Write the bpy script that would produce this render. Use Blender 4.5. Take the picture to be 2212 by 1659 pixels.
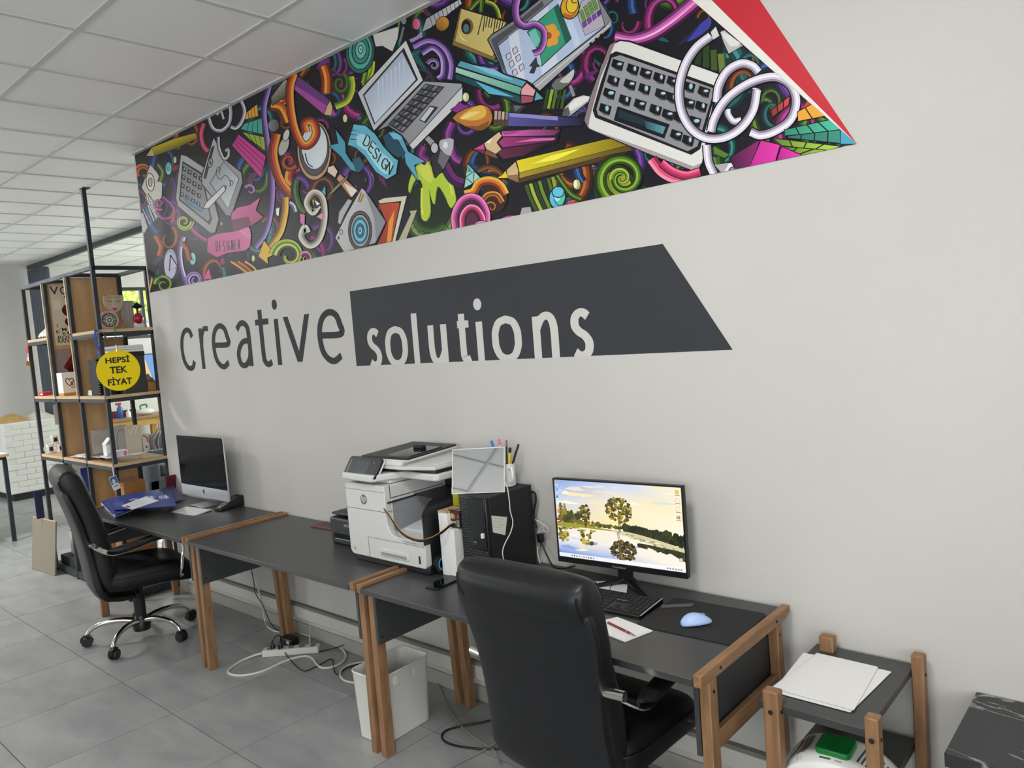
import bpy, bmesh, math, random
from mathutils import Vector, Matrix
from mathutils.geometry import tessellate_polygon
random.seed(7)
for o in list(bpy.data.objects): bpy.data.objects.remove(o)
SC = bpy.context.scene
COL = SC.collection
PI = math.pi

# ------------------------------------------------------------------ camera
F_PX, CX, CY = 1655.4185, 1106.0, 829.5
CAM = Vector((0.0, -2.495, 1.773))
RIGHT = Vector((0.7442, 0.6634, -0.0779)).normalized()
FWD = Vector((-0.6679, 0.7409, -0.0708)); FWD = (FWD - RIGHT*FWD.dot(RIGHT)).normalized()
UP = RIGHT.cross(FWD)
cd = bpy.data.cameras.new('camera'); cam = bpy.data.objects.new('camera', cd); COL.objects.link(cam)
cam.matrix_world = Matrix(((RIGHT.x, UP.x, -FWD.x, CAM.x), (RIGHT.y, UP.y, -FWD.y, CAM.y), (RIGHT.z, UP.z, -FWD.z, CAM.z), (0, 0, 0, 1)))
cd.sensor_width = 36.0; cd.sensor_fit = 'HORIZONTAL'; cd.lens = F_PX/2212*36; cd.clip_start = 0.05; cd.clip_end = 200
SC.camera = cam
SC.view_settings.view_transform = 'Standard'; SC.view_settings.look = 'None'
SC.view_settings.gamma = 1.0; SC.view_settings.use_curve_mapping = False
SC.view_settings.exposure = 0.05

# ------------------------------------------------------------------ world and large lights
w = bpy.data.worlds.new('world'); SC.world = w; w.use_nodes = True
bgn = w.node_tree.nodes['Background']; bgn.inputs[0].default_value = (0.92, 0.96, 1.0, 1); bgn.inputs[1].default_value = 5.0

def area(name, loc, target, sx, sy, power, color=(1, 1, 1)):
    l = bpy.data.lights.new(name, 'AREA'); l.shape = 'RECTANGLE'; l.size = sx; l.size_y = sy; l.energy = power; l.color = color
    o = bpy.data.objects.new(name, l); COL.objects.link(o); o.location = loc
    o.rotation_euler = (Vector(target)-Vector(loc)).to_track_quat('-Z', 'Y').to_euler()
    return o
LIGHTS = [
    ('daylight_storefront', (0.75, -6.85, 1.95), (0.75, 0, 1.95), 4.2, 1.9, 62, (1.0, 0.985, 0.97)),
    ('daylight_entrance', (-10.6, -6.85, 1.5), (-10.6, 0, 1.6), 3.6, 2.4, 95, (0.95, 0.985, 1.0)),
    ('daylight_rear_window', (-9.6, 4.55, 1.9), (-9.4, 0, 1.5), 4.6, 1.7, 95, (0.97, 1.0, 0.86)),
    ('added_side_fill', (3.08, -4.0, 1.9), (0, -4.0, 1.9), 3.4, 1.9, 45, (1.0, 0.985, 0.97)),  # added unseen source, brightens surfaces turned towards the right wall
]
for a in LIGHTS: area(*a)

# ------------------------------------------------------------------ helpers
def lin(c):
    if isinstance(c, str):
        c = c.lstrip('#'); c = [int(c[i:i+2], 16)/255 for i in (0, 2, 4)]
    return tuple(((v/12.92) if v <= 0.04045 else ((v+0.055)/1.055)**2.4) for v in c[:3]) + (1.0,)

def ray(px, py):
    return RIGHT*(px-CX) + FWD*F_PX - UP*(py-CY)
def onY(px, py, y=0.0):
    d = ray(px, py); return CAM + d*((y-CAM.y)/d.y)
def onZ(px, py, z=0.0):
    d = ray(px, py); return CAM + d*((z-CAM.z)/d.z)
def onX(px, py, x=0.0):
    d = ray(px, py); return CAM + d*((x-CAM.x)/d.x)

MATS = {}
def mat(name, col, rough=0.5, metal=0.0, noise=0.0, nscale=20.0, bump=0.0, bscale=200.0, spec=0.5, emit=0.0, coat=0.0, alpha=1.0, trans=0.0, col2=None, stretch=None):
    m = bpy.data.materials.new(name); m.use_nodes = True; nt = m.node_tree; b = nt.nodes['Principled BSDF']
    c = lin(col)
    b.inputs['Base Color'].default_value = c; b.inputs['Roughness'].default_value = rough; b.inputs['Metallic'].default_value = metal
    b.inputs['Specular IOR Level'].default_value = spec; b.inputs['Coat Weight'].default_value = coat
    b.inputs['Alpha'].default_value = alpha; b.inputs['Transmission Weight'].default_value = trans
    if emit: b.inputs['Emission Color'].default_value = c; b.inputs['Emission Strength'].default_value = emit
    tc = nt.nodes.new('ShaderNodeTexCoord'); vec = tc.outputs['Object']
    if stretch:
        mp = nt.nodes.new('ShaderNodeMapping'); mp.inputs['Scale'].default_value = stretch; nt.links.new(vec, mp.inputs[0]); vec = mp.outputs[0]
    if noise or col2:
        n = nt.nodes.new('ShaderNodeTexNoise'); n.inputs['Scale'].default_value = nscale; n.inputs['Detail'].default_value = 5
        nt.links.new(vec, n.inputs['Vector'])
        r = nt.nodes.new('ShaderNodeValToRGB'); r.color_ramp.elements[0].position = 0.32; r.color_ramp.elements[1].position = 0.68
        if col2: ca, cb = lin(col2), c
        else: ca = tuple(max(0, v*(1-noise)) for v in c[:3])+(1,); cb = tuple(min(1, v*(1+noise)) for v in c[:3])+(1,)
        r.color_ramp.elements[0].color = ca; r.color_ramp.elements[1].color = cb
        nt.links.new(n.outputs['Fac'], r.inputs[0]); nt.links.new(r.outputs[0], b.inputs['Base Color'])
    if bump:
        n2 = nt.nodes.new('ShaderNodeTexNoise'); n2.inputs['Scale'].default_value = bscale; n2.inputs['Detail'].default_value = 3
        nt.links.new(tc.outputs['Object'], n2.inputs['Vector'])
        bm_ = nt.nodes.new('ShaderNodeBump'); bm_.inputs['Strength'].default_value = bump; bm_.inputs['Distance'].default_value = 0.002
        nt.links.new(n2.outputs['Fac'], bm_.inputs['Height']); nt.links.new(bm_.outputs[0], b.inputs['Normal'])
    MATS[name] = m
    return m
def vcol_mat(name, rough=0.5, emit=0.0, bump=0.0, spec=0.5):
    m = bpy.data.materials.new(name); m.use_nodes = True; nt = m.node_tree; b = nt.nodes['Principled BSDF']
    at = nt.nodes.new('ShaderNodeAttribute'); at.attribute_name = 'col'
    b.inputs['Roughness'].default_value = rough; b.inputs['Specular IOR Level'].default_value = spec
    if emit:
        b.inputs['Base Color'].default_value = (0.02, 0.02, 0.02, 1)
        nt.links.new(at.outputs['Color'], b.inputs['Emission Color']); b.inputs['Emission Strength'].default_value = emit
    else: nt.links.new(at.outputs['Color'], b.inputs['Base Color'])
    if bump:
        tc = nt.nodes.new('ShaderNodeTexCoord'); n2 = nt.nodes.new('ShaderNodeTexNoise'); n2.inputs['Scale'].default_value = 60; n2.inputs['Detail'].default_value = 4
        nt.links.new(tc.outputs['Object'], n2.inputs['Vector'])
        bm_ = nt.nodes.new('ShaderNodeBump'); bm_.inputs['Strength'].default_value = bump; bm_.inputs['Distance'].default_value = 0.003
        nt.links.new(n2.outputs['Fac'], bm_.inputs['Height']); nt.links.new(bm_.outputs[0], b.inputs['Normal'])
    MATS[name] = m
    return m

class MB:
    """collects shapes into one bmesh"""
    def __init__(s): s.bm = bmesh.new()
    def box(s, a, b, M=None):
        x0, y0, z0 = a; x1, y1, z1 = b
        v = [s.bm.verts.new(p) for p in ((x0,y0,z0),(x1,y0,z0),(x1,y1,z0),(x0,y1,z0),(x0,y0,z1),(x1,y0,z1),(x1,y1,z1),(x0,y1,z1))]
        for f in ((3,2,1,0),(4,5,6,7),(0,1,5,4),(1,2,6,5),(2,3,7,6),(3,0,4,7)): s.bm.faces.new([v[i] for i in f])
        if M is not None: bmesh.ops.transform(s.bm, matrix=M, verts=v)
        return s
    def hexa(s, p):   # 8 points: bottom 4, top 4
        v = [s.bm.verts.new(q) for q in p]
        for f in ((3,2,1,0),(4,5,6,7),(0,1,5,4),(1,2,6,5),(2,3,7,6),(3,0,4,7)): s.bm.faces.new([v[i] for i in f])
        return s
    def prism(s, pts, axis, a, b):
        """polygon pts (2D) extruded along axis from a to b"""
        def mk(p, t):
            return {'x': (t, p[0], p[1]), 'y': (p[0], t, p[1]), 'z': (p[0], p[1], t)}[axis]
        v0 = [s.bm.verts.new(mk(p, a)) for p in pts]; v1 = [s.bm.verts.new(mk(p, b)) for p in pts]
        s.bm.faces.new(v0[::-1]); s.bm.faces.new(v1); n = len(pts)
        for i in range(n): s.bm.faces.new((v0[i], v0[(i+1) % n], v1[(i+1) % n], v1[i]))
        return s
    def loft(s, rings, cap=True, closed=True):
        R = [[s.bm.verts.new(p) for p in r] for r in rings]; n = len(R[0])
        for a, b in zip(R, R[1:]):
            for i in range(n if closed else n-1):
                s.bm.faces.new((a[i], a[(i+1) % n], b[(i+1) % n], b[i]))
        if cap and closed:
            s.bm.faces.new(R[0][::-1]); s.bm.faces.new(R[-1])
        return s
    def tube(s, path, r, n=8, cap=True, flat=None):
        """round (or flat: (w,h)) tube along a path"""
        P = [Vector(p) for p in path]; rings = []; up = Vector((0, 0, 1))
        prevx = None
        for i, p in enumerate(P):
            t = (P[min(i+1, len(P)-1)] - P[max(i-1, 0)])
            if t.length < 1e-9: t = Vector((0, 0, 1))
            t.normalize()
            if prevx is None:
                x = t.cross(up)
                if x.length < 1e-3: x = t.cross(Vector((1, 0, 0)))
            else: x = prevx - t*prevx.dot(t)
            if x.length < 1e-6: x = t.orthogonal()
            x.normalize(); y = x.cross(t); prevx = x
            rr = r[i] if isinstance(r, (list, tuple)) else r
            if flat:
                w_, h_ = flat; ring = [p + x*a*w_/2 + y*b*h_/2 for a, b in ((-1,-1),(1,-1),(1,1),(-1,1))]
            else: ring = [p + x*(math.cos(2*PI*k/n)*rr) + y*(math.sin(2*PI*k/n)*rr) for k in range(n)]
            rings.append(ring)
        return s.loft(rings, cap)
    def lathe(s, prof, c=(0, 0, 0), n=24, M=None):
        rings = []
        for r, z in prof:
            rings.append([Vector((c[0]+r*math.cos(2*PI*k/n), c[1]+r*math.sin(2*PI*k/n), c[2]+z)) for k in range(n)])
        if M is not None: rings = [[M @ p for p in r] for r in rings]
        return s.loft(rings, True)
    def face(s, pts):
        s.bm.faces.new([s.bm.verts.new(p) for p in pts]); return s
    def grid(s, fn, nu, nv, thick=None):
        V = [[s.bm.verts.new(fn(i/nu, j/nv)) for j in range(nv+1)] for i in range(nu+1)]
        for i in range(nu):
            for j in range(nv): s.bm.faces.new((V[i][j], V[i+1][j], V[i+1][j+1], V[i][j+1]))
        return s
    def sphere(s, c, r, u=16, v=10):
        m = Matrix.Translation(c) @ (Matrix.Diagonal((r[0], r[1], r[2], 1)) if isinstance(r, (tuple, list)) else Matrix.Scale(r, 4))
        bmesh.ops.create_uvsphere(s.bm, u_segments=u, v_segments=v, radius=1, matrix=m); return s
    def xf(s, M): bmesh.ops.transform(s.bm, matrix=M, verts=s.bm.verts[:]); return s
    def build(s, name, m, parent=None, bevel=0, seg=2, sharp=38, sub=0, solid=0, loc=None, rz=None, kind=None, recalc=True):
        if recalc: bmesh.ops.recalc_face_normals(s.bm, faces=s.bm.faces[:])
        lim = math.radians(sharp)
        for f in s.bm.faces: f.smooth = True
        for e in s.bm.edges:
            if len(e.link_faces) == 2 and e.calc_face_angle(0) > lim: e.smooth = False
        me = bpy.data.meshes.new(name); s.bm.to_mesh(me); s.bm.free()
        if m is not None:
            me.materials.append(MATS[m] if isinstance(m, str) else m)
        o = bpy.data.objects.new(name, me); COL.objects.link(o)
        if parent is not None: o.parent = parent
        if loc is not None: o.location = loc
        if rz is not None: o.rotation_euler = (0, 0, rz)
        if solid:
            md = o.modifiers.new('solid', 'SOLIDIFY'); md.thickness = solid; md.offset = 0
        if sub:
            md = o.modifiers.new('sub', 'SUBSURF'); md.levels = sub; md.render_levels = sub
        if bevel:
            md = o.modifiers.new('bevel', 'BEVEL'); md.width = bevel; md.segments = seg; md.limit_method = 'ANGLE'; md.angle_limit = math.radians(40); md.harden_normals = False
        if kind: o['kind'] = kind
        return o
def tag(o, label, cat, group=None, kind=None):
    o['label'] = label; o['category'] = cat
    if group: o['group'] = group
    if kind: o['kind'] = kind
    return o
def thing(name, label, cat, loc=(0, 0, 0), rz=0.0, group=None, rot=None):
    o = bpy.data.objects.new(name, None); COL.objects.link(o); o.location = loc; o.rotation_euler = rot or (0, 0, rz); o.empty_display_size = 0.05
    return tag(o, label, cat, group)
def struct(o): o['kind'] = 'structure'; return o
def dup_tree(o, parent=None):
    c = o.copy(); COL.objects.link(c); c.parent = parent
    for ch in list(o.children): dup_tree(ch, c)
    return c
def smooth_path(pts, n=8, closed=False):
    P = [Vector(p) for p in pts]; out = []; N = len(P)
    rng = range(N if closed else N-1)
    for i in rng:
        p1 = P[i]; p2 = P[(i+1) % N]
        p0 = P[(i-1) % N] if (closed or i > 0) else p1*2-p2
        p3 = P[(i+2) % N] if (closed or i+2 < N) else p2*2-p1
        for k in range(n):
            t = k/n; t2 = t*t; t3 = t2*t
            out.append(0.5*((2*p1)+(p2-p0)*t+(2*p0-5*p1+4*p2-p3)*t2+(3*p1-p0-3*p2+p3)*t3))
    if not closed: out.append(P[-1])
    return out
def rrect(x0, z0, x1, z1, r, n=4):
    if not isinstance(r, (tuple, list)): r = (r,)*4      # bl, br, tr, tl
    out = []
    for (cx, cz, a0, rr) in ((x0+r[0], z0+r[0], PI, r[0]), (x1-r[1], z0+r[1], 1.5*PI, r[1]), (x1-r[2], z1-r[2], 0, r[2]), (x0+r[3], z1-r[3], .5*PI, r[3])):
        for k in range(n+1):
            a = a0 + .5*PI*k/n; out.append((cx+rr*math.cos(a), cz+rr*math.sin(a)))
    return out
def bake(o, apply=True):
    """turn modifiers into mesh data so copies share it"""
    dg = bpy.context.evaluated_depsgraph_get(); dg.update()
    me = bpy.data.meshes.new_from_object(o.evaluated_get(dg)); o.modifiers.clear(); o.data = me; return o
def text_bm(body, size=1.0, extrude=0.0, align='LEFT', shear=0.0, offset=0.0, spacing=1.0):
    cu = bpy.data.curves.new('txt', 'FONT'); cu.body = body; cu.size = size; cu.extrude = extrude; cu.align_x = align; cu.shear = shear; cu.offset = offset; cu.space_character = spacing; cu.resolution_u = 5
    o = bpy.data.objects.new('txt', cu); COL.objects.link(o)
    dg = bpy.context.evaluated_depsgraph_get(); me = bpy.data.meshes.new_from_object(o.evaluated_get(dg))
    bm = bmesh.new(); bm.from_mesh(me); bpy.data.objects.remove(o); bpy.data.curves.remove(cu); bpy.data.meshes.remove(me)
    return bm
def text_obj(name, body, m, parent, fit, fn, offset=0.0, spacing=1.0):
    """flat lettering: text is fitted into the unit rectangle fit=(u0,v0,u1,v1), then fn(u,v) places each vertex"""
    bm = text_bm(body, offset=offset, spacing=spacing)
    xs = [v.co.x for v in bm.verts]; ys = [v.co.y for v in bm.verts]
    x0, x1, y0, y1 = min(xs), max(xs), min(ys), max(ys)
    for v in bm.verts:
        v.co = fn(fit[0]+(v.co.x-x0)/(x1-x0)*(fit[2]-fit[0]), fit[1]+(v.co.y-y0)/(y1-y0)*(fit[3]-fit[1]))
    mb = MB(); mb.bm.free(); mb.bm = bm
    return mb.build(name, m, parent, recalc=False)

class Print:
    """flat printed artwork: coloured polygons laid in thin ink layers on a plane. px->plane by fn(x,y) -> (u,v); place(u,v,h) -> world/local point"""
    def __init__(s, fn, place, clip=None, dz=3e-5, base=1e-4):
        s.fn = fn; s.place = place; s.clip = clip; s.dz = dz; s.base = base
        s.V = []; s.F = []; s.C = []; s.boxes = []; s.view = (0, 0, 1)
    def T(s, p): return (s.view[0]+p[0]*s.view[2], s.view[1]+p[1]*s.view[2])
    def _clip(s, P):
        if not s.clip: return P
        n = len(s.clip)
        for i in range(n):
            a = s.clip[i]; b = s.clip[(i+1) % n]
            def side(p): return (b[0]-a[0])*(p[1]-a[1])-(b[1]-a[1])*(p[0]-a[0])
            out = []
            for j in range(len(P)):
                p = P[j]; q = P[(j+1) % len(P)]; sp = side(p); sq = side(q)
                if sp >= 0: out.append(p)
                if (sp >= 0) != (sq >= 0):
                    t = sp/(sp-sq); out.append(tuple(p[k]+(q[k]-p[k])*t for k in range(len(p))))
            P = out
            if len(P) < 3: return []
        return P
    def _layer(s, polys):
        us = [p[0] for P in polys for p in P]; vs = [p[1] for P in polys for p in P]
        bb = (min(us), min(vs), max(us), max(vs)); l = 0
        for (c, cl) in s.boxes:
            if c[0] < bb[2] and c[2] > bb[0] and c[1] < bb[3] and c[3] > bb[1] and cl >= l: l = cl+1
        s.boxes.append((bb, l)); return l
    def _emit(s, polys):      # polys: lists of (u,v,r,g,b)
        polys = [q for q in (s._clip(P) for P in polys) if len(q) >= 3]
        if not polys: return
        l = s._layer(polys); h = s.base + l*s.dz
        for P in polys:
            i0 = len(s.V)
            for p in P: s.V.append(s.place(p[0], p[1], h)); s.C.append((p[2], p[3], p[4], 1.0))
            if len(P) <= 4: s.F.append(list(range(i0, i0+len(P))))
            else:
                for tri in tessellate_polygon([[Vector((p[0], p[1], 0)) for p in P]]): s.F.append([i0+k for k in tri])
    def _pt(s, p, col):
        u, v = s.fn(*s.T(p)); return (u, v)+tuple(col[:3])
    def poly(s, pts, col, smooth=0, line=0, lc='#15151b', col2=None, ang=0.0, world=False):
        P = [tuple(p) for p in pts]
        if smooth: P = [(q.x, q.y) for q in smooth_path([(p[0], p[1], 0) for p in P], smooth, True)]
        if col is not None:
            c1 = lin(col); c2 = lin(col2) if col2 else None
            if c2:
                dx, dy = math.cos(ang), math.sin(ang); t = [p[0]*dx+p[1]*dy for p in P]; a, b = min(t), max(t)
                cs = [tuple(c1[k]+(c2[k]-c1[k])*((v-a)/(b-a+1e-9)) for k in range(3)) for v in t]
            else: cs = [c1]*len(P)
            s._emit([[s._pt(p, c) for p, c in zip(P, cs)]])
        if line: s.stroke(P+[P[0]], line, lc)
        return s
    def stroke(s, pts, wd, col, smooth=0, taper=None, col2=None):
        P = [Vector((p[0], p[1], 0)) for p in pts]
        if smooth: P = smooth_path(P, smooth)
        n = len(P); c1 = lin(col); c2 = lin(col2) if col2 else c1; L = []
        for i, p in enumerate(P):
            t = P[min(i+1, n-1)]-P[max(i-1, 0)]
            if t.length < 1e-9: t = Vector((1, 0, 0))
            t.normalize(); nn = Vector((-t.y, t.x, 0)); f = i/(n-1)
            ww = wd/2
            if taper: ww *= taper(f)
            c = tuple(c1[k]+(c2[k]-c1[k])*f for k in range(3)); L.append((p+nn*ww, p-nn*ww, c))
        s._emit([[s._pt((a[0].x, a[0].y), a[2]), s._pt((b[0].x, b[0].y), b[2]), s._pt((b[1].x, b[1].y), b[2]), s._pt((a[1].x, a[1].y), a[2])] for a, b in zip(L, L[1:])])
        return s
    def ell(s, c, rx, ry=None, col='#ffffff', rot=0, line=0, lc='#15151b', col2=None, ang=0, n=24):
        ry = ry or rx; ca, sa = math.cos(rot), math.sin(rot)
        pts = [(c[0]+rx*math.cos(2*PI*k/n)*ca-ry*math.sin(2*PI*k/n)*sa, c[1]+rx*math.cos(2*PI*k/n)*sa+ry*math.sin(2*PI*k/n)*ca) for k in range(n)]
        return s.poly(pts, col, 0, line, lc, col2, ang)
    def band(s, pts, wd, cols, edge=None, smooth=8, taper=None, lc='#15151b'):
        """thick ribbon with stripes: cols from one side to the other"""
        if edge: s.stroke(pts, wd+2*edge, lc, smooth, taper)
        P = smooth_path([(p[0], p[1], 0) for p in pts], smooth); n = len(P); m = len(cols)
        for k, cc in enumerate(cols):
            Q = []
            for i, p in enumerate(P):
                t = P[min(i+1, n-1)]-P[max(i-1, 0)]; t.normalize(); nn = Vector((-t.y, t.x, 0)); tw = taper(i/(n-1)) if taper else 1
                Q.append(p+nn*(wd*tw*((k+.5)/m-.5)))
            s.stroke([(q.x, q.y) for q in Q], wd/m*1.06, cc, 0, taper)
        return s
    def spiral(s, c, r0, r1, a0, turns, wd, cols, edge=0, sq=1.0, rot=0.0, n=36, tap=True):
        pts = []
        for k in range(n+1):
            f = k/n; a = a0+turns*2*PI*f; r = r0+(r1-r0)*f; x = r*math.cos(a)*sq; y = r*math.sin(a)
            pts.append((c[0]+x*math.cos(rot)-y*math.sin(rot), c[1]+x*math.sin(rot)+y*math.cos(rot)))
        tp = (lambda f: 1-.75*f) if tap else None
        return s.band(pts, wd, cols, edge, 1, tp)
    def build(s, name, m, parent=None):
        me = bpy.data.meshes.new(name); me.from_pydata([tuple(v) for v in s.V], [], s.F)
        at = me.color_attributes.new('col', 'FLOAT_COLOR', 'POINT')
        at.data.foreach_set('color', [x for c in s.C for x in c])
        me.materials.append(MATS[m] if isinstance(m, str) else m); me.update()
        o = bpy.data.objects.new(name, me); COL.objects.link(o)
        if parent is not None: o.parent = parent
        return o
# ------------------------------------------------------------------ materials
mat('wall_paint', '#c4c1bc', 0.75, noise=0.025, nscale=1.3, bump=0.05, bscale=400)
mat('wall_far', '#e2e1dc', 0.8, noise=0.03, nscale=2)
mat('grout', '#5a5a5a', 0.9)
mat('ceiling_tile', '#faf9f9', 0.42, noise=0.015, nscale=3, bump=0.04, bscale=300)
mat('ceiling_bar', '#d2d1ce', 0.4)
mat('skirting', '#a8a49c', 0.5, noise=0.05, nscale=6)
mat('white_plastic', '#d8d6d1', 0.42)
mat('trunk_white', '#cfccc5', 0.5)
mat('trunk_side', '#7f7a72', 0.6)
mat('desk_gray', '#393a3b', 0.35, noise=0.03, nscale=30, bump=0.03, bscale=500)
mat('panel_gray', '#38393b', 0.5)
mat('wood', '#977250', 0.5, col2='#7b593b', nscale=9, stretch=(6, 0.8, 6), bump=0.06, bscale=120)
mat('wood_v', '#977250', 0.5, col2='#7b593b', nscale=9, stretch=(6, 6, 0.8), bump=0.06, bscale=120)
mat('oak_panel', '#c6a276', 0.5, col2='#b28d60', nscale=5, stretch=(1.5, 3.0, 0.7), bump=0.03)
mat('oak_edge', '#cdb48f', 0.55, col2='#bda37c', nscale=12)
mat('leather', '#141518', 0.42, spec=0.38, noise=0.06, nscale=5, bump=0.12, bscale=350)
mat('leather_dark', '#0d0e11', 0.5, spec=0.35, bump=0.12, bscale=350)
mat('chrome', '#d5d3ce', 0.14, metal=1.0)
mat('black_plastic', '#111215', 0.4)
mat('black_matte', '#17181b', 0.65)
mat('black_gloss', '#0a0b0e', 0.08, spec=0.25)
mat('steel_black', '#2b2f35', 0.45, noise=0.1, nscale=20)
mat('steel_pale', '#59616b', 0.4, noise=0.25, nscale=8)
mat('bolt', '#1c1a19', 0.4)
mat('paper', '#e6e5e3', 0.7)
mat('paper2', '#d9dbe2', 0.7)
mat('silver', '#c3c7cb', 0.35, metal=0.35)
mat('foot_silver', '#a9adb0', 0.35, metal=0.6)
mat('key_white', '#e4e5e3', 0.5)
mat('yellow', '#ffe21c', 0.6, spec=0.15)
mat('ink', '#23241f', 0.6)
mat('logo_gray', '#383a3e', 0.6, spec=0.2)
mat('glass', '#eef4f2', 0.02, trans=1.0)
mat('curtain', '#596068', 0.85, noise=0.12, nscale=14, stretch=(8, 8, 0.3))
mat('brick_white', '#dadad4', 0.6, noise=0.04, nscale=3, bump=0.15, bscale=25)
mat('red_wall', '#c8343c', 0.6)
mat('mirror', '#bfc0bf', 0.015, metal=1.0)
mat('leaf', '#a9bd45', 0.6, noise=0.35, nscale=6)
mat('bark', '#4e4335', 0.8)
mat('house', '#e6e1e6', 0.8)
mat('cardboard', '#a5713f', 0.75, noise=0.08, nscale=6)
mat('lamp_diffuser', '#fffaf0', 0.5, emit=6.0)
vcol_mat('print', 0.42, bump=0.0)
vcol_mat('print_wall', 0.40, bump=0.10, spec=0.2)
vcol_mat('print_matte', 0.7, spec=0.2)
vcol_mat('screen', 0.25, emit=1.0)
# floor tile: cloudy concrete look, different on each tile
def floor_mat():
    m = bpy.data.materials.new('floor_tile'); m.use_nodes = True; nt = m.node_tree; b = nt.nodes['Principled BSDF']
    tc = nt.nodes.new('ShaderNodeTexCoord'); oi = nt.nodes.new('ShaderNodeObjectInfo')
    ad = nt.nodes.new('ShaderNodeVectorMath'); ad.operation = 'ADD'; mu = nt.nodes.new('ShaderNodeMath'); mu.operation = 'MULTIPLY'; mu.inputs[1].default_value = 37.0
    nt.links.new(oi.outputs['Random'], mu.inputs[0]); nt.links.new(tc.outputs['Object'], ad.inputs[0]); nt.links.new(mu.outputs[0], ad.inputs[1])
    mp = nt.nodes.new('ShaderNodeMapping'); mp.inputs['Scale'].default_value = (1.0, 2.2, 1.0); nt.links.new(ad.outputs[0], mp.inputs[0])
    n = nt.nodes.new('ShaderNodeTexNoise'); n.inputs['Scale'].default_value = 2.6; n.inputs['Detail'].default_value = 7; n.inputs['Roughness'].default_value = 0.6; n.inputs['Distortion'].default_value = 0.4
    nt.links.new(mp.outputs[0], n.inputs['Vector'])
    r = nt.nodes.new('ShaderNodeValToRGB'); e = r.color_ramp.elements
    e[0].position = 0.28; e[0].color = lin('#868889'); e[1].position = 0.72; e[1].color = lin('#a5a6a4')
    nt.links.new(n.outputs['Fac'], r.inputs[0]); nt.links.new(r.outputs[0], b.inputs['Base Color'])
    b.inputs['Roughness'].default_value = 0.36
    MATS['floor_tile'] = m
floor_mat()

# ------------------------------------------------------------------ room shell
XL, XR, YF, YB, ZC = -12.8, 3.2, -7.0, 4.6, 3.257
WX = -5.79
fl = struct(MB().box((XL-.2, YF-.2, -0.12), (XR+.2, YB+.2, -0.003)).build('floor', 'grout'))
TX, TY, TS = -3.205, -0.335, 0.624
tile_me = None; rest = MB(); gap = 0.0022
def tile_box(mb, x, y, h): mb.box((x+gap, y+gap, -0.0028), (x+TS-gap, y+TS-gap, h))
for i in range(-16, 11):
    for j in range(-11, 9):
        x = TX+i*TS; y = TY+j*TS
        if x+TS < XL or x > XR or y+TS < YF or y > YB: continue
        if x > WX and y > 0: continue
        vis = (x < 0.2 and -3.0 < y < 0) or (x < -5.9 and 0 <= y+.4 < 3.0)
        if vis:
            if tile_me is None:
                mb = MB(); mb.box((gap, gap, -0.0028), (TS-gap, TS-gap, 0)); o = mb.build('floor_tile', 'floor_tile', fl); tile_me = o.data
            else:
                o = bpy.data.objects.new('floor_tile', tile_me); COL.objects.link(o); o.parent = fl
            o.location = (x, y, 0.0004*random.random())
        else: tile_box(rest, x, y, 0)
rest.build('outlying_floor_tiles', 'floor_tile', fl, kind='stuff')

wb = MB(); wb.box((WX, 0, 0), (XR, 0.18, ZC+.04)); struct(wb.build('wall_back', 'wall_paint'))
def wall_open(name, m, axis, pos, thick, lo, hi, z1, ops):
    """wall slab with rectangular openings ops=(a,b,z0,z1)"""
    mb = MB(); ops = sorted(ops); cur = lo
    def bx(a, b, c, d):
        if b-a < 1e-4 or d-c < 1e-4: return
        if axis == 'x': mb.box((pos, a, c), (pos+thick, b, d))
        else: mb.box((a, pos, c), (b, pos+thick, d))
    for (a, b, c, d) in ops:
        bx(cur, a, 0, z1); bx(a, b, 0, c); bx(a, b, d, z1); cur = b
    bx(cur, hi, 0, z1); return struct(mb.build(name, m))
wall_open('wall_left', 'wall_far', 'x', XL-.18, .18, YF, YB, ZC+.04, [(1.75, 4.1, 2.1, 2.93)])
wall_open('wall_front', 'wall_paint', 'y', YF-.18, .18, XL, XR, ZC+.04, [(-1.5, 3.0, .9, 2.95), (-12.5, -8.7, .25, 2.75)])
wall_open('wall_rear', 'wall_paint', 'y', YB, .18, XL, XR, ZC+.04, [(-12.0, -7.2, 1.0, 2.8)])
wall_open('wall_right', 'wall_paint', 'x', XR, .18, YF, YB, ZC+.04, [(-5.8, -2.2, .9, 2.95)])  # opening added for the side fill light
def window(name, axis, pos, a, b, c, d, nv):
    fr = MB(); t = 0.05
    def bx(mb, p0, p1, q0, q1, w0=-.03, w1=.03):
        if axis == 'x': mb.box((pos+w0, p0, q0), (pos+w1, p1, q1))
        else: mb.box((p0, pos+w0, q0), (p1, pos+w1, q1))
    bx(fr, a, b, c, c+t); bx(fr, a, b, d-t, d); bx(fr, a, a+t, c+t, d-t); bx(fr, b-t, b, c+t, d-t)
    for k in range(1, nv):
        x = a+(b-a)*k/nv; bx(fr, x-t/2, x+t/2, c+t, d-t)
    f = struct(fr.build(name, 'steel_black'))
    for k in range(nv):
        x0 = a+(b-a)*k/nv+t/2; x1 = a+(b-a)*(k+1)/nv-t/2; g = MB(); bx(g, x0, x1, c+t, d-t, -.003, .003); g.build('pane', 'glass', f)
window('window_1', 'x', XL-.09, 1.75, 4.1, 2.1, 2.93, 2)
window('window_2', 'y', YF-.09, -1.5, 3.0, .9, 2.95, 4)
window('window_3', 'y', YF-.09, -12.5, -8.7, .25, 2.75, 3)
window('added_side_window', 'x', XR+.09, -5.8, -2.2, .9, 2.95, 3)  # unseen window, added to go with the side fill
window('window_4', 'y', YB+.09, -12.0, -7.2, 1.0, 2.8, 3)

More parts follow.
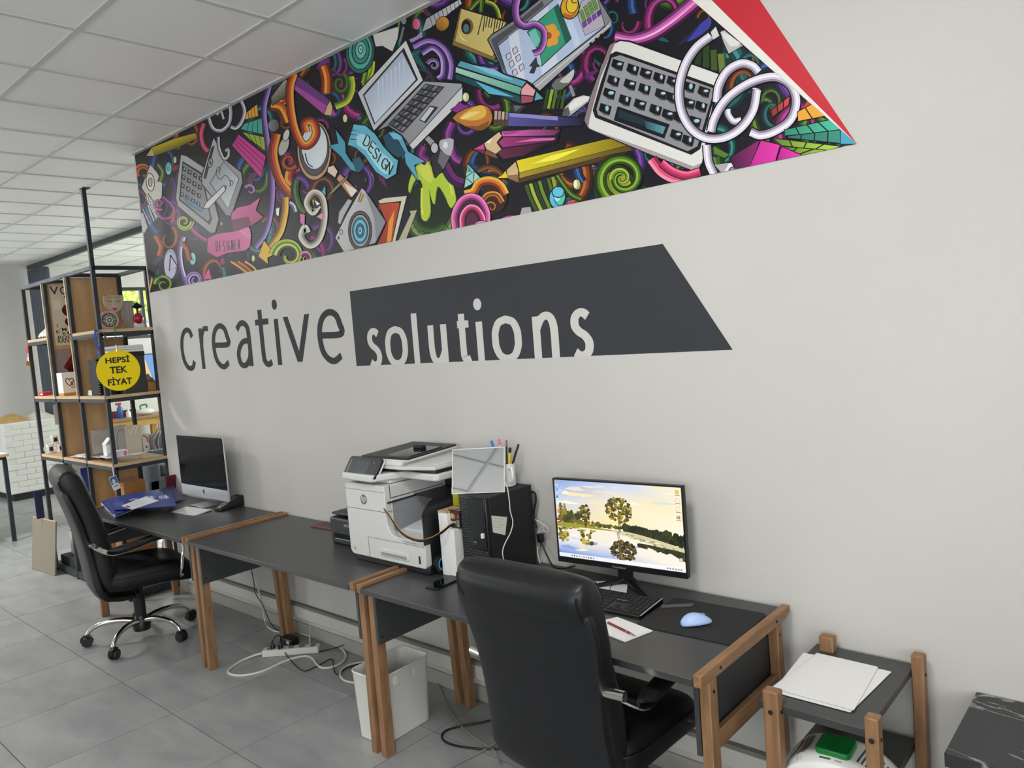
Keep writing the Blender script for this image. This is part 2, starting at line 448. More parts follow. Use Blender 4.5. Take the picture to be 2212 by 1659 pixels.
# suspended ceiling
ce = struct(MB().box((XL-.2, YF-.2, ZC+.035), (XR+.2, YB+.2, ZC+.15)).build('ceiling', 'ceiling_tile'))
GX, GY, GS = -3.72, -0.477, 0.6
lamp_cells = {(-8, -3), (4, -3), (-2, -5)}
ct_me = None; crest = MB()
xs = [GX+GS*k for k in range(-16, 13)]; ys = [GY+GS*k for k in range(-12, 10)]
for i in range(-16, 12):
    for j in range(-12, 9):
        x = GX+GS*i; y = GY+GS*j
        if x+GS < XL or x > XR or y+GS < YF or y > YB or (i, j) in lamp_cells: continue
        cut = x < XL or x+GS > XR or y < YF or y+GS > YB or (y < 0 < y+GS and x+GS > WX)
        if y > 0 and x > WX-.5: continue
        vis = x < -1.2 and -3.0 < y < 2.9
        x0, x1, y0, y1 = max(x, XL), min(x+GS, XR), max(y, YF), min(y+GS, YB)
        if y < 0 < y+GS and x > WX-.3: y1 = 0
        if vis and not cut:
            if ct_me is None:
                o = MB().box((.004, .004, 0), (GS-.004, GS-.004, .018)).build('ceiling_tile', 'ceiling_tile', ce); ct_me = o.data
            else: o = bpy.data.objects.new('ceiling_tile', ct_me); COL.objects.link(o); o.parent = ce
            o.location = (x, y, ZC+.004+.001*random.random())
        elif vis:
            MB().box((x0+.004, y0+.004, ZC+.004), (x1-.004, y1-.004, ZC+.022)).build('ceiling_tile', 'ceiling_tile', ce)
        else: crest.box((x0+.004, y0+.004, ZC+.004), (x1-.004, y1-.004, ZC+.022))
crest.build('outlying_ceiling_tiles', 'ceiling_tile', ce, kind='stuff')
for x in xs:
    if XL < x < XR: MB().box((x-.012, YF, ZC-.002), (x+.012, 0 if x > WX else YB, ZC+.03)).build('ceiling_rail', 'ceiling_bar', ce)
for y in ys:
    if YF < y < YB: MB().box((XL, y-.012, ZC-.001), (XR if y < 0 else WX, y+.012, ZC+.03)).build('ceiling_rail', 'ceiling_bar', ce)
MB().box((WX, -.025, ZC-.003), (XR, -.001, ZC+.03)).build('ceiling_edge_rail', 'ceiling_bar', ce)
LAMPLAB = {(-8, -3): 'square ceiling light panel above the far left table', (4, -3): 'square ceiling light panel above the near desk', (-2, -5): 'square ceiling light panel above the middle of the room'}
for (i, j) in sorted(lamp_cells):
    x = GX+GS*i; y = GY+GS*j
    t = thing('ceiling_lamp', LAMPLAB[(i, j)], 'lamp', (x+GS/2, y+GS/2, ZC), group='ceiling light panels')
    fr = MB(); h = GS/2-.014
    for (a, b) in (((-h, -h), (h, -h+.02)), ((-h, h-.02), (h, h)), ((-h, -h+.02), (-h+.02, h-.02)), ((h-.02, -h+.02), (h, h-.02))): fr.box((a[0], a[1], -.004), (b[0], b[1], .02))
    fr.build('frame', 'white_plastic', t)
    MB().box((-h+.02, -h+.02, .004), (h-.02, h-.02, .012)).build('diffuser', 'lamp_diffuser', t)
    l = bpy.data.lights.new('lamp_light', 'AREA'); l.shape = 'SQUARE'; l.size = .52; l.energy = {(-8, -3): 105, (4, -3): 38, (-2, -5): 14}[(i, j)]; l.color = (1.0, .99, .98)
    lo = bpy.data.objects.new('lamp_light', l); COL.objects.link(lo); lo.parent = t; lo.location = (0, 0, -.012)

# skirting and cable trunking along the back wall
struct(MB().box((WX, -.012, 0), (XR, 0, .075)).build('baseboard_back', 'skirting', bevel=.003))
tr = struct(MB().box((WX+.02, -.032, .115), (XR, -.0005, .185)).build('trim_1', 'trunk_white', bevel=.004))
MB().box((WX+.02, -.026, .185), (XR, -.0005, .2)).build('trunk_top_lip', 'trunk_side', tr)
# ------------------------------------------------------------------ desks
DZ = 0.755
def desk(x0, x1, label):
    t = thing('desk', label, 'desk', ((x0+x1)/2, -.33, 0), group='grey desks with wooden A frames along the wall')
    L = (x1-x0)/2; rw = .026
    MB().box((-L+rw, -.322, DZ-.022), (L-rw, .312, DZ)).build('desk_top', 'desk_gray', t, bevel=.0015)
    for s in (-1, 1):
        xo = s*L; xi = s*(L-rw); a, b = min(xo, xi), max(xo, xi)
        r = MB(); r.prism([(-.318, DZ-.024), (.27, DZ-.024), (.312, DZ-.008), (.312, DZ+.013), (-.318, DZ+.013)], 'x', a, b)
        rail = r.build('top_rail', 'wood', t, bevel=.003)
        for yy in (-.2, .2):
            MB().lathe([(.0055, 0), (.0055, .0025)], n=10, M=Matrix.Translation((xo, yy, DZ-.006)) @ Matrix.Rotation(s*PI/2, 4, 'Y')).build('bolt', 'bolt', rail)
        for (yt0, yt1, yb0, yb1) in ((-.268, -.222, -.272, -.222), (.205, .245, .232, .275)):
            w0, w1 = (xo-s*.002, xo-s*.036)
            p = [(w0, yb0, 0), (w1, yb0, 0), (w1, yb1, 0), (w0, yb1, 0), (w0, yt0, DZ-.026), (w1, yt0, DZ-.026), (w1, yt1, DZ-.026), (w0, yt1, DZ-.026)]
            lg = MB().hexa(p).build('leg', 'wood_v', t, bevel=.003)
            MB().lathe([(.005, 0), (.005, .0025)], n=10, M=Matrix.Translation((xo-s*.002, (yt0+yt1)/2, DZ-.06)) @ Matrix.Rotation(s*PI/2, 4, 'Y')).build('bolt', 'bolt', lg)
        MB().box((xo-s*.03, -.222, .508), (xo-s*.008, .225, .562)).build('stretcher', 'wood', t, bevel=.003)
        pn = MB().box((min(xo-s*.038, xo-s*.054), -.27, .5), (max(xo-s*.038, xo-s*.054), .235, DZ-.024)).build('side_panel', 'panel_gray', t, bevel=.001)
        for (yy, zz) in ((-.25, .53), (-.25, .69), (.2, .53)):
            MB().lathe([(.006, 0), (.006, .002)], n=10, M=Matrix.Translation((xo-s*.054, yy, zz)) @ Matrix.Rotation(-s*PI/2, 4, 'Y')).build('screw', 'bolt', pn)
    return t
desk(-5.735, -4.205, 'far grey desk in front of the shelf, holding the all-in-one computer')
desk(-4.178, -2.652, 'middle grey desk carrying the white printer, power strip beneath it')
desk(-2.624, -1.045, 'nearest grey desk carrying the lit landscape monitor and blue mouse')

# ------------------------------------------------------------------ leather office chair (local: faces +Y, hub at origin)
def ring(cx, cy, cz, w, th, tilt, p=3.2, n=28, bulge=0.0):
    """superellipse in the plane spanned by X and the tilted normal"""
    out = []
    nx = Vector((0, math.cos(tilt), math.sin(tilt)))
    for k in range(n):
        a = 2*PI*k/n; c, s = math.cos(a), math.sin(a)
        u = math.copysign(abs(c)**(2/p), c)*w/2; v = math.copysign(abs(s)**(2/p), s)*th/2
        out.append(Vector((cx+u, cy, cz)) + nx*(v+bulge*(1-(2*u/w)**2)))
    return out
def office_chair(name, label, loc, rz, spin, bh, lean):
    t = thing(name, label, 'chair', loc, rz, group='black leather office chairs')
    def bz(z): return z+.03*min(1, max(0, (z-.40)/.2)) if z < .665 else .71+(z-.665)*bh
    def by(y, z): return y if z < .665 else -.268+(y+.268)*lean
    hub = MB().lathe([(.03, .05), (.05, .055), (.055, .09), (.042, .13), (.036, .15)], n=20).build('base_hub', 'black_plastic', t)
    for k in range(5):
        a = spin+2*PI*k/5; ca, sa = math.cos(a), math.sin(a); pts = []
        for (r, z) in ((.03, .115), (.10, .132), (.18, .136), (.255, .122), (.30, .095), (.32, .07)): pts.append((r*ca, r*sa, z))
        leg = MB().tube(smooth_path(pts, 4), [.02-.008*i/20 for i in range(21)], 10).build('base_leg', 'chrome', t)
        cs = MB(); side = Vector((-sa, ca, 0)); c = Vector((.32*ca, .32*sa, .031)) + side*.004
        for s in (-1, 1):
            M = Matrix.Translation(c+side*s*.014) @ Matrix.Rotation(a, 4, 'Z') @ Matrix.Rotation(PI/2, 4, 'X')
            cs.lathe([(.012, -.0095), (.029, -.0095), (.031, -.006), (.031, .006), (.029, .0095), (.012, .0095)], n=20, M=M)
        cs.box((c.x-.004, c.y-.004, c.z-.004), (c.x+.004, c.y+.004, c.z+.004))
        cs.tube([c-side*.02, c+side*.02], .006, 8)
        cst = cs.build('caster', 'black_plastic', t)
        hd = MB(); hd.tube([c+Vector((0, 0, .0)), c+Vector((0, 0, .045))], .011, 10)
        hd.tube(smooth_path([c+Vector((ca*.034, sa*.034, .0)), c+Vector((ca*.028, sa*.028, .028)), c+Vector((0, 0, .038)), c+Vector((-ca*.024, -sa*.024, .026))], 4), .011, 8, flat=(.026, .01))
        hd.build('caster_hood', 'black_plastic', t)
    MB().lathe([(.034, .13), (.034, .27), (.029, .272), (.029, .33), (.02, .332), (.02, .375)], n=18).build('gas_lift', 'black_matte', t)
    mech = MB().box((-.1, -.12, .355), (.1, .1, .385)).build('tilt_mechanism', 'black_plastic', t, bevel=.008)
    MB().tube([(.08, -.03, .365), (.2, -.03, .36), (.235, -.03, .345)], .008, 8).build('lever', 'black_plastic', mech)
    sr = []
    for (z, k) in ((.375, .90), (.40, .985), (.44, 1.0), (.475, .985), (.497, .93), (.509, .80), (.514, .5), (.515, .1)):
        r = []
        for i in range(40):
            a = 2*PI*i/40; c, s = math.cos(a), math.sin(a); p = 5.0
            x = math.copysign(abs(c)**(2/p), c)*.262*k; y = math.copysign(abs(s)**(2/p), s)*.268*k+.05
            zz = z - .045*max(0, (y-.10)/.21)**2 + (.0 if z < .48 else .008*abs(x/.26)**2)
            r.append(Vector((x, y, zz)))
        sr.append(r)
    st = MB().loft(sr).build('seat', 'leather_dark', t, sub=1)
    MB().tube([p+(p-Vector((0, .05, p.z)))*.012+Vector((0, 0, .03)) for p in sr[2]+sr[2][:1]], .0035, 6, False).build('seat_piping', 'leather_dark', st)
    def resamp(S, n):
        P = smooth_path([(bz(a), by(b, a), c) for a, b, c, d, e in S], n); Q = smooth_path([(d, e, 0) for a, b, c, d, e in S], n)
        return [(p.x, p.y, p.z, q.x, q.y) for p, q in zip(P, Q)]
    S = [(.325, -.04, .36, .03, 1.45), (.328, -.10, .38, .045, 1.3), (.34, -.155, .40, .05, .9), (.36, -.20, .465, .055, .55), (.42, -.235, .49, .058, .2), (.52, -.252, .475, .055, .05), (.62, -.266, .475, .052, .10), (.72, -.286, .495, .052, .18), (.82, -.311, .52, .05, .24), (.90, -.335, .525, .048, .28), (.955, -.353, .515, .044, .3), (.985, -.363, .48, .030, .3)]
    MB().loft([ring(0, y, z, w, th, e*lean if z > .7 else e, 4.2, 36, -.010) for z, y, w, th, e in resamp(S, 4)]).build('back_shell', 'leather', t)
    Cn = [(.40, -.165, .455, .07, .3), (.44, -.182, .468, .11, .15), (.50, -.194, .475, .135, .08), (.60, -.204, .475, .14, .10), (.72, -.226, .485, .135, .18), (.82, -.252, .50, .13, .24), (.92, -.284, .505, .13, .28), (.985, -.312, .51, .15, .3), (1.03, -.33, .508, .15, .3), (1.065, -.342, .50, .11, .3), (1.082, -.347, .48, .05, .3)]
    CR = [ring(0, y, z, w, th, e*lean if z > .7 else e, 4.0, 36, .004) for z, y, w, th, e in resamp(Cn, 4)]
    back = MB().loft(CR).build('backrest', 'leather', t)
    for idx in (3, 15, 33, 21):
        MB().tube([r[idx] for r in CR[3:-6]], .0042, 6).build('seam', 'leather_dark', back)
    for s in (-1, 1):
        X = s*.303; B = Vector((s*.25, by(-.25, .664), .71))
        pts = smooth_path([B, (X, -.215, .675), (X, -.15, .643), (X, -.06, .65), (X, .06, .675), (X, .15, .682), (X, .215, .655), (X, .235, .59), (X, .222, .53), (X, .212, .46), (s*.266, .215, .415)], 5)
        arm = MB().tube(pts, .01, flat=(.034, .007)).build('armrest', 'chrome', t)
        pad = smooth_path([(X, -.175, .665), (X, -.10, .662), (X, 0, .678), (X, .09, .693), (X, .165, .692), (X, .20, .675)], 5)
        rings = []
        for i, p in enumerate(pad):
            f = i/(len(pad)-1); e = min(1, .35+4*min(f, 1-f)); tt = (pad[min(i+1, len(pad)-1)]-pad[max(i-1, 0)]).normalized(); nn = Vector((0, -tt.z, tt.y))
            rings.append([p+Vector((math.copysign(abs(math.cos(a))**.6, math.cos(a))*.03*e, 0, 0))+nn*(math.copysign(abs(math.sin(a))**.6, math.sin(a))*.018*e) for a in [2*PI*k/14 for k in range(14)]])
        MB().loft(rings).build('arm_pad', 'leather', arm)
        MB().tube([(s*.225, B.y-.012, .71), (s*.305, B.y-.002, .71)], .016, 14).build('arm_bolt', 'chrome', arm)
        MB().lathe([(.012, 0), (.012, .012), (.009, .014)], n=12, M=Matrix.Translation((s*.262, .215, .415)) @ Matrix.Rotation(s*PI/2, 4, 'Y')).build('arm_screw', 'chrome', arm)
    return t
office_chair('office_chair', 'black leather office chair at the far desk, chrome star base in view', (-5.04, -.60, 0), math.radians(-12), math.radians(32), 1.06, 1.0)
office_chair('office_chair', 'black leather office chair in the foreground, seen from behind', (-1.53, -.51, 0), math.radians(0), math.radians(70), .82, .6)
# ------------------------------------------------------------------ things on the desks
mat('hp_white', '#cfcecb', 0.45)
mat('hp_black', '#17191d', 0.42)
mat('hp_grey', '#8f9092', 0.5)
mat('hp_logo', '#5d6a70', 0.4)
mat('seam', '#55585a', 0.6)
mat('lcd', '#4a5152', 0.2)
mat('epson', '#121317', 0.45)
mat('grille', '#08080a', 0.7)
mat('blue_mouse', '#a9c2ee', 0.35)
mat('white_gloss', '#e9e9e6', 0.2)
mat('mouse_pad', '#1d1d1e', 0.8)
mat('ruler', '#5b5a57', 0.4)
mat('red_pen', '#7d1220', 0.3)
mat('yellow_case', '#c9c52a', 0.25, trans=0.35)
mat('tape_blue', '#3f8ec0', 0.4)
mat('blue_marker', '#2c7ad0', 0.4)
mat('pink_marker', '#e4788c', 0.4)
mat('dark_pencil', '#23242c', 0.5)
mat('yellow_marker', '#e8d020', 0.4)
mat('cable_white', '#d5d2ca', 0.5)
mat('cable_gray', '#8b8985', 0.55)
mat('cable_black', '#0f1013', 0.45)
mat('cable_orange', '#c89028', 0.5)
mat('receipt_ink', '#8d93a5', 0.7)

def disc(mb, M, r, h, n=20): return mb.lathe([(r, 0), (r, h)], n=n, M=M)
RX = Matrix.Rotation(PI/2, 4, 'X')      # lathe axis z -> -y

# ---- white multifunction printer
P = thing('multifunction_printer', 'large white and black office printer with tilted touch panel on the middle desk', 'printer', (-2.71, -.21, DZ))
MB().box((-.255, -.185, 0), (.262, .195, .036)).build('base', 'hp_black', P, bevel=.006)
body = MB()
def rr_prism(mb, pts, a, b): return mb.prism(pts, 'y', a, b)
col = rrect(-.268, .032, .02, .372, (.03, .002, .006, .022), 5)
front_lo = [(-.2, .032)] + [(.252, .032), (.262, .042), (.262, .152)] + [(.07, .152)] + [(.02+.05*(1-math.sin(a)), .152+.05*(1-math.cos(a))) for a in [PI/2*k/6 for k in range(1, 7)]]
outline = [p for p in col[:6]] + [(.252, .032), (.262, .042), (.262, .152), (.075, .152)] + [(.075-.055*math.sin(PI/2*k/6), .207-.055*math.cos(PI/2*k/6)) for k in range(1, 7)] + [p for p in col[12:]]
rr_prism(body, outline, -.2, -.165)
body.box((-.266, -.165, .036), (.02, .17, .371))
bd = body.build('body', 'hp_white', P, bevel=.004)
MB().box((.022, -.165, .036), (.258, .195, .135)).build('paper_drawer_housing', 'hp_black', P, bevel=.003)
MB().box((-.275, -.17, .036), (-.266, .19, .352)).build('left_side_panel', 'hp_black', P, bevel=.004)
MB().box((-.26, .17, .036), (.25, .198, .33)).build('rear_cover', 'hp_black', P, bevel=.004)
# hood on the right: rounded shell cut back on a diagonal
prof = [(.021, .304)] + [(.10, .306), (.185, .304)] + [(.195+.07*math.sin(a), .234+.07*math.cos(a)) for a in [PI/2*k/8 for k in range(0, 9)]] + [(.266, .19), (.263, .136)]
def yf(i): t = i/(len(prof)-1); q = min(1, t/.7); return -.03-.17*(.35*q+.65*q*q*(3-2*q))
th = .006; R = []
for i, (x, z) in enumerate(prof):
    a = prof[max(i-1, 0)]; b = prof[min(i+1, len(prof)-1)]; d = Vector((b[0]-a[0], b[1]-a[1])); d.normalize(); nx, nz = d.y, -d.x
    R.append([Vector((x, yf(i), z)), Vector((x, .19, z)), Vector((x+nx*th, .19, z+nz*th)), Vector((x+nx*th, yf(i), z+nz*th))])
MB().loft(R).build('output_hood', 'hp_black', P)
MB().box((.022, .12, .15), (.255, .17, .298)).build('output_back', 'hp_grey', P)  # white plastic, its shade put into the grey colour
MB().box((.0205, -.16, .15), (.024, .12, .30)).build('output_inner_wall', 'hp_grey', P)  # grey here also stands for shade on white plastic
# output tray floor
MB().prism([(-.195, .136), (-.195, .15), (-.165, .157), (.12, .195), (.12, .136)], 'x', .022, .257).build('output_tray', 'hp_white', P)
for k in range(5):
    MB().prism([(-.13, .163+.002*k), (-.13, .1645+.002*k), (.11, .195+.0016*k), (.11, .1935+.0016*k)], 'x', .05+.002*k, .24-.003*(k % 2)).build('output_paper', 'paper' if k % 2 else 'paper2', P)
# door on the column's right face
dr = MB().box((.0195, -.165, .315), (.0235, .15, .368)).build('cartridge_door', 'hp_white', P, bevel=.0015)
sm = MB(); sm.box((.0195, -.169, .311), (.0215, .154, .3145)); sm.box((.0195, -.17, .311), (.0215, -.1665, .371)); sm.build('door_seam', 'seam', dr)
MB().tube([(.026, -.19, .2955), (.026, .12, .2985)], .004, 8).build('output_lip', 'hp_black', P)
# seams on the front
sm = MB()
sm.box((-.2685, -.2012, .2535), (.019, -.199, .2552)); sm.box((-.268, -.2012, .343), (.019, -.199, .3442))
sm.box((-.125, -.2012, .128), (.262, -.199, .1292)); sm.box((-.125, -.2012, .034), (-.1238, -.199, .128))
sm.box((.019, -.199, .2535), (.0212, -.165, .2552))
sm.build('front_seams', 'seam', bd)
# tray handle, mark, power button
h = MB(); h.prism(rrect(-.045, .052, .155, .088, (.012, .012, .02, .02), 5), 'y', -.2045, -.199); hd = h.build('drawer_handle', 'hp_white', P, bevel=.003)
MB().prism(rrect(-.032, .058, .142, .072, .006, 4), 'y', -.2052, -.2035).build('handle_recess', 'hp_grey', hd)
disc(MB(), Matrix.Translation((-.235, -.1995, .062)) @ RX, .0085, .0022).build('power_button', 'hp_grey', P, bevel=.001)
disc(MB(), Matrix.Translation((-.235, -.2015, .062)) @ RX, .0055, .0015).build('power_symbol', mat('power_lens', '#cfe0a8', .4), P)
MB().prism(rrect(.218, .05, .228, .086, .004, 3), 'y', -.2015, -.199).build('paper_gauge', 'black_matte', P)
def fxz(y):
    return lambda u, v: Vector((u, y, v))
lg = disc(MB(), Matrix.Translation((-.133, -.1995, .3)) @ RX, .0235, .0016, 28).build('round_logo', 'hp_logo', P)
text_obj('lettering', 'hp', 'hp_white', lg, (-.15, .283, -.116, .321), lambda u, v: Vector((u+(v-.30)*.28, -.2016, v)), 0.008)
text_obj('lettering', 'HP PageWide MFP 377dw', 'seam', P, (.125, .1335, .21, .140), fxz(-.2008))
# scanner
MB().box((-.255, -.15, .372), (.005, .16, .39)).build('scanner_pedestal', 'hp_white', P, bevel=.006)
MB().box((-.24, -.17, .376), (-.21, -.15, .392)).build('pedestal_vent', 'hp_black', P)
sb_pts = [(-.25, -.225), (-.03, -.232), (.035, -.10), (.245, -.105), (.265, -.09), (.268, .16), (-.25, .175)]
MB().prism(sb_pts, 'z', .39, .422).build('scanner_base', 'hp_white', P, bevel=.008, seg=3)
MB().prism([(-.20, -.15), (.02, -.12), (.05, -.085), (.25, -.09), (.255, .16), (-.24, .165)], 'z', .4225, .44).build('scanner_gap', 'hp_black', P, bevel=.003)
MB().prism([(-.235, -.15), (.09, -.148), (.252, -.098), (.26, .16), (-.24, .168)], 'z', .438, .455).build('scanner_lid', 'hp_white', P, bevel=.005, seg=3)
MB().hexa([(-.18, -.155, .455), (.085, -.15, .455), (.10, .165, .455), (-.2, .168, .455), (-.175, -.145, .478), (.095, -.14, .478), (.10, .165, .488), (-.2, .168, .488)]).build('feeder_body', 'hp_white', P, bevel=.006, seg=3)
MB().hexa([(.10, -.145, .455), (.25, -.10, .455), (.255, .16, .455), (.10, .165, .455), (.10, -.12, .462), (.245, -.08, .462), (.25, .155, .468), (.10, .16, .472)]).build('feeder_output_tray', 'hp_white', P, bevel=.004, seg=3)
hop = MB().hexa([(-.19, -.155, .484), (.12, -.135, .482), (.115, .175, .496), (-.195, .175, .496), (-.19, -.15, .492), (.12, -.13, .491), (.115, .175, .505), (-.195, .175, .505)]).build('feeder_hopper', 'hp_black', P, bevel=.004)
MB().hexa([(-.19, -.152, .478), (.122, -.132, .476), (.117, .175, .49), (-.195, .175, .49), (-.19, -.152, .484), (.122, -.132, .482), (.117, .175, .496), (-.195, .175, .496)]).build('hopper_edge', 'white_plastic', hop)
MB().hexa([(-.06, -.11, .4925), (.10, -.11, .4925), (.1, .10, .5035), (-.06, .10, .5035), (-.045, -.10, .4945), (.098, -.10, .4945), (.098, .09, .5055), (-.045, .09, .5055)]).build('hopper_recess', 'black_gloss', hop)
MB().box((-.03, .03, .501), (.03, .06, .516)).build('paper_guide', 'black_matte', hop, bevel=.003)
# tilted control panel
ta = math.atan2(.085, .062)
cp = MB().prism(rrect(-.118, -.054, .118, .054, .016, 5), 'y', -.006, .008)
M = Matrix.Translation((-.135, -.187, .443)) @ Matrix.Rotation(-math.radians(36), 4, 'X')
cpn = cp.xf(M).build('control_panel', 'hp_black', P, bevel=.003)
MB().prism(rrect(-.122, -.058, .122, .058, .018, 5), 'y', .008, .016).xf(M).build('panel_back', 'hp_white', cpn, bevel=.003)
MB().box((-.056, -.0068, -.033), (.05, -.0055, .034)).xf(M).build('touch_screen', 'lcd', cpn)
ln = MB(); ln.box((-.096, -.0068, -.04), (-.0945, -.0055, .034)); disc(ln, Matrix.Translation((.075, -.0058, .026)) @ RX, .002, .001, 10); ln.xf(M).build('panel_light', 'white_plastic', cpn)

# ---- small black ink printer behind it
E_ = thing('ink_printer', 'small black inkjet printer half hidden behind the white printer', 'printer', (-3.17, -.16, DZ))
MB().hexa([(-.15, -.12, 0), (.15, -.12, 0), (.15, .13, 0), (-.15, .13, 0), (-.165, -.115, .135), (.165, -.115, .135), (.165, .13, .15), (-.165, .13, .15)]).build('body', 'epson', E_, bevel=.012, seg=3)
MB().box((-.16, -.10, .147), (.16, .13, .158)).build('scanner_lid', 'epson', E_, bevel=.004)
MB().box((-.12, -.1235, .035), (.12, -.113, .06)).build('output_slot', 'black_gloss', E_)
MB().box((-.11, -.125, .032), (.11, -.12, .0345)).build('slot_edge', 'silver', E_)
text_obj('lettering', 'EPSON', 'silver', E_, (-.03, .10, .05, .112), lambda u, v: Vector((u, -.1185-.004, v)))
pp = tag(MB().box((-.06, -.04, 0), (.06, .04, .012)).build('paper_pad', 'paper', None, bevel=.002), 'small white paper pad lying on the black inkjet printer', 'paper pad'); pp.location = (-3.13, -.14, DZ+.159)

# ---- boxes between printer and tower
fb = thing('file_box', 'tall narrow white box standing between the white printer and the tower', 'box', (-2.388, -.24, DZ))
MB().box((-.026, -.11, 0), (.028, .11, .278)).build('carton', 'paper', fb, bevel=.002)
MB().box((-.0265, -.1105, .27), (.0285, .1105, .2785)).build('carton_edge', mat('kraft_edge', '#b29a76', .7), fb)
fb2 = tag(MB().box((-.018, -.11, 0), (.018, .1, .205)).build('white_carton', 'paper', None, bevel=.002), 'shorter white carton squeezed against the black tower', 'box'); fb2.location = (-2.338, -.245, DZ)
yc = thing('yellow_case', 'translucent yellow plastic case standing on the tall white box', 'case', (-2.395, -.2, DZ+.2785))
MB().box((-.018, -.06, 0), (.02, .06, .082)).build('case_body', 'yellow_case', yc, bevel=.004)
MB().box((-.02, -.062, .066), (.022, .062, .073)).build('case_lid', 'yellow', yc, bevel=.002)
MB().box((-.01, -.058, .004), (.012, .05, .05)).build('case_contents', mat('case_fill', '#a9a51e', .5), yc)
pk = Print(lambda x, y: (x, y), lambda u, v, h: Vector((u, -h, v)))
pkt = thing('small_packet', 'small dark brown packet with a gold ring picture beside the yellow case', 'packet', (-2.338, -.325, DZ+.206))
MB().box((-.032, -.004, 0), (.032, .004, .075)).build('packet_box', mat('packet_brown', '#2a1a18', .4), pkt)
pk.base = .0042
pk.ell((-.008, .05), .014, .014, '#8a5a20').ell((-.011, .05), .009, .01, '#d8a860').ell((-.002, .049), .006, .008, '#c08a40')
pk.poly([(.016, .046), (.03, .046), (.024, .064)], '#b8281e')
for k in range(4): pk.poly([(-.02+.008*k, .015), (-.015+.008*k, .015), (-.015+.008*k, .029), (-.02+.008*k, .029)], '#c8c4bc')
for k in range(6): pk.poly([(.014, .008+.005*k), (.029, .008+.005*k), (.029, .0105+.005*k), (.014, .0105+.005*k)], '#a8a49c')
pk.build('packet_print', 'print', pkt)
tp = thing('tape_roll', 'black and blue roll of tape leaning on the right foot of the white printer', 'tape', (-2.431, -.335, DZ+.0435), rz=0.0)
def torus_ring(r0, r1, w):
    mb = MB(); n = 36
    rings = [[Vector((x, r*math.cos(2*PI*k/n), r*math.sin(2*PI*k/n))) for (r, x) in ((r0, -w), (r1, -w), (r1, w), (r0, w))] for k in range(n+1)]
    return mb.loft(rings, False)
torus_ring(.03, .043, .010).build('tape_outer', 'black_plastic', tp); torus_ring(.024, .0302, .0112).build('tape_core', 'tape_blue', tp)

# ribbon cable from printer to packet
rb = thing('ribbon_cable', 'black and yellow ribbon cable drooping across the front of the white printer', 'cable', (0, 0, 0))
pth = [onY(680+.2532*x, 930+.2532*y, yy) for x, y, yy in ((584, 660, -.405), (640, 730, -.425), (720, 850, -.43), (810, 915, -.43), (910, 938, -.425), (1000, 915, -.41), (1090, 860, -.39), (1150, 810, -.365), (1200, 793, -.345))]
pth = smooth_path(pth, 5)
for k, m in enumerate(('cable_black', 'cable_black', 'cable_black', 'cable_orange')):
    MB().tube([p+Vector((.0012*k, -.0006*k, .0036*(k-1.5))) for p in pth], .0024 if k < 3 else .0013, 6).build('strand', m, rb)

# ---- computer tower
T = thing('computer_tower', 'black computer tower with mesh front standing between printer and monitor', 'computer', (-2.232, -.178, DZ))
MB().box((-.077, -.12, .004), (.077, .145, .345)).build('case', 'black_matte', T, bevel=.002)
MB().box((-.077, -.143, .003), (.077, -.12, .346)).build('front_bezel', 'black_plastic', T, bevel=.005)
MB().box((-.022, -.148, .128), (.073, -.1425, .343)).build('glossy_panel', 'black_gloss', T, bevel=.002)
gm = MB()
for i in range(10):
    for j in range(30):
        x = -.07+.0148*i + (.0074 if j % 2 else 0); z = .012+.0108*j
        if x > .068 or (x > -.03 and z > .122): continue
        gm.tube([(x-.0062, -.1440, z), (x, -.1455, z+.0048), (x+.0062, -.1440, z)], .0012, 4, False)
gm.build('grille', 'steel_black', T, kind='stuff')
ring_ = torus_ring(.0125, .0135, .0006).xf(Matrix.Translation((.002, -.1448, .158)) @ Matrix.Rotation(PI/2, 4, 'Z'))
MB().lathe([(.0145, 0), (.0145, .001)], n=24, M=Matrix.Translation((.008, -.1482, .16)) @ RX).build('round_badge', 'black_matte', T)
text_obj('lettering', 'DELL', 'silver', T, (-.002, .157, .018, .163), lambda u, v: Vector((u, -.1496, v)))
MB().box((.052, -.149, .207), (.062, -.147, .222)).build('usb_port', 'grille', T)
MB().box((.052, -.16, .183), (.063, -.147, .203)).build('usb_stick', 'white_gloss', T, bevel=.0015)
nt = Print(lambda x, y: (x, y), lambda u, v, h: Vector((.0775+h, u, v)))
note = thing('handwritten_note', 'white handwritten note taped to the side of the black tower', 'note', (-2.232, -.178, DZ))
nt.poly([(-.113, .20), (-.115, .27), (-.022, .242), (-.042, .17)][::1], '#d6d3c8')
rnd = random.Random(3)
for k in range(5):
    z0 = .258-.0125*k - (.02 if k == 4 else 0)
    x = -.108
    while x < -.045-(.02 if k % 2 else 0):
        wd = rnd.uniform(.004, .01); zz = z0-.30*(x+.108)
        nt.stroke([(x, zz), (x+wd*.3, zz-.003), (x+wd*.6, zz+.001), (x+wd, zz-.003)], .0009, '#3a4052'); x += wd+.003
nt.base = .0006
nt.build('note_paper', 'print_matte', note)

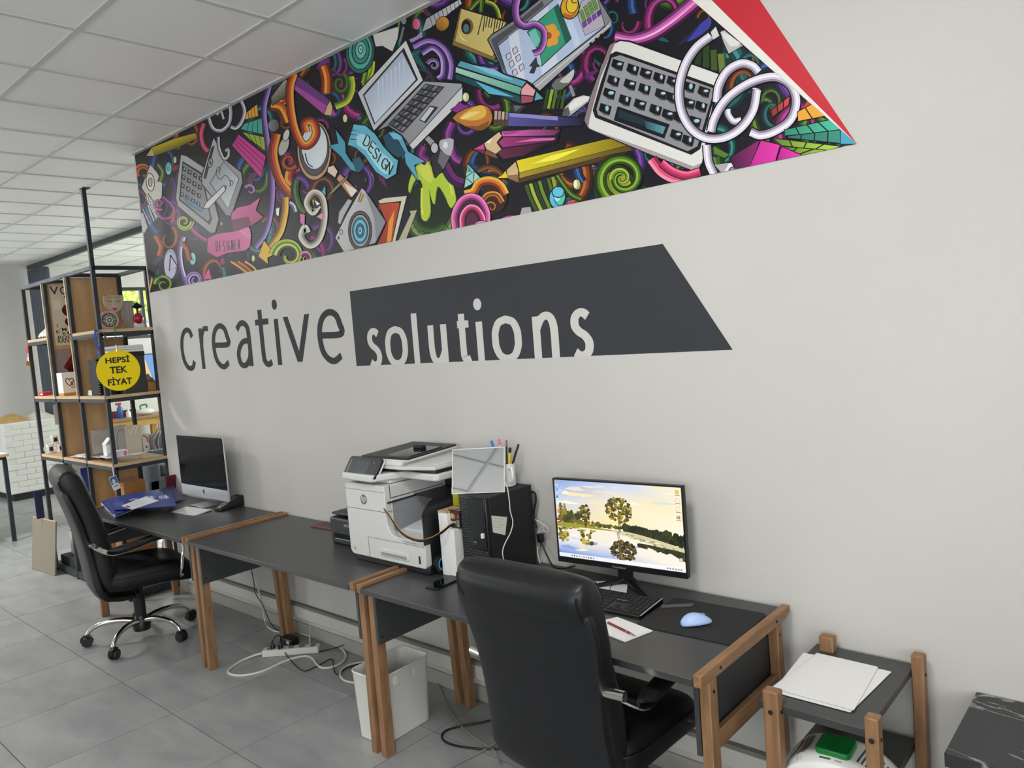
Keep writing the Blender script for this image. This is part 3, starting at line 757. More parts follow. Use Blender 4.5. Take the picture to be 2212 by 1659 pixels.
# ---- mug with pens, mirror
mg = thing('white_mug', 'white mug of pens standing on the black tower behind the mirror', 'mug', (-2.236, -.095, DZ+.347))
MB().lathe([(.034, 0), (.038, .004), (.038, .098), (.036, .1), (.0335, .098), (.0335, .008), (.001, .007)], n=32).build('cup', 'white_gloss', mg)
a_ = math.radians(-25)
MB().tube(smooth_path([(.036*math.cos(a_), .036*math.sin(a_), .08), (.058*math.cos(a_), .058*math.sin(a_), .082), (.068*math.cos(a_), .068*math.sin(a_), .052), (.056*math.cos(a_), .056*math.sin(a_), .024), (.036*math.cos(a_), .036*math.sin(a_), .02)], 6), .0055, 10).build('handle', 'white_gloss', mg)
def pen(name, label, cat, base, tip, r, m, capm=None):
    t = thing(name, label, cat, base, group='pens in the white mug'); b = Vector((0, 0, 0)); e = Vector(tip)-Vector(base)
    MB().tube([b, e*.86, e*.865], r, 10).build('barrel', m, t); MB().tube([e*.86, e*.99, e], [r*1.12, r*1.12, r*.6], 10).build('cap', capm or m, t)
mz = DZ+.347+.012
pen('blue_marker', 'blue marker, leftmost above the mirror', 'marker', (-2.25, -.10, mz), (-2.282, -.125, mz+.188), .0055, 'white_plastic', 'blue_marker')
pen('pink_marker', 'pink marker beside the blue marker above the mirror', 'marker', (-2.245, -.09, mz), (-2.255, -.107, mz+.194), .0055, 'white_plastic', 'pink_marker')
pen('pencil', 'dark pencil sticking up behind the mirror, right of the pink marker', 'pencil', (-2.24, -.09, mz), (-2.23, -.085, mz+.185), .0036, 'dark_pencil', mat('pencil_wood', '#8d6a50', .6))
pen('highlighter_pen', 'yellow highlighter standing in the mug beside the handle', 'marker', (-2.225, -.10, mz), (-2.208, -.09, mz+.155), .006, 'yellow_marker', 'dark_pencil')
pen('black_pen', 'long black pen leaning right out of the mug', 'pen', (-2.24, -.09, mz), (-2.175, -.07, mz+.168), .0042, 'dark_pencil')
pen('black_pen', 'shorter black pen leaning right beside the long one', 'pen', (-2.235, -.10, mz), (-2.178, -.085, mz+.142), .004, 'dark_pencil')
A0 = Vector((-2.352, -.318, 0)); B0 = Vector((-2.156, -.2, 0)); U = (B0-A0).normalized(); WM = (B0-A0).length
mr = thing('tabletop_mirror', 'small square mirror with thin white frame propped on the tower before the mug', 'mirror', (A0.x, A0.y, DZ+.347), rot=(math.radians(-21), 0, math.atan2(U.y, U.x)))
MB().box((0, -.003, 0), (WM, .003, .192)).build('white_frame', 'white_gloss', mr, bevel=.001)
MB().box((.003, -.0036, .003), (WM-.003, -.0031, .189)).build('mirror_glass', 'mirror', mr)
MB().box((WM*.45, .003, 0), (WM*.55, .007, .15)).build('prop_leg', 'white_gloss', mr)

# ---- monitor
mon = thing('monitor', 'black monitor showing a tree by a lake on the nearest desk', 'monitor', (-1.6565, -.125, DZ), rz=math.radians(5.2))
HW = .2785; z0, z1 = .074, .414
fr = MB(); fr.box((-HW, .0, z0), (HW, .022, z1)); fr.build('casing', 'black_plastic', mon, bevel=.003)
bz = MB(); bz.box((-HW, -.004, z0), (HW, 0, z0+.022)); bz.box((-HW, -.004, z1-.006), (HW, 0, z1)); bz.box((-HW, -.004, z0+.022), (-HW+.006, 0, z1-.006)); bz.box((HW-.006, -.004, z0+.022), (HW, 0, z1-.006)); bz.build('bezel', 'black_plastic', mon)
MB().box((-.2, .022, z0+.03), (.2, .045, z0+.2)).build('rear_hump', 'black_plastic', mon, bevel=.01)
MB().box((-.03, .03, .012), (.03, .05, z0+.12)).build('stand_neck', 'black_plastic', mon, bevel=.004)
for (ex, ey) in ((.125, -.055), (-.105, -.04)):
    MB().tube([(0, .04, .03), (ex*.25, .02, .018), (ex, ey, .005)], .008, 8, flat=(.022, .009)).build('stand_foot', 'black_plastic', mon)
MB().tube([(0, .04, .03), (0, .09, .006)], .01, 8, flat=(.03, .01)).build('stand_foot', 'black_plastic', mon)
text_obj('lettering', 'PowerBoost', 'silver', mon, (-.03, z0+.005, .028, z0+.013), lambda u, v: Vector((u, -.0045, v)))
SX, SZ0, SZ1 = HW-.006, z0+.022, z1-.006
sc = Print(lambda x, y: (-SX+2*SX*x/100, SZ1-(SZ1-SZ0)*y/56.25), lambda u, v, h: Vector((u, -.0006-h, v)), clip=[(-SX, SZ0), (SX, SZ0), (SX, SZ1), (-SX, SZ1)], dz=4e-6, base=1e-5)
def gradrect(x0, y0, x1, y1, tl, tr, br, bl):
    P = [((x0, y0), tl), ((x1, y0), tr), ((x1, y1), br), ((x0, y1), bl)]
    sc._emit([[sc.fn(*p)+lin(c)[:3] for p, c in P]])
gradrect(0, 0, 50, 14, '#7ea6e4', '#c6d6ee', '#fbe9c0', '#c8d4ea'); gradrect(50, 0, 100, 14, '#c6d6ee', '#fdf0d8', '#fff0c4', '#fbe9c0')
gradrect(0, 14, 50, 31, '#c8d4ea', '#fbe9c0', '#ffe9a0', '#f4e2b8'); gradrect(50, 14, 100, 31, '#fbe9c0', '#fff0c4', '#fff6e0', '#ffe9a0')
gradrect(0, 30, 50, 44, '#f6eccc', '#fdf3d4', '#f3ede2', '#e7e8ee'); gradrect(50, 30, 100, 44, '#fdf3d4', '#fff8ea', '#fff6e6', '#f3ede2')
gradrect(0, 44, 50, 54, '#e7e8ee', '#f3ede2', '#9fb6e6', '#5f86d4'); gradrect(50, 44, 100, 54, '#f3ede2', '#fff6e6', '#fff3e2', '#b9c6e6')
rn = random.Random(11)
def blob(cx, cy, rx, ry, c, n=14, jag=.25, c2=None):
    sc.poly([(cx+rx*(1+jag*rn.uniform(-1, 1))*math.cos(2*PI*k/n), cy+ry*(1+jag*rn.uniform(-1, 1))*math.sin(2*PI*k/n)) for k in range(n)], c, 2, 0, col2=c2, ang=PI/2)
for k in range(26):
    cx, cy = rn.uniform(2, 98), rn.uniform(1.5, 18); blob(cx, cy, rn.uniform(3, 9), rn.uniform(.4, 1.1), rn.choice(['#fff6dc', '#f4e6c8', '#e6e0d8', '#ffe9b4', '#d6def0']), 10, .5)
for k in range(16): blob(rn.uniform(2, 60), rn.uniform(38, 50), rn.uniform(3, 8), rn.uniform(.4, 1.2), rn.choice(['#fdf6ea', '#cfd8ee', '#f0ddc4', '#8fa9dc']), 10, .5)
# far bank left
for k in range(60): blob(rn.uniform(0, 21), 27+rn.uniform(-3.6, 3.4), rn.uniform(1.3, 2.6), rn.uniform(1.2, 2.4), rn.choice(['#5a5a1c', '#44480f', '#7b6a1c', '#353a0e']))
for k in range(26): blob(rn.uniform(20, 36), 30.6+rn.uniform(-1.8, 1.4), rn.uniform(1, 2), rn.uniform(.8, 1.5), rn.choice(['#7c7018', '#9a8420', '#5c5a16']))
for k in range(26): blob(rn.uniform(35, 57), 30.8+rn.uniform(-.8, .8), rn.uniform(1, 2), rn.uniform(.7, 1.2), rn.choice(['#4a4a14', '#6a5f18', '#3a3e10']))
for k in range(90):
    x = rn.uniform(56, 101); blob(x, 32.2+.16*(x-56)-rn.uniform(0, 5.2)*(.5+(x-56)/60), rn.uniform(1.6, 3), rn.uniform(1.5, 2.8), rn.choice(['#1e240e', '#2a300f', '#161b0c', '#3a3d14']))
sc.poly([(0, 31), (22, 31.5), (40, 32.8), (56, 33), (52, 34), (20, 33.5), (0, 34.5)], '#9c9a2c', 2)
sc.poly([(44, 33), (60, 33.4), (80, 36.5), (100, 41), (100, 44), (82, 41), (60, 37.4)], '#d9cfa6', 2)
for k in range(30):
    x = rn.uniform(52, 99); y = 35.5+(x-56)*.19+rn.uniform(-1.4, 1.2); blob(x, y, rn.uniform(.8, 2), .35, rn.choice(['#8d8452', '#b7ab78', '#f4ecd0', '#6c6a38']), 8, .3)
sc.poly([(64, 40), (78, 43.5), (90, 45), (101, 50), (101, 43.5), (84, 41.5)], '#33350f', 2)
for k in range(18): x = rn.uniform(66, 101); blob(x, 41.5+(x-66)*.14, rn.uniform(1, 2.4), rn.uniform(.6, 1.6), rn.choice(['#2a2c10', '#454a16', '#14180a']))
for k in range(50): blob(rn.uniform(1, 9) if k % 2 else rn.uniform(20, 29), 38+rn.uniform(-3, 7), rn.uniform(.8, 1.8), rn.uniform(.7, 1.6), rn.choice(['#7a6f22', '#9c8a2c', '#4d4a18', '#c6b040']))
for k in range(16): blob(rn.uniform(0, 34), 34.5+rn.uniform(-.6, 1.4), rn.uniform(1, 3), .5, rn.choice(['#8b8a28', '#b8a338', '#5f641c']), 8)
# trees
def tree(cx, top, base, w, nb, cols, up=1):
    sc.stroke([(cx-.5, base), (cx-.2, (top+base)/2), (cx+.3, top+(base-top)*.3)], .6, '#3b2a10'); sc.stroke([(cx+.6, base), (cx+.4, (top+base)/2)], .45, '#3b2a10')
    for k in range(nb):
        a = rn.uniform(0, 2*PI); r = math.sqrt(rn.random()); cy = top+(base-top)*.36
        blob(cx+w*r*math.cos(a), cy+(base-top)*.36*r*math.sin(a), rn.uniform(.6, 1.7), rn.uniform(.5, 1.3), rn.choice(cols), 9, .4)
tree(52, 10, 34, 10, 150, ['#6a5c16', '#8c761e', '#3c3a10', '#b79a34', '#4c4a12'])
tree(24.5, 17, 33, 4.2, 60, ['#5a5010', '#7c6a1a', '#a58a2a', '#3c3a10']); tree(5, 17, 31, 3.6, 36, ['#6a5c16', '#8c761e', '#a58a2a'])
for k in range(150):
    a = rn.uniform(0, 2*PI); r = math.sqrt(rn.random()); blob(53.5+10.2*r*math.cos(a), 46.8+6.8*r*math.sin(a), rn.uniform(.7, 1.7), rn.uniform(.6, 1.3), rn.choice(['#2e2408', '#4a3a12', '#5e4a1c', '#1e1a08', '#7a6430']), 9, .4)
sc.stroke([(50, 34), (50.5, 42)], .5, '#5c4a20'); sc.stroke([(51, 34), (52, 42)], .4, '#5c4a20')
# taskbar and icons
gradrect(0, 53.4, 100, 56.25, '#e8eef6', '#fdf8f4', '#fdf8f4', '#e8eef6')
for k, c in enumerate(['#3b78c8', '#3a3a3a', '#2a5f98', '#2d8bd0', '#e8b83a', '#c85a30', '#2aa860', '#c03030', '#20242c', '#4a7ac8']): sc.ell((11+2*k, 54.9), .6, .55, c, n=10)
for k, c in enumerate(['#3aa0d8', '#888', '#777', '#777', '#999', '#888']): c = c if len(c) > 4 else '#888888'; sc.poly([(86+2*k, 54.4), (87.2+2*k, 54.4), (87.2+2*k, 55.4), (86+2*k, 55.4)], c)
for k, c in enumerate(['#e8b030', '#3ab0d8', '#3a98d0', '#f4f0ea', '#d88a50', '#c8281e']): sc.poly([(.8, 1.2+5.2*k), (2.6, 1.2+5.2*k), (2.6, 3.2+5.2*k), (.8, 3.2+5.2*k)], c); sc.poly([(.6, 3.7+5.2*k), (2.9, 3.7+5.2*k), (2.9, 4.2+5.2*k), (.6, 4.2+5.2*k)], '#ffffff')
for k, c in enumerate(['#f0c23a', '#f6efe8', '#f6efe8', '#f0e4d4']): sc.poly([(95.6, 2+5.6*k), (98, 2+5.6*k), (98, 4.2+5.6*k), (95.6, 4.2+5.6*k)], c, 0, .18, '#c86a4a' if k else '#d8a030'); sc.poly([(95.2, 5+5.6*k), (98.6, 5+5.6*k), (98.6, 5.4+5.6*k), (95.2, 5.4+5.6*k)], '#6a6458')
for k, c in enumerate(['#e84a30', '#f0c030', '#3aa050', '#3a70c0']): sc.poly([(95.7+.55*k, 19.1), (96.2+.55*k, 19.1), (96.2+.55*k, 20.9), (95.7+.55*k, 20.9)], c)
sc.poly([(95.6, 47), (98, 47), (98, 49.2), (95.6, 49.2)], '#d8d4cc', 0, .25, '#4a4a4a')
sc.build('screen_picture', 'screen', mon)

# ---- keyboards
def keyboard(name, label, c, rz, w, d, h, rows, bodym, keym, tilt, text=None, edge=None):
    t = thing(name, label, 'keyboard', c, rot=(tilt, 0, rz))
    MB().box((-w/2, -d/2, 0), (w/2, d/2, h)).build('case', bodym, t, bevel=.002)
    kw = None; y = d/2-.012; cache = {}
    n = len(rows); rh = (d-.02)/n
    for r, row in enumerate(rows):
        tot = sum(abs(k_) for k_ in row); x = -w/2+.008; unit = (w-.016)/tot
        for k in row:
            if k > 0:
                key = round(k*unit, 4)
                if key not in cache:
                    o = MB().hexa([(0, 0, 0), (key-.0022, 0, 0), (key-.0022, rh-.0022, 0), (0, rh-.0022, 0), (.001, .001, .0035), (key-.0032, .001, .0035), (key-.0032, rh-.0036, .0035), (.001, rh-.0036, .0035)]).build('key', keym, t); cache[key] = o.data
                else: o = bpy.data.objects.new('key', cache[key]); COL.objects.link(o); o.parent = t
                o.location = (x, d/2-.008-(r+1)*rh, h-.0005)
            x += abs(k)*unit
    if edge:
        for s in (-1, 1): MB().box((s*w/2-.003 if s > 0 else -w/2-.001, -d/2, 0), (w/2+.001 if s > 0 else -w/2+.003, d/2, h+.003)).build('side_trim', edge, t, bevel=.001)
    return t
full = [[1, -.6]+[1]*4+[-.4]+[1]*4+[-.4]+[1]*4+[-.3, 1, 1, 1, -.3, 1, 1, 1, 1], [1]*13+[2, -.3, 1, 1, 1, -.3, 1, 1, 1, 1], [1.5]+[1]*12+[1.5, -.3, 1, 1, 1, -.3, 1, 1, 1, 1], [1.8]+[1]*11+[2.2, -3.6, 1, 1, 1, 1], [2.3]+[1]*10+[2.7, -1.3, 1, -1.3, 1, 1, 1, 1], [1.3, 1.2, 1.2, 6, 1.3, 1.3, 1.3, 1.4, -.3, 1, 1, 1, -.3, 2, 1, 1]]
kb = keyboard('computer_keyboard', 'black keyboard with silver side edge in front of the lit monitor', (-1.652, -.283, DZ), math.radians(3.0), .44, .165, .014, full, 'black_plastic', 'black_matte', math.radians(3), edge='black_gloss')
MB().box((.2195, -.08, .0165), (.2225, .08, .0185)).build('silver_edge', 'silver', kb)
text_obj('lettering', 'EVEREST', 'silver', kb, (.075, .0415, .115, .048), lambda u, v: Vector((u, v-.035, .0182)))
mac = [[.6]*14, [1]*14, [1.5]+[1]*12+[.5+.5], [1.8]+[1]*11+[1.2], [2.3]+[1]*10+[1.7], [1, 1, 1, 1.2, 5, 1.2, 1, 1, 1, .6]]
keyboard('slim_keyboard', 'slim white keyboard before the all-in-one computer', (-4.90, -.272, DZ), math.radians(6), .285, .125, .006, mac, 'silver', 'key_white', math.radians(5))

# ---- mice, pad, papers, pen, ruler
def mouse_shape(L, W_, H_, mb):
    rings = []; N = 14
    for i in range(N+1):
        f = i/N; y = -L/2+L*f; k = max(.02, math.sin(PI*min(.985, max(.015, f)))**.45); hw = W_/2*k*(1.0-.12*f); hh = H_*(math.sin(PI*min(.97, f*.92+.05))**.6)*(1.06-.35*f)
        rings.append([Vector((hw*math.copysign(abs(math.cos(a))**.8, math.cos(a)), y, max(0, hh*abs(math.sin(a))**.8))) for a in [PI*j/12 for j in range(13)]])
    return mb.loft(rings, True)
pad = tag(MB().prism([(x, y) for x, y in rrect(-.172, -.145, .172, .145, .022, 5)], 'z', 0, .003).build('mouse_pad', 'mouse_pad', None, bevel=.001), 'black rounded mouse pad at the right end of the nearest desk', 'mouse pad')
pad.location = (-1.252, -.254, DZ+.0005); pad.rotation_euler = (0, 0, math.radians(2.5))
bm_ = thing('computer_mouse', 'light blue wireless mouse lying on the black mouse pad', 'mouse', (-1.245, -.30, DZ+.0036), rz=math.radians(-38))
mouse_shape(.108, .069, .042, MB()).build('shell', 'blue_mouse', bm_, sub=1)
MB().tube(smooth_path([(-.024, .046, .0205), (-.028, .01, .026), (-.028, -.02, .027)], 4), .0008, 5).build('button_seam', 'seam', bm_)
MB().lathe([(.001, -.003), (.008, -.003), (.008, .003), (.001, .003)], n=14, M=Matrix.Translation((0, .024, .0255)) @ Matrix.Rotation(PI/2, 4, 'Y')).build('scroll_wheel', 'hp_grey', bm_)
wm = thing('white_mouse', 'flat white mouse behind the foreground chair, left of the papers', 'mouse', (-1.90, -.145, DZ), rz=math.radians(60))
mouse_shape(.113, .06, .024, MB()).build('shell', 'white_gloss', wm, sub=1)
MB().box((-.028, -.052, 0), (.028, .052, .003)).build('base', 'silver', wm, bevel=.001)
def sheet(name, label, cat, pts, z, m='paper', group=None, th=.0012, lines=None):
    P_ = [Vector(p) for p in pts]; c = sum((Vector((p.x, p.y, 0)) for p in P_), Vector())/len(P_)
    mb = MB(); mb.prism([(p.x-c.x, p.y-c.y) for p in P_], 'z', 0, th)
    t = thing(name, label, cat, (c.x, c.y, z), group=group); mb.build('sheet', m, t)
    if lines:
        pr = Print(lambda x, y: (x, y), lambda u, v, h: Vector((u, v, th+h))); q = [p-c for p in P_]
        for k in range(lines):
            f = .15+.7*k/lines; a = q[0].lerp(q[3], f).lerp(q[1].lerp(q[2], f), .1); b = q[0].lerp(q[3], f).lerp(q[1].lerp(q[2], f), .55+.35*random.random())
            pr.stroke([(a.x, a.y), (b.x, b.y)], .0012, '#8d93a5')
        pr.build('printed_lines', 'print_matte', t)
    return t
def q5(x, y, z=DZ): p = onZ(1160+x*.27125, 1010+y*.27125, z); return (p.x, p.y, 0)
sheet('receipt', 'printed slip nearest the white mouse on the near desk', 'paper', [q5(380, 912), q5(600, 910), q5(575, 980), q5(330, 960)], DZ+.001, lines=8)
sheet('receipt', 'small printed slip under the monitor stand foot', 'paper', [q5(605, 930), q5(722, 938), q5(712, 1008), q5(580, 985)], DZ+.0026, 'paper2', lines=6)
nb = sheet('open_notebook', 'open white notepad lying at the front of the near desk beside the chair', 'notepad', [q5(640, 1200), q5(920, 1308), q5(700, 1395), (-1.56, -.50, 0)], DZ+.001, lines=0, th=.004)
pr = Print(lambda x, y: (x, y), lambda u, v, h: Vector((u, v, .004+h)))
c_ = nb.location
for k in range(5):
    a = Vector(q5(905-22*k, 1318+8*k)); b = Vector(q5(790-22*k, 1350+9*k)); pr.stroke([(a.x-c_.x-.008, a.y-c_.y), (b.x-c_.x, b.y-c_.y)], .0012, '#b9bdc8')
pr.build('ruled_lines', 'print_matte', nb)
pa = Vector(q5(660, 1300)); pb = Vector(q5(785, 1362))
pn_ = thing('ballpoint_pen', 'dark red ballpoint pen lying on the open notepad', 'pen', (pa.x-.06, pa.y+.02, DZ+.0092)); e = Vector((pb.x-pa.x+.06, pb.y-pa.y-.02, 0))
MB().tube([e*0, e*.84], .004, 10).build('barrel', 'red_pen', pn_); MB().tube([e*.84, e*.92, e], [.004, .0035, .001], 10).build('tip', 'chrome', pn_); MB().tube([e*.70, e*.72], .0044, 10).build('ring', 'chrome', pn_)
sheet('ruler_strip', 'thin grey plastic strip lying from keyboard to mouse pad', 'ruler', [q5(985, 1062, DZ+.02), q5(1255, 1080, DZ+.006), q5(1230, 1102, DZ+.006), q5(985, 1085, DZ+.02)], DZ+.0045, 'ruler')
# phone and small speaker near the chair
ph = thing('smartphone', 'black smartphone lying on the near desk below the white printer', 'phone', (-2.325, -.43, DZ), rz=math.radians(3))
MB().prism(rrect(-.036, -.076, .036, .076, .01, 4), 'z', 0, .008).build('body', 'black_plastic', ph, bevel=.002)
MB().prism(rrect(-.034, -.074, .034, .074, .008, 4), 'z', .008, .0086).build('glass', 'black_gloss', ph)
bx_ = thing('small_speaker', 'small black box with pale top beside the foreground chair', 'speaker', (-2.165, -.415, DZ))
MB().box((-.05, -.045, 0), (.05, .045, .074)).build('housing', 'black_plastic', bx_, bevel=.004); MB().box((-.044, -.04, .074), (.044, .04, .0765)).build('top_plate', 'paper2', bx_)

# ---- all-in-one computer
im = thing('all_in_one_computer', 'silver all-in-one computer with dark screen on the far desk', 'computer', (-5.01, -.115, DZ))
def y_curve(t): return .012+.028*(1-abs(2*t-1)**2.2)
MB().grid(lambda u, v: Vector((-.325+.65*u, y_curve(u)*(.35+.65*math.sin(PI*min(1, max(0, v*.96+.02)))) , .05+.415*v)), 16, 12).build('rear_shell', 'silver', im)
MB().box((-.325, -.001, .05), (.325, .012, .465)).build('front_frame', 'silver', im, bevel=.003)
MB().box((-.325, -.0035, .05), (.325, -.001, .124)).build('chin', 'silver', im, bevel=.001)
MB().prism(rrect(-.325, .124, .325, .466, (.002, .002, .012, .012), 4), 'y', -.0035, -.0012).build('glass_front', mat('glass_black', '#08090c', .1, spec=.08), im)
MB().box((-.305, -.0042, .144), (.305, -.0037, .446)).build('dark_display', mat('display_off', '#07080c', .08, spec=0.06), im)
ap = Print(lambda x, y: (x, y), lambda u, v, h: Vector((u, -.0038-h, v)))
ap.poly([(-.001, .1035), (-.008, .106), (-.0135, .1), (-.013, .090), (-.008, .079), (-.003, .077), (0, .0785), (.003, .077), (.008, .079), (.0125, .088), (.009, .092), (.009, .099), (.012, .103), (.007, .106)], '#2d3336', 3)
ap.poly([(0, .106), (.001, .112), (.006, .116), (.006, .110)], '#2d3336', 2)
ap.build('fruit_emblem', 'print', im)
MB().tube(smooth_path([(0, .03, .26), (0, .075, .16), (0, .09, .06), (0, .075, .008), (0, -.02, .004)], 5), .01, flat=(.17, .006)).build('stand', 'foot_silver', im)
MB().box((-.095, -.065, 0), (.095, .085, .006)).build('stand_foot', 'foot_silver', im, bevel=.002)

# ---- card terminal
ct = thing('card_terminal', 'black card payment terminal beside the slim white keyboard', 'terminal', (-4.735, -.085, DZ), rz=math.radians(8))
MB().loft([[Vector((x, y, z)) for (x, z) in ((-w_, 0), (w_, 0), (w_*1.04, h_*.6), (w_*.9, h_), (-w_*.9, h_), (-w_*1.04, h_*.6))] for (y, w_, h_) in ((-.10, .026, .012), (-.092, .034, .022), (-.05, .037, .03), (0, .04, .045), (.045, .043, .066), (.08, .042, .07), (.098, .036, .05), (.104, .03, .03))]).build('housing', 'black_plastic', ct, bevel=.004)
MB().hexa([(-.028, .0, .0455), (.028, .0, .0455), (.03, .045, .066), (-.03, .045, .066), (-.028, .0, .047), (.028, .0, .047), (.03, .045, .0675), (-.03, .045, .0675)]).build('display', 'lcd', ct)
for i in range(3):
    for j in range(4):
        m = ('hp_grey' if j else ('red_pen', 'yellow', 'leaf')[i]); y = -.082+.019*j; z = .0225+.0085*j*.75
        MB().box((-.022+.017*i, y-.0055, z-.003), (-.011+.017*i, y+.0055, z+.004)).build('key', m, ct)

# ---- pile of blue brochures on the far desk
mat('brochure_blue', '#22398c', 0.4, noise=.15, nscale=4); mat('brochure_dark', '#2c2b4e', 0.35); mat('brochure_light', '#9db4d8', .5)
def q2(x, y, z=DZ): p = onZ(x*400/2212, 830+y*300/1659, z); return (p.x, p.y, 0)
def broch3(label, corners, m, th=.006, deco=None, name='blue_brochure', cat='brochure', group='brochures piled on the far desk', lines=0):
    """sheet whose four corners may lie at different heights: corners = (zoom x, zoom y, z)"""
    P_ = []
    for (x, y, z) in corners: v = q2(x, y, z); P_.append(Vector((v[0], v[1], z)))
    c = sum(P_, Vector())/4; c.z = min(p.z for p in P_); t = thing(name, label, cat, tuple(c), group=group); q = [p-c for p in P_]
    MB().hexa([v-Vector((0, 0, th)) for v in q]+q).build('sheet', m, t)
    def bil(u, v): return q[0].lerp(q[1], u).lerp(q[3].lerp(q[2], u), v)
    pr = Print(lambda x, y: (x, y), lambda u, v, h: bil(u, v)+Vector((0, 0, h)), dz=6e-5, base=3e-4)
    if deco: deco(pr); pr.build('sheet_print', 'print', t)
    return t
ZT = DZ+.052
def lines_uv(pr, n, u0, u1, v0, dv, c='#b4c0e4', w=.012):
    for k in range(n): pr.stroke([(u0, v0+dv*k), (u0+(u1-u0)*random.uniform(.6, 1), v0+dv*k)], w, c)
def emblem(pr):
    lines_uv(pr, 5, .05, .22, .35, .09); lines_uv(pr, 4, .27, .42, .45, .08); pr.poly([(.30, .18), (.38, .10), (.46, .16), (.38, .26)], '#d8def0'); pr.poly([(.33, .18), (.38, .13), (.43, .16), (.38, .22)], '#22398c')
    for (cu, cv) in ((.62, .16), (.84, .26)):
        for r in (.085, .04): pr.stroke([(cu+r*.62*math.cos(a), cv+r*1.5*math.sin(a)) for a in [2*PI*k/24 for k in range(25)]], .016, '#e4e8f4')
        pr.stroke([(cu+.055, cv-.13), (cu+.055, cv+.16)], .016, '#e4e8f4'); pr.stroke([(cu+.055, cv+.03), (cu+.10, cv-.05)], .016, '#e4e8f4'); pr.stroke([(cu+.055, cv+.03), (cu+.105, cv+.13)], .016, '#e4e8f4')
bp_ = [(1210, 1420), (1440, 1390), (1570, 1500), (1370, 1575)]
for k, m in enumerate(('paper', 'brochure_light', 'paper', 'brochure_blue')):
    broch3(('lowest white', 'pale blue', 'second white', 'inner blue')[k]+' brochure low in the pile by the shelf', [(x+6*k, y-7*k, DZ+.0115*(k+1)) for x, y in bp_], m, .010)
broch3('dark shiny brochure curling up against the wall behind the pile', [(1900, 1262, DZ+.062), (2062, 1198, DZ+.078), (2215, 1372, DZ+.014), (2100, 1402, DZ+.012)], 'brochure_dark', .004, lambda p: lines_uv(p, 5, .2, .6, .15, .09, '#8f93b4'))
broch3('blue brochure in the pile whose left corner points at the chair', [(1205, 1400, ZT-.004), (1420, 1335, ZT-.004), (1560, 1470, ZT-.004), (1335, 1545, ZT-.004)], 'brochure_blue', .004, lambda p: lines_uv(p, 6, .15, .5, .2, .1))
broch3('long blue brochure along the back of the pile', [(1400, 1335, ZT), (1920, 1250, ZT), (1960, 1340, ZT), (1460, 1440, ZT)], 'brochure_blue', .0035)
broch3('blue brochure with a white looped emblem on top of the pile', [(1290, 1390, ZT+.005), (2050, 1300, ZT+.005), (2110, 1450, ZT+.005), (1370, 1500, ZT+.005)], 'brochure_blue', .004, emblem)
broch3('white printed slip with red corner lying on the blue brochures', [(1450, 1450, ZT+.009), (1740, 1340, ZT+.009), (1900, 1390, ZT+.009), (1580, 1495, ZT+.009)], 'paper2', .003, lambda p: (lines_uv(p, 7, .2, .8, .15, .1, '#8d93a5', .01), p.poly([(.02, .3), (.12, .3), (.12, .6), (.02, .6)], '#b8302c')), 'white_slip', 'paper', None)

RF = thing('red_edged_folder', 'flat dark folder with a red edge lying by the wall on the middle desk', 'folder', (-3.62, -.075, DZ), rz=.06)
MB().box((-.12, -.05, 0), (.12, .05, .006)).build('folder', 'panel_gray', RF); MB().box((-.12, -.0515, .006), (.12, -.046, .008)).build('red_edge', 'red_wall', RF); MB().box((-.12, .046, .006), (.12, .051, .008)).build('red_edge', 'red_wall', RF)
# ------------------------------------------------------------------ side table, cabinet, bin, cables
ST = thing('side_table', 'low two-tier grey side table with four wooden posts beside the near desk', 'side table', (-.785, -.265, 0))
for (sx, sy, zt) in ((-1, -1, .70), (1, -1, .70), (-1, 1, .70), (1, 1, .70)):
    x0, x1 = sorted((sx*.12, sx*.157)); y0, y1 = sorted((sy*.20, sy*.238))
    if sx < 0: x0, x1 = -.15, -.105
    else: x0, x1 = .125, .16
    lg = MB().box((x0, y0, 0), (x1, y1, zt)).build('leg', 'wood_v', ST, bevel=.004)
    MB().lathe([(.007, 0), (.007, .0025)], n=12, M=Matrix.Translation(((x0+x1)/2, y0 if sy < 0 else y1, .64)) @ (RX if sy < 0 else Matrix.Rotation(-PI/2, 4, 'X'))).build('bolt', 'bolt', lg)
    MB().lathe([(.005, 0), (.005, .0025)], n=12, M=Matrix.Translation((x1, (y0+y1)/2, .64)) @ Matrix.Rotation(PI/2, 4, 'Y')).build('bolt', 'bolt', lg)
MB().box((-.175, -.212, .63), (.124, .25, .652)).build('upper_shelf', 'desk_gray', ST, bevel=.001)
MB().box((-.16, -.205, .395), (.124, .24, .417)).build('lower_shelf', 'desk_gray', ST, bevel=.001)
def q7(x, y, z): p = onZ(1600+x*.27667, 1330+y*.27667, z); return (p.x, p.y, 0)
zz = .6525
for k, (dx, dy, a) in enumerate(((0, 0, 0), (.006, -.006, .01), (-.004, .004, -.02), (.002, -.002, .015))):
    base = [q7(490, 285, .655), q7(1165, 430, .655), q7(845, 742, .655), q7(250, 585, .655)] if k < 2 else [q7(600, 288, .66), q7(1070, 395, .66), q7(880, 728, .66), q7(250, 555, .66)]
    sheet('blank_sheet', ('lowest', 'second lowest', 'second highest', 'topmost')[k]+' of the blank white sheets on the side table', 'paper', [(p[0]+dx, p[1]+dy, 0) for p in base], zz+.0016*k, 'paper' if k != 2 else 'paper2', 'blank sheets on the side table', .0014)
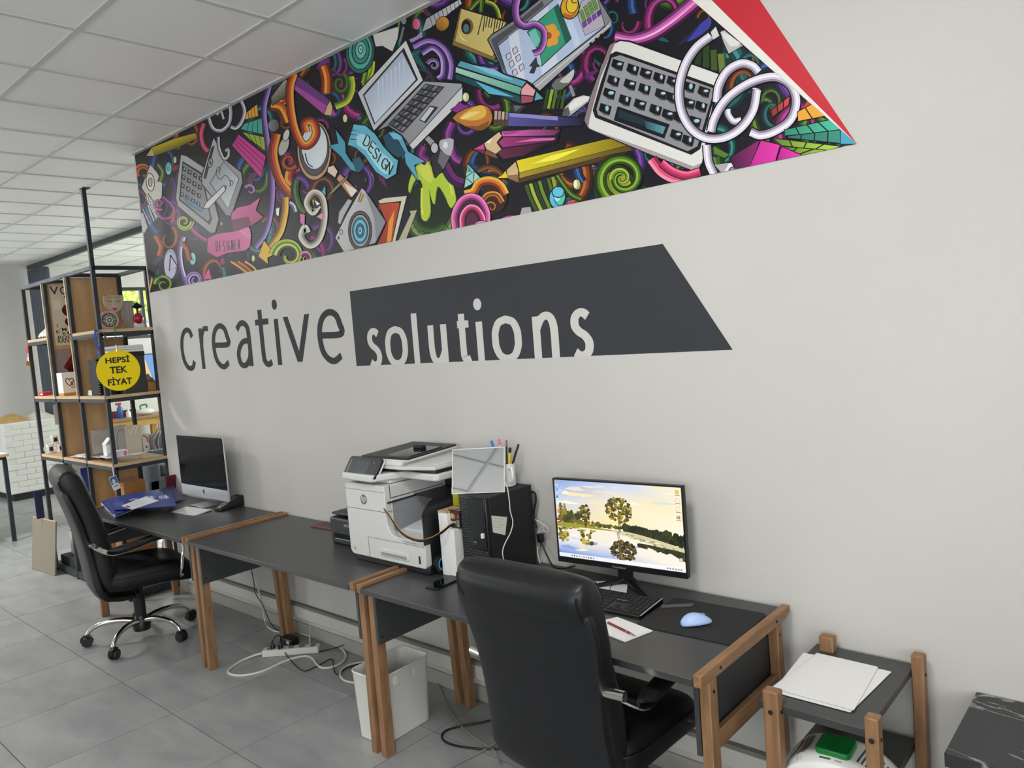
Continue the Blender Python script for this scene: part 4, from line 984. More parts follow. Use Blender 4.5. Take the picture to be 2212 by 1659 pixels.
# pack of wet wipes on the lower shelf
WP = thing('wet_wipes_pack', 'white pack of wet wipes with a green lid under the side table top', 'wipes pack', (-.785, -.36, .4175), rz=math.radians(4))
rings = []
for (f, w_, h_) in ((-1, .095, .012), (-.93, .10, .016), (-.8, .098, .05), (-.55, .092, .085), (-.2, .09, .096), (.2, .09, .096), (.55, .092, .085), (.8, .098, .05), (.93, .10, .016), (1, .095, .012)):
    rings.append([Vector((f*.155, w_*math.copysign(abs(math.cos(a))**.55, math.cos(a)), h_/2+h_/2*math.copysign(abs(math.sin(a))**.5, math.sin(a))+(.004*math.sin(9*a+7*f) if abs(f) > .5 else 0))) for a in [2*PI*k/28 for k in range(28)]])
pouch = MB().loft(rings).build('pouch', mat('pouch_white', '#dcdcd8', .35, bump=.5, bscale=14), WP, sub=1)
MB().prism(rrect(-.048, -.055, .048, .042, .018, 5), 'z', .088, .108).build('flip_lid', mat('lid_green', '#0f7a34', .35), WP, bevel=.004, seg=3)
dgp = bpy.context.evaluated_depsgraph_get(); pev = pouch.evaluated_get(dgp)
def on_pouch(u, v, h):
    hit = pev.ray_cast(Vector((u, v, .5)), Vector((0, 0, -1))); return Vector((u, v, (hit[1].z if hit[0] else .05)+h))
wp = Print(lambda x, y: (x, y), on_pouch, base=4e-4, dz=6e-5)
for k, c in enumerate(('#1d2a26', '#3a5a4a', '#c8ccc6', '#1f6a48', '#c23a4a', '#1d2a26', '#1f6a48')): wp.stroke([(-.118+.0062*k, -.05), (-.108+.006*k, 0), (-.11+.006*k, .05)], .0045, c, 6)
for k in range(6): wp.stroke([(.064+.011*k, -.04), (.066+.011*k, .0), (.07+.011*k, .05)], .005, ('#3a4a42', '#58685c', '#22302a')[k % 3], 6)
wp.stroke([(-.03, -.066), (-.0, -.066)], .006, '#1d6a3c', 4)
wp.stroke([(.012, -.066), (.03, -.066)], .005, '#c88aa0', 2)
for (x, y) in ((-.09, -.07),): wp.stroke([(x, y), (x+.012, y), (x+.012, y-.008), (x, y-.008), (x, y)], .0014, '#3a4468')
wp.build('pouch_print', 'print', WP)
# black marble topped cabinet at the right edge
mc = thing('marble_cabinet', 'low cabinet with a black marble pattern at the right edge of the picture', 'cabinet', (-.15, -.205, 0))
def marble():
    m = bpy.data.materials.new('black_marble'); m.use_nodes = True; nt = m.node_tree; b = nt.nodes['Principled BSDF']
    tc = nt.nodes.new('ShaderNodeTexCoord'); mp = nt.nodes.new('ShaderNodeMapping'); mp.inputs['Scale'].default_value = (1.2, 3.0, 1.5); mp.inputs['Rotation'].default_value = (0, 0, .25)
    nt.links.new(tc.outputs['Object'], mp.inputs[0])
    n = nt.nodes.new('ShaderNodeTexNoise'); n.inputs['Scale'].default_value = 2.3; n.inputs['Detail'].default_value = 6; n.inputs['Distortion'].default_value = .6; nt.links.new(mp.outputs[0], n.inputs['Vector'])
    r = nt.nodes.new('ShaderNodeValToRGB'); e = r.color_ramp.elements; e[0].position = .485; e[0].color = lin('#2b2c30'); e[1].position = .5; e[1].color = lin('#9a958c'); x = r.color_ramp.elements.new(.512); x.color = lin('#2b2c30')
    nt.links.new(n.outputs['Fac'], r.inputs[0]); nt.links.new(r.outputs[0], b.inputs['Base Color']); b.inputs['Roughness'].default_value = .4; MATS['marble'] = m
marble()
MB().box((-.35, -.19, .565), (.45, .2, .603)).build('cabinet_top', 'marble', mc, bevel=.002)
MB().box((-.335, -.175, .03), (.435, .2, .565)).build('carcass', 'marble', mc, bevel=.002)
for s in (0, 1): 
    d = MB().box((-.33+.385*s, -.182, .04), (.045+.385*s, -.175, .56)).build('door', 'marble', mc, bevel=.001)
    MB().tube([(.03+.05*s, -.19, .28), (.03+.05*s, -.19, .36)], .004, 8).build('handle', 'steel_black', d)

# waste bin
def bin_ring(k, z, w_, d_, r=.035):
    return [Vector((x, y, z)) for x, y in rrect(-w_/2, -d_/2, w_/2, d_/2, r, 5)]
WB = thing('waste_bin', 'white rectangular plastic bin under the desks', 'bin', (-2.765, -.405, 0), rz=math.radians(2))
bn = MB().loft([bin_ring(0, .0, .172, .28), bin_ring(0, .004, .18, .29), bin_ring(0, .30, .20, .31), bin_ring(0, .305, .205, .315), bin_ring(0, .305, .195, .305), bin_ring(0, .295, .19, .30), bin_ring(0, .01, .17, .28)], True)
bb = bn.build('tub', 'white_plastic', WB)
MB().tube([Vector((x, y, .306)) for x, y in rrect(-.1, -.155, .1, .155, .035, 5)+[rrect(-.1, -.155, .1, .155, .035, 5)[0]]], .004, 6, False).build('rim', 'white_plastic', WB)
for (x, y) in ((.0985, -.06), (.0985, .06)): MB().box((x-.001, y-.012, .245), (x+.004, y+.012, .285)).build('clip', 'white_plastic', WB, bevel=.002)

# power strip and cables
def c8(x, y, z=.006): p = onZ(380+x*.31646, 1150+y*.31646, z); return Vector((p.x, p.y, z))
a = c8(585, 825, .02); b = c8(970, 795, .02); d = (b-a); d.z = 0
PS = thing('power_strip', 'white power strip lying on the floor under the middle desk', 'power strip', ((a.x+b.x)/2, (a.y+b.y)/2+.01, 0), rz=math.atan2(d.y, d.x))
L = d.length/2
MB().box((-L, -.028, 0), (L, .028, .04)).build('housing', 'white_plastic', PS, bevel=.006)
for k in range(5):
    so = MB().lathe([(.019, 0), (.019, .0015)], n=18, M=Matrix.Translation((-L*.75+k*L*.38, 0, .04))).build('socket', 'cable_gray', PS)
    for s in (-1, 1): MB().lathe([(.0024, 0), (.0024, .001)], n=8, M=Matrix.Translation((-L*.75+k*L*.38+s*.0095, 0, .0412))).build('pin_hole', 'black_matte', so)
def cable(label, pts, r, m, cat='cable', n=6, name='power_cable'):
    P_ = smooth_path(pts, n); c = P_[0]
    t = tag(MB().tube([p-c for p in P_], r, 8).build(name, m), label, cat); t.location = c; return t
zc = .0065
cable('thick white cable looping forward from the power strip', [c8(585, 825, .02), c8(520, 845, .012), c8(430, 885), c8(360, 940), c8(380, 970), c8(470, 975), c8(600, 945), c8(740, 880), c8(870, 845, .01), c8(930, 860), c8(965, 905), c8(1010, 925), c8(1090, 912), c8(1150, 870), c8(1155, 825), c8(1110, 775), c8(1040, 740), c8(900, 705), c8(850, 690)], .0062, 'cable_white')
cable('white cable running down the wall to the middle desk leg', [onY(380+510*.31646, 1150+245*.31646, -.05), onY(380+560*.31646, 1150+380*.31646, -.045), onY(380+580*.31646, 1150+470*.31646, -.045), c8(605, 590, .1), c8(620, 640, .02), c8(680, 675), c8(760, 680)], .0045, 'cable_white')
cable('thin black cable hanging down the wall behind the middle desk', [onY(380+512*.31646, 1150+240*.31646, -.06), onY(380+530*.31646, 1150+330*.31646, -.055), onY(380+545*.31646, 1150+420*.31646, -.055), onY(380+590*.31646, 1150+490*.31646, -.055), c8(620, 560, .09), c8(650, 625, .05), c8(700, 670, .01), c8(740, 700)], .0028, 'cable_black')
cable('black cable rising from the power strip in an arch', [c8(652, 800, .05), c8(655, 750, .09), c8(690, 705, .10), c8(715, 715, .08), c8(705, 770, .06), c8(705, 800, .05)], .003, 'cable_black')
cable('black cable crossing from the power strip to the desk leg', [c8(735, 790, .03), c8(820, 800, .02), c8(940, 818), c8(1080, 790), c8(1130, 775, .03), c8(1240, 720, .05), c8(1310, 655, .09)], .003, 'cable_black')
cable('black cable zigzagging over the floor to the waste bin', [c8(720, 790, .03), c8(790, 880), c8(870, 945), c8(960, 915), c8(1060, 865), c8(1075, 920), c8(1100, 970), c8(1160, 930), c8(1290, 880), c8(1300, 820, .02), c8(1285, 740, .07), c8(1310, 670, .1)], .003, 'cable_black')
cable('white cable curling on the floor behind the waste bin', [c8(1330, 885), c8(1240, 890), c8(1160, 915), c8(1120, 965), c8(1150, 1010), c8(1235, 1030)], .0055, 'cable_white')
cable('white cable from the trunking to the right end of the strip', [c8(915, 770, .045), c8(915, 700, .06), c8(930, 640, .07), c8(955, 620, .09)], .004, 'cable_white')
cable('grey cables bunched behind the waste bin', [c8(1690, 1000), c8(1740, 990), c8(1800, 940, .02), c8(1870, 880, .04), c8(1930, 840, .06)], .005, 'cable_gray')
cable('thin grey cable trailing from bin to the foreground floor', [c8(1690, 920), c8(1740, 960), c8(1790, 1040), c8(1850, 1180), c8(1920, 1290), c8(2010, 1380), c8(2110, 1450), c8(2180, 1500), c8(2212, 1590)], .004, 'cable_gray')
cable('black cable looping on the floor under the foreground chair', [c8(2330, 1230), c8(2120, 1290), c8(1960, 1320), c8(1850, 1350), c8(1815, 1390), c8(1850, 1435), c8(1960, 1465), c8(2120, 1478), c8(2300, 1470)], .0045, 'cable_black')
cable('grey cable crossing the black one at the bottom of the picture', [c8(1860, 1620), c8(1960, 1560), c8(2080, 1500), c8(2180, 1440), c8(2260, 1400)], .004, 'cable_gray')
ad_ = c8(775, 735, .02)
AD = thing('power_adapter', 'black power adapter on the floor at the back desk leg', 'adapter', (ad_.x, ad_.y, 0), rz=.1)
MB().box((-.055, -.03, 0), (.055, .03, .04)).build('brick', 'black_plastic', AD, bevel=.006); MB().box((.01, -.0308, .01), (.035, -.0299, .03)).build('rating_label', 'paper2', AD)
for k in (0, 1):
    p = a.lerp(b, .18+.135*k); t = thing('power_plug', ('left', 'right')[k]+' of the two black plugs in the white power strip', 'plug', (p.x, p.y+.01, .0415), rz=PS.rotation_euler.z, group='plugs in the power strip')
    MB().lathe([(.014, 0), (.014, .012), (.008, .022), (.005, .034)], n=12).build('plug_body', 'black_plastic', t)
# desk cables: mirror cord, video plug, monitor cable
def d4(x, y, X=-2.145): return onX(680+x*.25316, 930+y*.25316, X)
cable('white cord hanging from the mirror down the side of the tower', [d4(1625, 435, -2.152), d4(1645, 500, -2.146), d4(1660, 600), d4(1668, 690), d4(1690, 780), d4(1670, 870), d4(1620, 970), d4(1602, 1040), d4(1615, 1110), d4(1640, 1150)], .0025, 'cable_white')
def w4(x, y, Y=-.03): return onY(680+x*.25316, 930+y*.25316, Y)
cable('white cable looping on the wall right of the tower', [w4(1868, 755), w4(1920, 780), w4(1985, 830), w4(1985, 870), w4(1950, 850), w4(1955, 815), w4(1920, 840), w4(1900, 920), w4(1905, 1060), w4(1925, 1150), w4(1900, 1192, -.06)], .0025, 'cable_white')
cable('black cable arching from the top rear of the tower', [w4(1850, 520), w4(1880, 540), w4(1885, 600), w4(1872, 680), w4(1868, 740), w4(1890, 830, -.04)], .005, 'cable_black')
cable('black video cable running from the plug to the monitor', [w4(1935, 960, -.03), w4(1975, 1050, -.04), w4(2020, 1140, -.06), w4(2060, 1172, -.08), w4(2130, 1175, -.08), w4(2220, 1155, -.07)], .0035, 'cable_black')
vp = w4(1925, 915, -.03); t = thing('video_plug', 'black video connector hanging beside the rear of the tower', 'plug', tuple(vp))
MB().box((-.012, -.012, -.02), (.012, .012, .018)).build('shell', 'black_plastic', t, bevel=.003); MB().tube([(-.008, -.012, -.02), (-.008, -.012, -.035)], .002, 6).build('screw', 'bolt', t); MB().tube([(.008, -.012, -.02), (.008, -.012, -.035)], .002, 6).build('screw', 'bolt', t)
# ------------------------------------------------------------------ mural and lettering on the back wall
def wpx(px, py): p = onY(px, py, 0.0); return (p.x, p.z)
MZ0, MZ1, MX0 = 2.252, ZC-.004, -5.772
apex = wpx(1850.5, 310.5); e1 = wpx(1495, 0); e2 = wpx(1537, 0); e3 = wpx(1641.6, 0)
def up_to(e, z): t = (z-apex[1])/(e[1]-apex[1]); return (apex[0]+(e[0]-apex[0])*t, z)
U1, U2, U3 = up_to(e1, MZ1), up_to(e2, MZ1), up_to(e3, MZ1)
mu = thing('wall_mural', 'colourful cartoon mural of pencils, laptop and cables across the upper wall', 'mural', (0, 0, 0))
g = Print(wpx, lambda u, v, h: Vector((u, -h, v)), clip=[(MX0, MZ0), (apex[0], MZ0), U1, (MX0, MZ1)], dz=2.5e-5, base=4e-4)
K = '#17171d'
VA, VB, VC, VD, VE = (280, 160, .29544), (580, 60, .3013), (860, 0, .20796), (860, 200, .20796), (1200, 0, .29837)
g._emit([[(MX0, MZ0)+lin('#1b1a21')[:3], (apex[0], MZ0)+lin('#1b1a21')[:3], U1+lin('#1b1a21')[:3], (MX0, MZ1)+lin('#1b1a21')[:3]]])
rm = random.Random(21)
# background swirls in dim colours
for k in range(110):
    g.view = (0, 0, 1); cx, cy = rm.uniform(300, 1840), rm.uniform(-120, 620); r = rm.uniform(40, 90)*(.6+.5*(cx-300)/1500); a0 = rm.uniform(0, 6.28)
    cc = rm.choice([('#2c1a44', '#55307a', '#7c4fa4', '#3a2258'), ('#1e3416', '#3c5c20', '#6a8a2c', '#26401a'), ('#3c1c10', '#7a3c1a', '#b8642a', '#4a2412'), ('#161f3c', '#27406a', '#3c64a0', '#1c2a4c'), ('#3c1430', '#7a2860', '#b0408c', '#4a1a3c'), ('#123032', '#225a5a', '#3c8c86', '#18403f')])
    g.spiral((cx, cy), r, r*.25, a0, rm.uniform(.6, 1.1), r*.42, cc, 2, sq=.75, n=20)
for k in range(150):
    g.view = (0, 0, 1); cx, cy = rm.uniform(300, 1840), rm.uniform(-120, 620); r = rm.uniform(14, 52); a0 = rm.uniform(0, 6.28)
    cc = rm.choice([('#3a1f4e', '#6a3c86'), ('#20351a', '#4c6a26'), ('#4a2413', '#8a4a22'), ('#1d2a4a', '#34507c'), ('#4c1a3c', '#8a2f6c'), ('#16383a', '#2c6a68'), ('#222230', '#3a3a4c')])
    g.spiral((cx, cy), r, r*.3, a0, rm.uniform(.5, 1.3), r*.35, cc, 1.5, sq=.8, n=16)
for k in range(46):
    g.view = (0, 0, 1); cx, cy = rm.uniform(300, 1500), rm.uniform(-100, 620); a = rm.uniform(0, 6.28); L = rm.uniform(20, 60)
    g.stroke([(cx, cy), (cx+L*.5*math.cos(a)-8, cy+L*.5*math.sin(a)), (cx+L*math.cos(a), cy+L*math.sin(a))], rm.uniform(4, 12), rm.choice(['#5a2a6c', '#2f4a1c', '#7a3a1a', '#28406a', '#6a2450', '#235a58']), 4, lambda f: math.sin(PI*f)+.05)
# ---- view A (left end)
g.view = VA
g.poly([(120, 600), (165, 535), (330, 470), (480, 430), (500, 470), (330, 550), (180, 600)], '#c4b428', 0, 5, K, col2='#6a5a18', ang=1.2); g.poly([(120, 600), (165, 535), (180, 600)], '#c8ae84', 0, 4)
g.spiral((105, 720), 62, 20, 2.6, .9, 46, ['#d8782c', '#8a3a1a', '#c05a24'], 4)
g.poly([(85, 830), (150, 662), (205, 720), (242, 800), (238, 900), (180, 985), (130, 900)], '#d2cec2', 0, 7); g.ell((152, 790), 30, 66, '#e2dfd4', -.1, 6); g.ell((152, 790), 14, 32, '#b8b4b0', 0, 5)
g.poly([(112, 905), (135, 870), (225, 1010), (190, 1060)], '#c8c4b8', 0, 6); g.ell((132, 910), 8, 14, '#e8e6dc', 0, 4); g.ell((146, 945), 8, 14, '#e8e6dc', 0, 4)
for k in range(6): g.stroke([(98+18*k, 985-14*k), (150+15*k, 1100-12*k)], 9, ['#a8b8c4', '#5a8aa8', '#c8c8c8', '#7ab0c8', '#8a9aa8', '#b8b4a8'][k])
g.poly([(82, 1020), (100, 1010), (135, 1120), (110, 1165), (90, 1150)], '#b8bcc8', 0, 5)
g.spiral((215, 950), 40, 8, 1.0, 1.2, 22, ['#c86aa8', '#7a3468'], 5); g.band([(240, 900), (320, 980), (300, 1040), (240, 1050), (195, 1000)], 22, ['#b85a9c', '#6a2a58'], 4); g.band([(300, 760), (330, 840), (310, 930)], 40, ['#5a2f6c', '#33204a'], 4)
g.ell((285, 690), 24, 48, '#58a8b8', 0, 5, col2='#9ad8dc', ang=.8); g.spiral((285, 690), 18, 4, 0, 1.2, 5, [K], 0, sq=.6); g.ell((332, 628), 13, 26, '#c8c890', 0, 4); g.ell((222, 1240), 10, 22, '#d4d8a0', 0, 4)
g.band([(205, 660), (240, 720), (220, 790)], 30, ['#4a6a24', '#8a9a38', '#2c4418'], 3)
g.poly([(375, 586), (420, 598), (560, 692), (655, 1060), (628, 1160), (592, 1165), (352, 968), (338, 905), (350, 780)], '#b9b8b6', 0, 8, col2='#8e8e92', ang=.9)
g.poly([(388, 636), (530, 722), (604, 1060), (588, 1104), (362, 922)], '#232328'); g.poly([(392, 652), (522, 734), (590, 1050), (574, 1078), (372, 915)], '#85858a')
for r in range(4):
    for c in range(4):
        x, y = 402+40*c-6*r, 692+24*c+62*r; g.poly([(x-14, y-22), (x+15, y-8), (x+12, y+24), (x-17, y+12)], '#1a1a20'); g.ell((x+1, y), 6, 9, '#8fb4c0' if (r+c) % 3 == 0 else '#9a9aa4')
g.poly([(418, 905), (540, 985), (530, 1010), (412, 935)], '#4a8aa0', 0, 4)
g.poly([(615, 458), (640, 505), (668, 600), (820, 718), (830, 790), (745, 1040), (705, 1032), (640, 940), (530, 805), (528, 750)], '#b6b5b4', 0, 8, col2='#8a8a8e', ang=.9)
g.poly([(600, 535), (625, 520), (560, 770), (540, 760)], '#2a2a30'); g.ell((592, 650), 17, 34, '#9a9a9e', .2, 5); g.ell((592, 650), 7, 14, '#3a3a40')
g.poly([(588, 795), (690, 640), (802, 764), (722, 982)], '#9aa1ab', 0, 5, col2='#c6cbd0', ang=.6)
g.stroke([(655, 735), (665, 690), (645, 685), (635, 730), (665, 770), (700, 740), (730, 770), (745, 815), (760, 790), (740, 780), (735, 825)], 5, '#2a2a30', 5)
g.poly([(538, 985), (562, 938), (692, 812), (712, 818), (702, 852), (585, 978)], '#d6d5d2', 0, 6); g.poly([(690, 815), (712, 818), (700, 850)], '#6a6a70')
for (P_, c) in (([(840, 292), (932, 220), (942, 308), (846, 335)], '#e3a338'), ([(838, 362), (966, 322), (976, 442), (812, 405)], '#45a596'), ([(815, 420), (992, 462), (990, 562), (880, 480)], '#96b03c'), ([(748, 520), (800, 440), (1000, 600), (962, 762)], '#c43a8a')):
    g.poly(P_, c, 0, 6)
    for t in (.28, .52, .76):
        a_ = [P_[0][i]+(P_[1][i]-P_[0][i])*t for i in (0, 1)]; b_ = [P_[3][i]+(P_[2][i]-P_[3][i])*t for i in (0, 1)]; g.stroke([a_, b_], 4, K)
g.band([(540, 360), (520, 440), (535, 520), (570, 570)], 40, ['#b83a5c', '#e0587a', '#5a1a34'], 4)
g.band([(578, 315), (610, 395), (670, 415), (725, 370), (742, 300), (738, 235)], 22, ['#d8d4da', '#9a94a4'], 4); g.band([(815, 190), (842, 270), (820, 350), (780, 395), (742, 385)], 22, ['#d8d4da', '#9a94a4'], 4)
g.band([(640, 300), (668, 270), (690, 330)], 14, ['#c8c4cc'], 3); g.band([(650, 460), (655, 540), (690, 620), (725, 600), (725, 550), (700, 560)], 18, ['#d8d4da', '#8a8494'], 4)
g.band([(1022, 90), (985, 260), (1005, 460), (1040, 700), (1042, 940), (1000, 1150), (920, 1270)], 36, ['#a98aca', '#8466ac', '#4a3470'], 4)
g.spiral((885, 850), 38, 8, 3.6, .9, 26, ['#b88ac8', '#6a4488'], 4); g.spiral((400, 1080), 60, 12, 0, 1.25, 30, ['#a8b83c', '#5f7a24', '#c8c850'], 4)
g.band([(450, 1130), (500, 1180), (560, 1215), (600, 1210)], 26, ['#c04a88', '#7a2c58'], 4)
g.poly([(740, 1065), (748, 1015), (790, 975), (880, 955), (960, 900), (925, 995), (982, 1048), (892, 1112), (870, 1045), (800, 1070)], '#d1669c', 0, 6, col2='#a83a72', ang=1.2)
g.poly([(742, 1070), (870, 1045), (890, 1110), (760, 1145)], '#6a2448', 0, 4)
g.poly([(572, 1200), (640, 1165), (760, 1150), (875, 1112), (892, 1170), (885, 1260), (850, 1292), (720, 1310), (640, 1342), (566, 1300)], '#bb4d86', 0, 6, col2='#d06a9e', ang=0)
for k in range(4): g.stroke([(840-10*k, 1130+6*k), (884, 1140+22*k)], 4, '#f0a8c8')
g.poly([(660, 1360), (690, 1340), (700, 1385), (665, 1400)], '#8a2f60', 0, 4)
g.ell((300, 1388), 50, 114, '#a9a5c6', 0, 6); g.ell((295, 1400), 40, 96, '#c8c4de'); g.poly([(300, 1322), (352, 1408), (292, 1440)], '#c8c4de', 0, 9)
g.band([(395, 1190), (368, 1290), (380, 1420), (420, 1540)], 34, ['#d4cede', '#8a72ac', '#5a4480'], 4); g.spiral((480, 1505), 58, 14, 2.5, 1.3, 34, ['#9a7ac4', '#6a4a98', '#c0a8dc'], 4)
g.poly([(535, 1500), (580, 1420), (600, 1500), (560, 1500)], '#d8549c', 0, 4); g.ell((460, 1350), 24, 46, '#58a8b8', 0, 4, col2='#a8e0e4'); g.spiral((460, 1350), 16, 4, 0, 1.2, 5, [K], 0, sq=.6); g.ell((905, 1348), 13, 25, '#d2d69c', 0, 4); g.ell((672, 1095), 6, 12, '#b8c060')
g.spiral((250, 1540), 66, 14, 3.2, 1.4, 30, ['#58862a', '#a4b83c', '#2c4a1c'], 4); g.poly([(138, 1590), (160, 1480), (172, 1500), (150, 1595)], '#d8a82c', 0, 3)
for k in range(5): g.stroke([(740+26*k, 1370), (800+26*k, 1410), (880+18*k, 1470)], 12, ['#e0a84a', '#8a4a1c', '#c8782c', '#5a2c14', '#d8b060'][k], 4)
g.band([(190, 1180), (230, 1260), (215, 1330)], 34, ['#8a3a1c', '#c0642c'], 3); g.band([(380, 1230), (420, 1280), (440, 1360)], 30, ['#7a3018', '#b85a28'], 3)
# ---- view B
g.view = VB
g.band([(90, 440), (130, 520), (60, 560)], 60, ['#3a2014', '#d8742a', '#8a3c1a', '#e8b45a'], 4); g.band([(20, 560), (90, 580), (140, 680)], 70, ['#b8541f', '#e89a3a', '#6a2f14'], 4); g.ell((40, 700), 40, 45, '#8a8a8c', 0, 4, col2='#4a4a4e')
g.poly([(110, 380), (150, 370), (130, 490), (30, 560), (20, 500)], '#a8a490', 0, 4, col2='#4a463c', ang=1)
g.band([(395, 270), (420, 360), (420, 470)], 80, ['#5a2412', '#c0542a', '#e8a03a', '#8a3018'], 4); g.poly([(330, 310), (370, 240), (440, 215), (440, 250), (380, 275)], '#7a3a88', 0, 5)
g.spiral((515, 400), 75, 16, 5.2, 1.2, 60, ['#2a4420', '#4f6a2c', '#1c3018'], 5, sq=.75); g.band([(590, 350), (600, 430), (565, 520), (480, 565)], 46, ['#c8c83c', '#8fae38', '#4c6a24'], 4)
g.band([(745, 240), (735, 320), (690, 420)], 40, ['#c8cc3c', '#6a8a2c', '#a8b83c'], 4); g.band([(700, 320), (680, 400)], 30, ['#4a6a28', '#8aa038'], 3)
g.ell((658, 172), 104, 158, '#2f6a64', .05, 8); g.ell((660, 168), 86, 132, '#57aa98', .05, 6); g.ell((662, 164), 62, 96, '#3f8a80', .05, 7); g.ell((663, 160), 40, 64, '#6cbcac', .05, 6); g.ell((663, 155), 16, 28, '#a8dcd0', .05, 6); g.ell((663, 155), 6, 12, '#4a9a8c')
g.poly([(750, 50), (940, -10), (925, 80), (890, 170), (820, 130), (770, 135)], '#d4d0cc', 0)
g.poly([(165, 420), (170, 350), (215, 345), (445, 520), (400, 622)], '#6c3c80', 0, 7); g.poly([(165, 395), (420, 560), (402, 622), (165, 425)], '#a8509c'); g.poly([(445, 520), (462, 572), (452, 630), (400, 624), (420, 560)], '#d2b384', 0, 5); g.poly([(462, 574), (492, 630), (452, 630)], '#a04a9c', 0, 4)
g.band([(60, 760), (35, 900), (70, 1060), (130, 1160), (180, 1210)], 60, ['#e0983c', '#c04a28', '#7a2a18'], 5); g.band([(170, 1000), (150, 1080), (190, 1120)], 60, ['#6a2414', '#b84a28', '#e0a040'], 4); g.spiral((150, 960), 55, 14, .5, 1.2, 40, ['#8a3018', '#c8582c', '#5a1f12'], 4)
g.ell((112, 850), 34, 72, '#b6b4aa', .35, 6); g.ell((130, 770), 22, 44, '#cfccc2', .3, 5)
g.ell((330, 880), 124, 214, '#c39c76', 0, 8); g.ell((330, 872), 106, 190, '#5a5258', 0, 5); g.ell((332, 852), 94, 164, '#c5cfd8', 0, 4, col2='#dfe6ea', ang=.9); g.stroke([(265, 900), (285, 970), (320, 1000)], 8, K, 4); g.stroke([(245, 905), (260, 960)], 6, K)
g.poly([(428, 1000), (470, 985), (500, 1030), (480, 1075), (425, 1035)], '#e6cabb', 0, 5); g.poly([(515, 1045), (640, 1165), (590, 1215), (490, 1085)], '#c8946c', 0, 6); g.poly([(540, 1110), (640, 1165), (600, 1215)], '#efe0d4')
g.band([(185, 330), (158, 430), (162, 570), (190, 720), (245, 835), (305, 830), (345, 755), (318, 672), (262, 685), (272, 752)], 52, ['#eaa23e', '#d0602c', '#8a2f1c'], 6)
g.band([(200, 1090), (190, 1170), (215, 1270), (260, 1330)], 50, ['#2f4a20', '#4f7a2c', '#1e3016'], 4)
g.poly([(415, 1220), (470, 1150), (590, 1040), (560, 1090), (470, 1180)], '#8f8a6a', 0, 4); g.poly([(380, 1180), (410, 1130), (415, 1200)], '#5aa8b0', 0, 4)
g.band([(362, 1272), (320, 1325), (278, 1255), (325, 1182), (388, 1220), (404, 1360), (368, 1510), (300, 1562), (240, 1500), (262, 1432), (285, 1470)], 42, ['#dad7cb', '#bcb8aa', '#7c786c'], 5); g.ell((345, 1262), 26, 34, '#2a2a20'); g.poly([(318, 1232), (330, 1240), (325, 1275)], '#d8c840'); g.poly([(335, 1235), (372, 1262), (350, 1275)], '#f4f2ea')
g.poly([(228, 1330), (265, 1340), (262, 1420), (232, 1400)], '#d878b0', 0, 4); g.poly([(345, 1355), (395, 1320), (392, 1380)], '#e890c0', 0, 4)
g.view = VA
g.band([(1142, 900), (1138, 1010), (1105, 1150), (1035, 1255), (985, 1300)], 46, ['#eac04a', '#d8a02c', '#8a5c1c'], 5); g.poly([(985, 1212), (943, 1332), (1014, 1392), (1012, 1345), (1062, 1316)], '#e2b23c', 0, 6); g.poly([(1070, 985), (1100, 975), (1095, 1040), (1075, 1030)], '#f0f0f0', 0, 4)
g.spiral((1170, 1330), 110, 26, 3.2, 1.0, 74, ['#a8c040', '#5a7a28', '#d0d04c', '#2f4a1c'], 5); g.spiral((1292, 1345), 44, 12, 3.6, 1.1, 26, ['#e08ab8', '#8a3464'], 4); g.band([(1170, 940), (1200, 965), (1215, 1010)], 28, ['#d8d0e4', '#6a5a9c'], 3)
g.view = VB
g.poly([(1005, 85), (1060, 60), (1100, 20), (1110, 90), (1040, 130)], '#a88ac0', 0, 4)
g.band([(1040, 140), (1150, 95), (1260, 150), (1310, 260), (1300, 370)], 62, ['#2c2048', '#8a64ac', '#b08ad0', '#3c2c60'], 5); g.band([(1100, 180), (1180, 140), (1250, 210), (1255, 330), (1220, 370)], 44, ['#3a2a5c', '#7a5aa4', '#bfa0dc'], 4); g.spiral((1185, 270), 46, 10, 3.4, 1.1, 26, ['#8a6ab0', '#4a3470', '#c8b0e0'], 4)
# slime, book, camera
g.ell((1172, 1290), 172, 210, '#1c2a18', 0, 8); g.band([(1010, 1380), (1060, 1470), (1160, 1510), (1270, 1470), (1335, 1370)], 64, ['#54683a', '#8a9656', '#3a4a28'], 4)
for k in range(11): a_ = .25+.27*k; g.stroke([(1172+150*math.cos(a_), 1300+165*math.sin(a_)), (1172+186*math.cos(a_), 1300+215*math.sin(a_))], 4, K)
g.band([(1040, 1330), (1080, 1420), (1180, 1450), (1260, 1410)], 40, ['#24401c', '#3c6428'], 3)
sl_ = [(1062, 990), (1152, 962), (1192, 1078), (1242, 1040), (1310, 1090), (1345, 1225), (1325, 1275), (1300, 1285), (1262, 1200), (1212, 1135), (1192, 1262), (1170, 1230), (1152, 1160), (1162, 1320), (1125, 1385), (1092, 1335), (1104, 1125), (1052, 1088), (1012, 1185), (1008, 1110)]
g.poly([(x+8, y+10) for x, y in sl_], '#5f8a30', 3, 8); g.poly(sl_, '#b6cc40', 3, 0); g.poly([(1075, 1000), (1145, 980), (1180, 1080), (1150, 1110), (1100, 1060)], '#d2d85a', 2); g.stroke([(1100, 1150), (1098, 1280), (1110, 1340)], 12, '#e0e468', 4); g.stroke([(1300, 1110), (1322, 1200)], 12, '#dce066', 3)
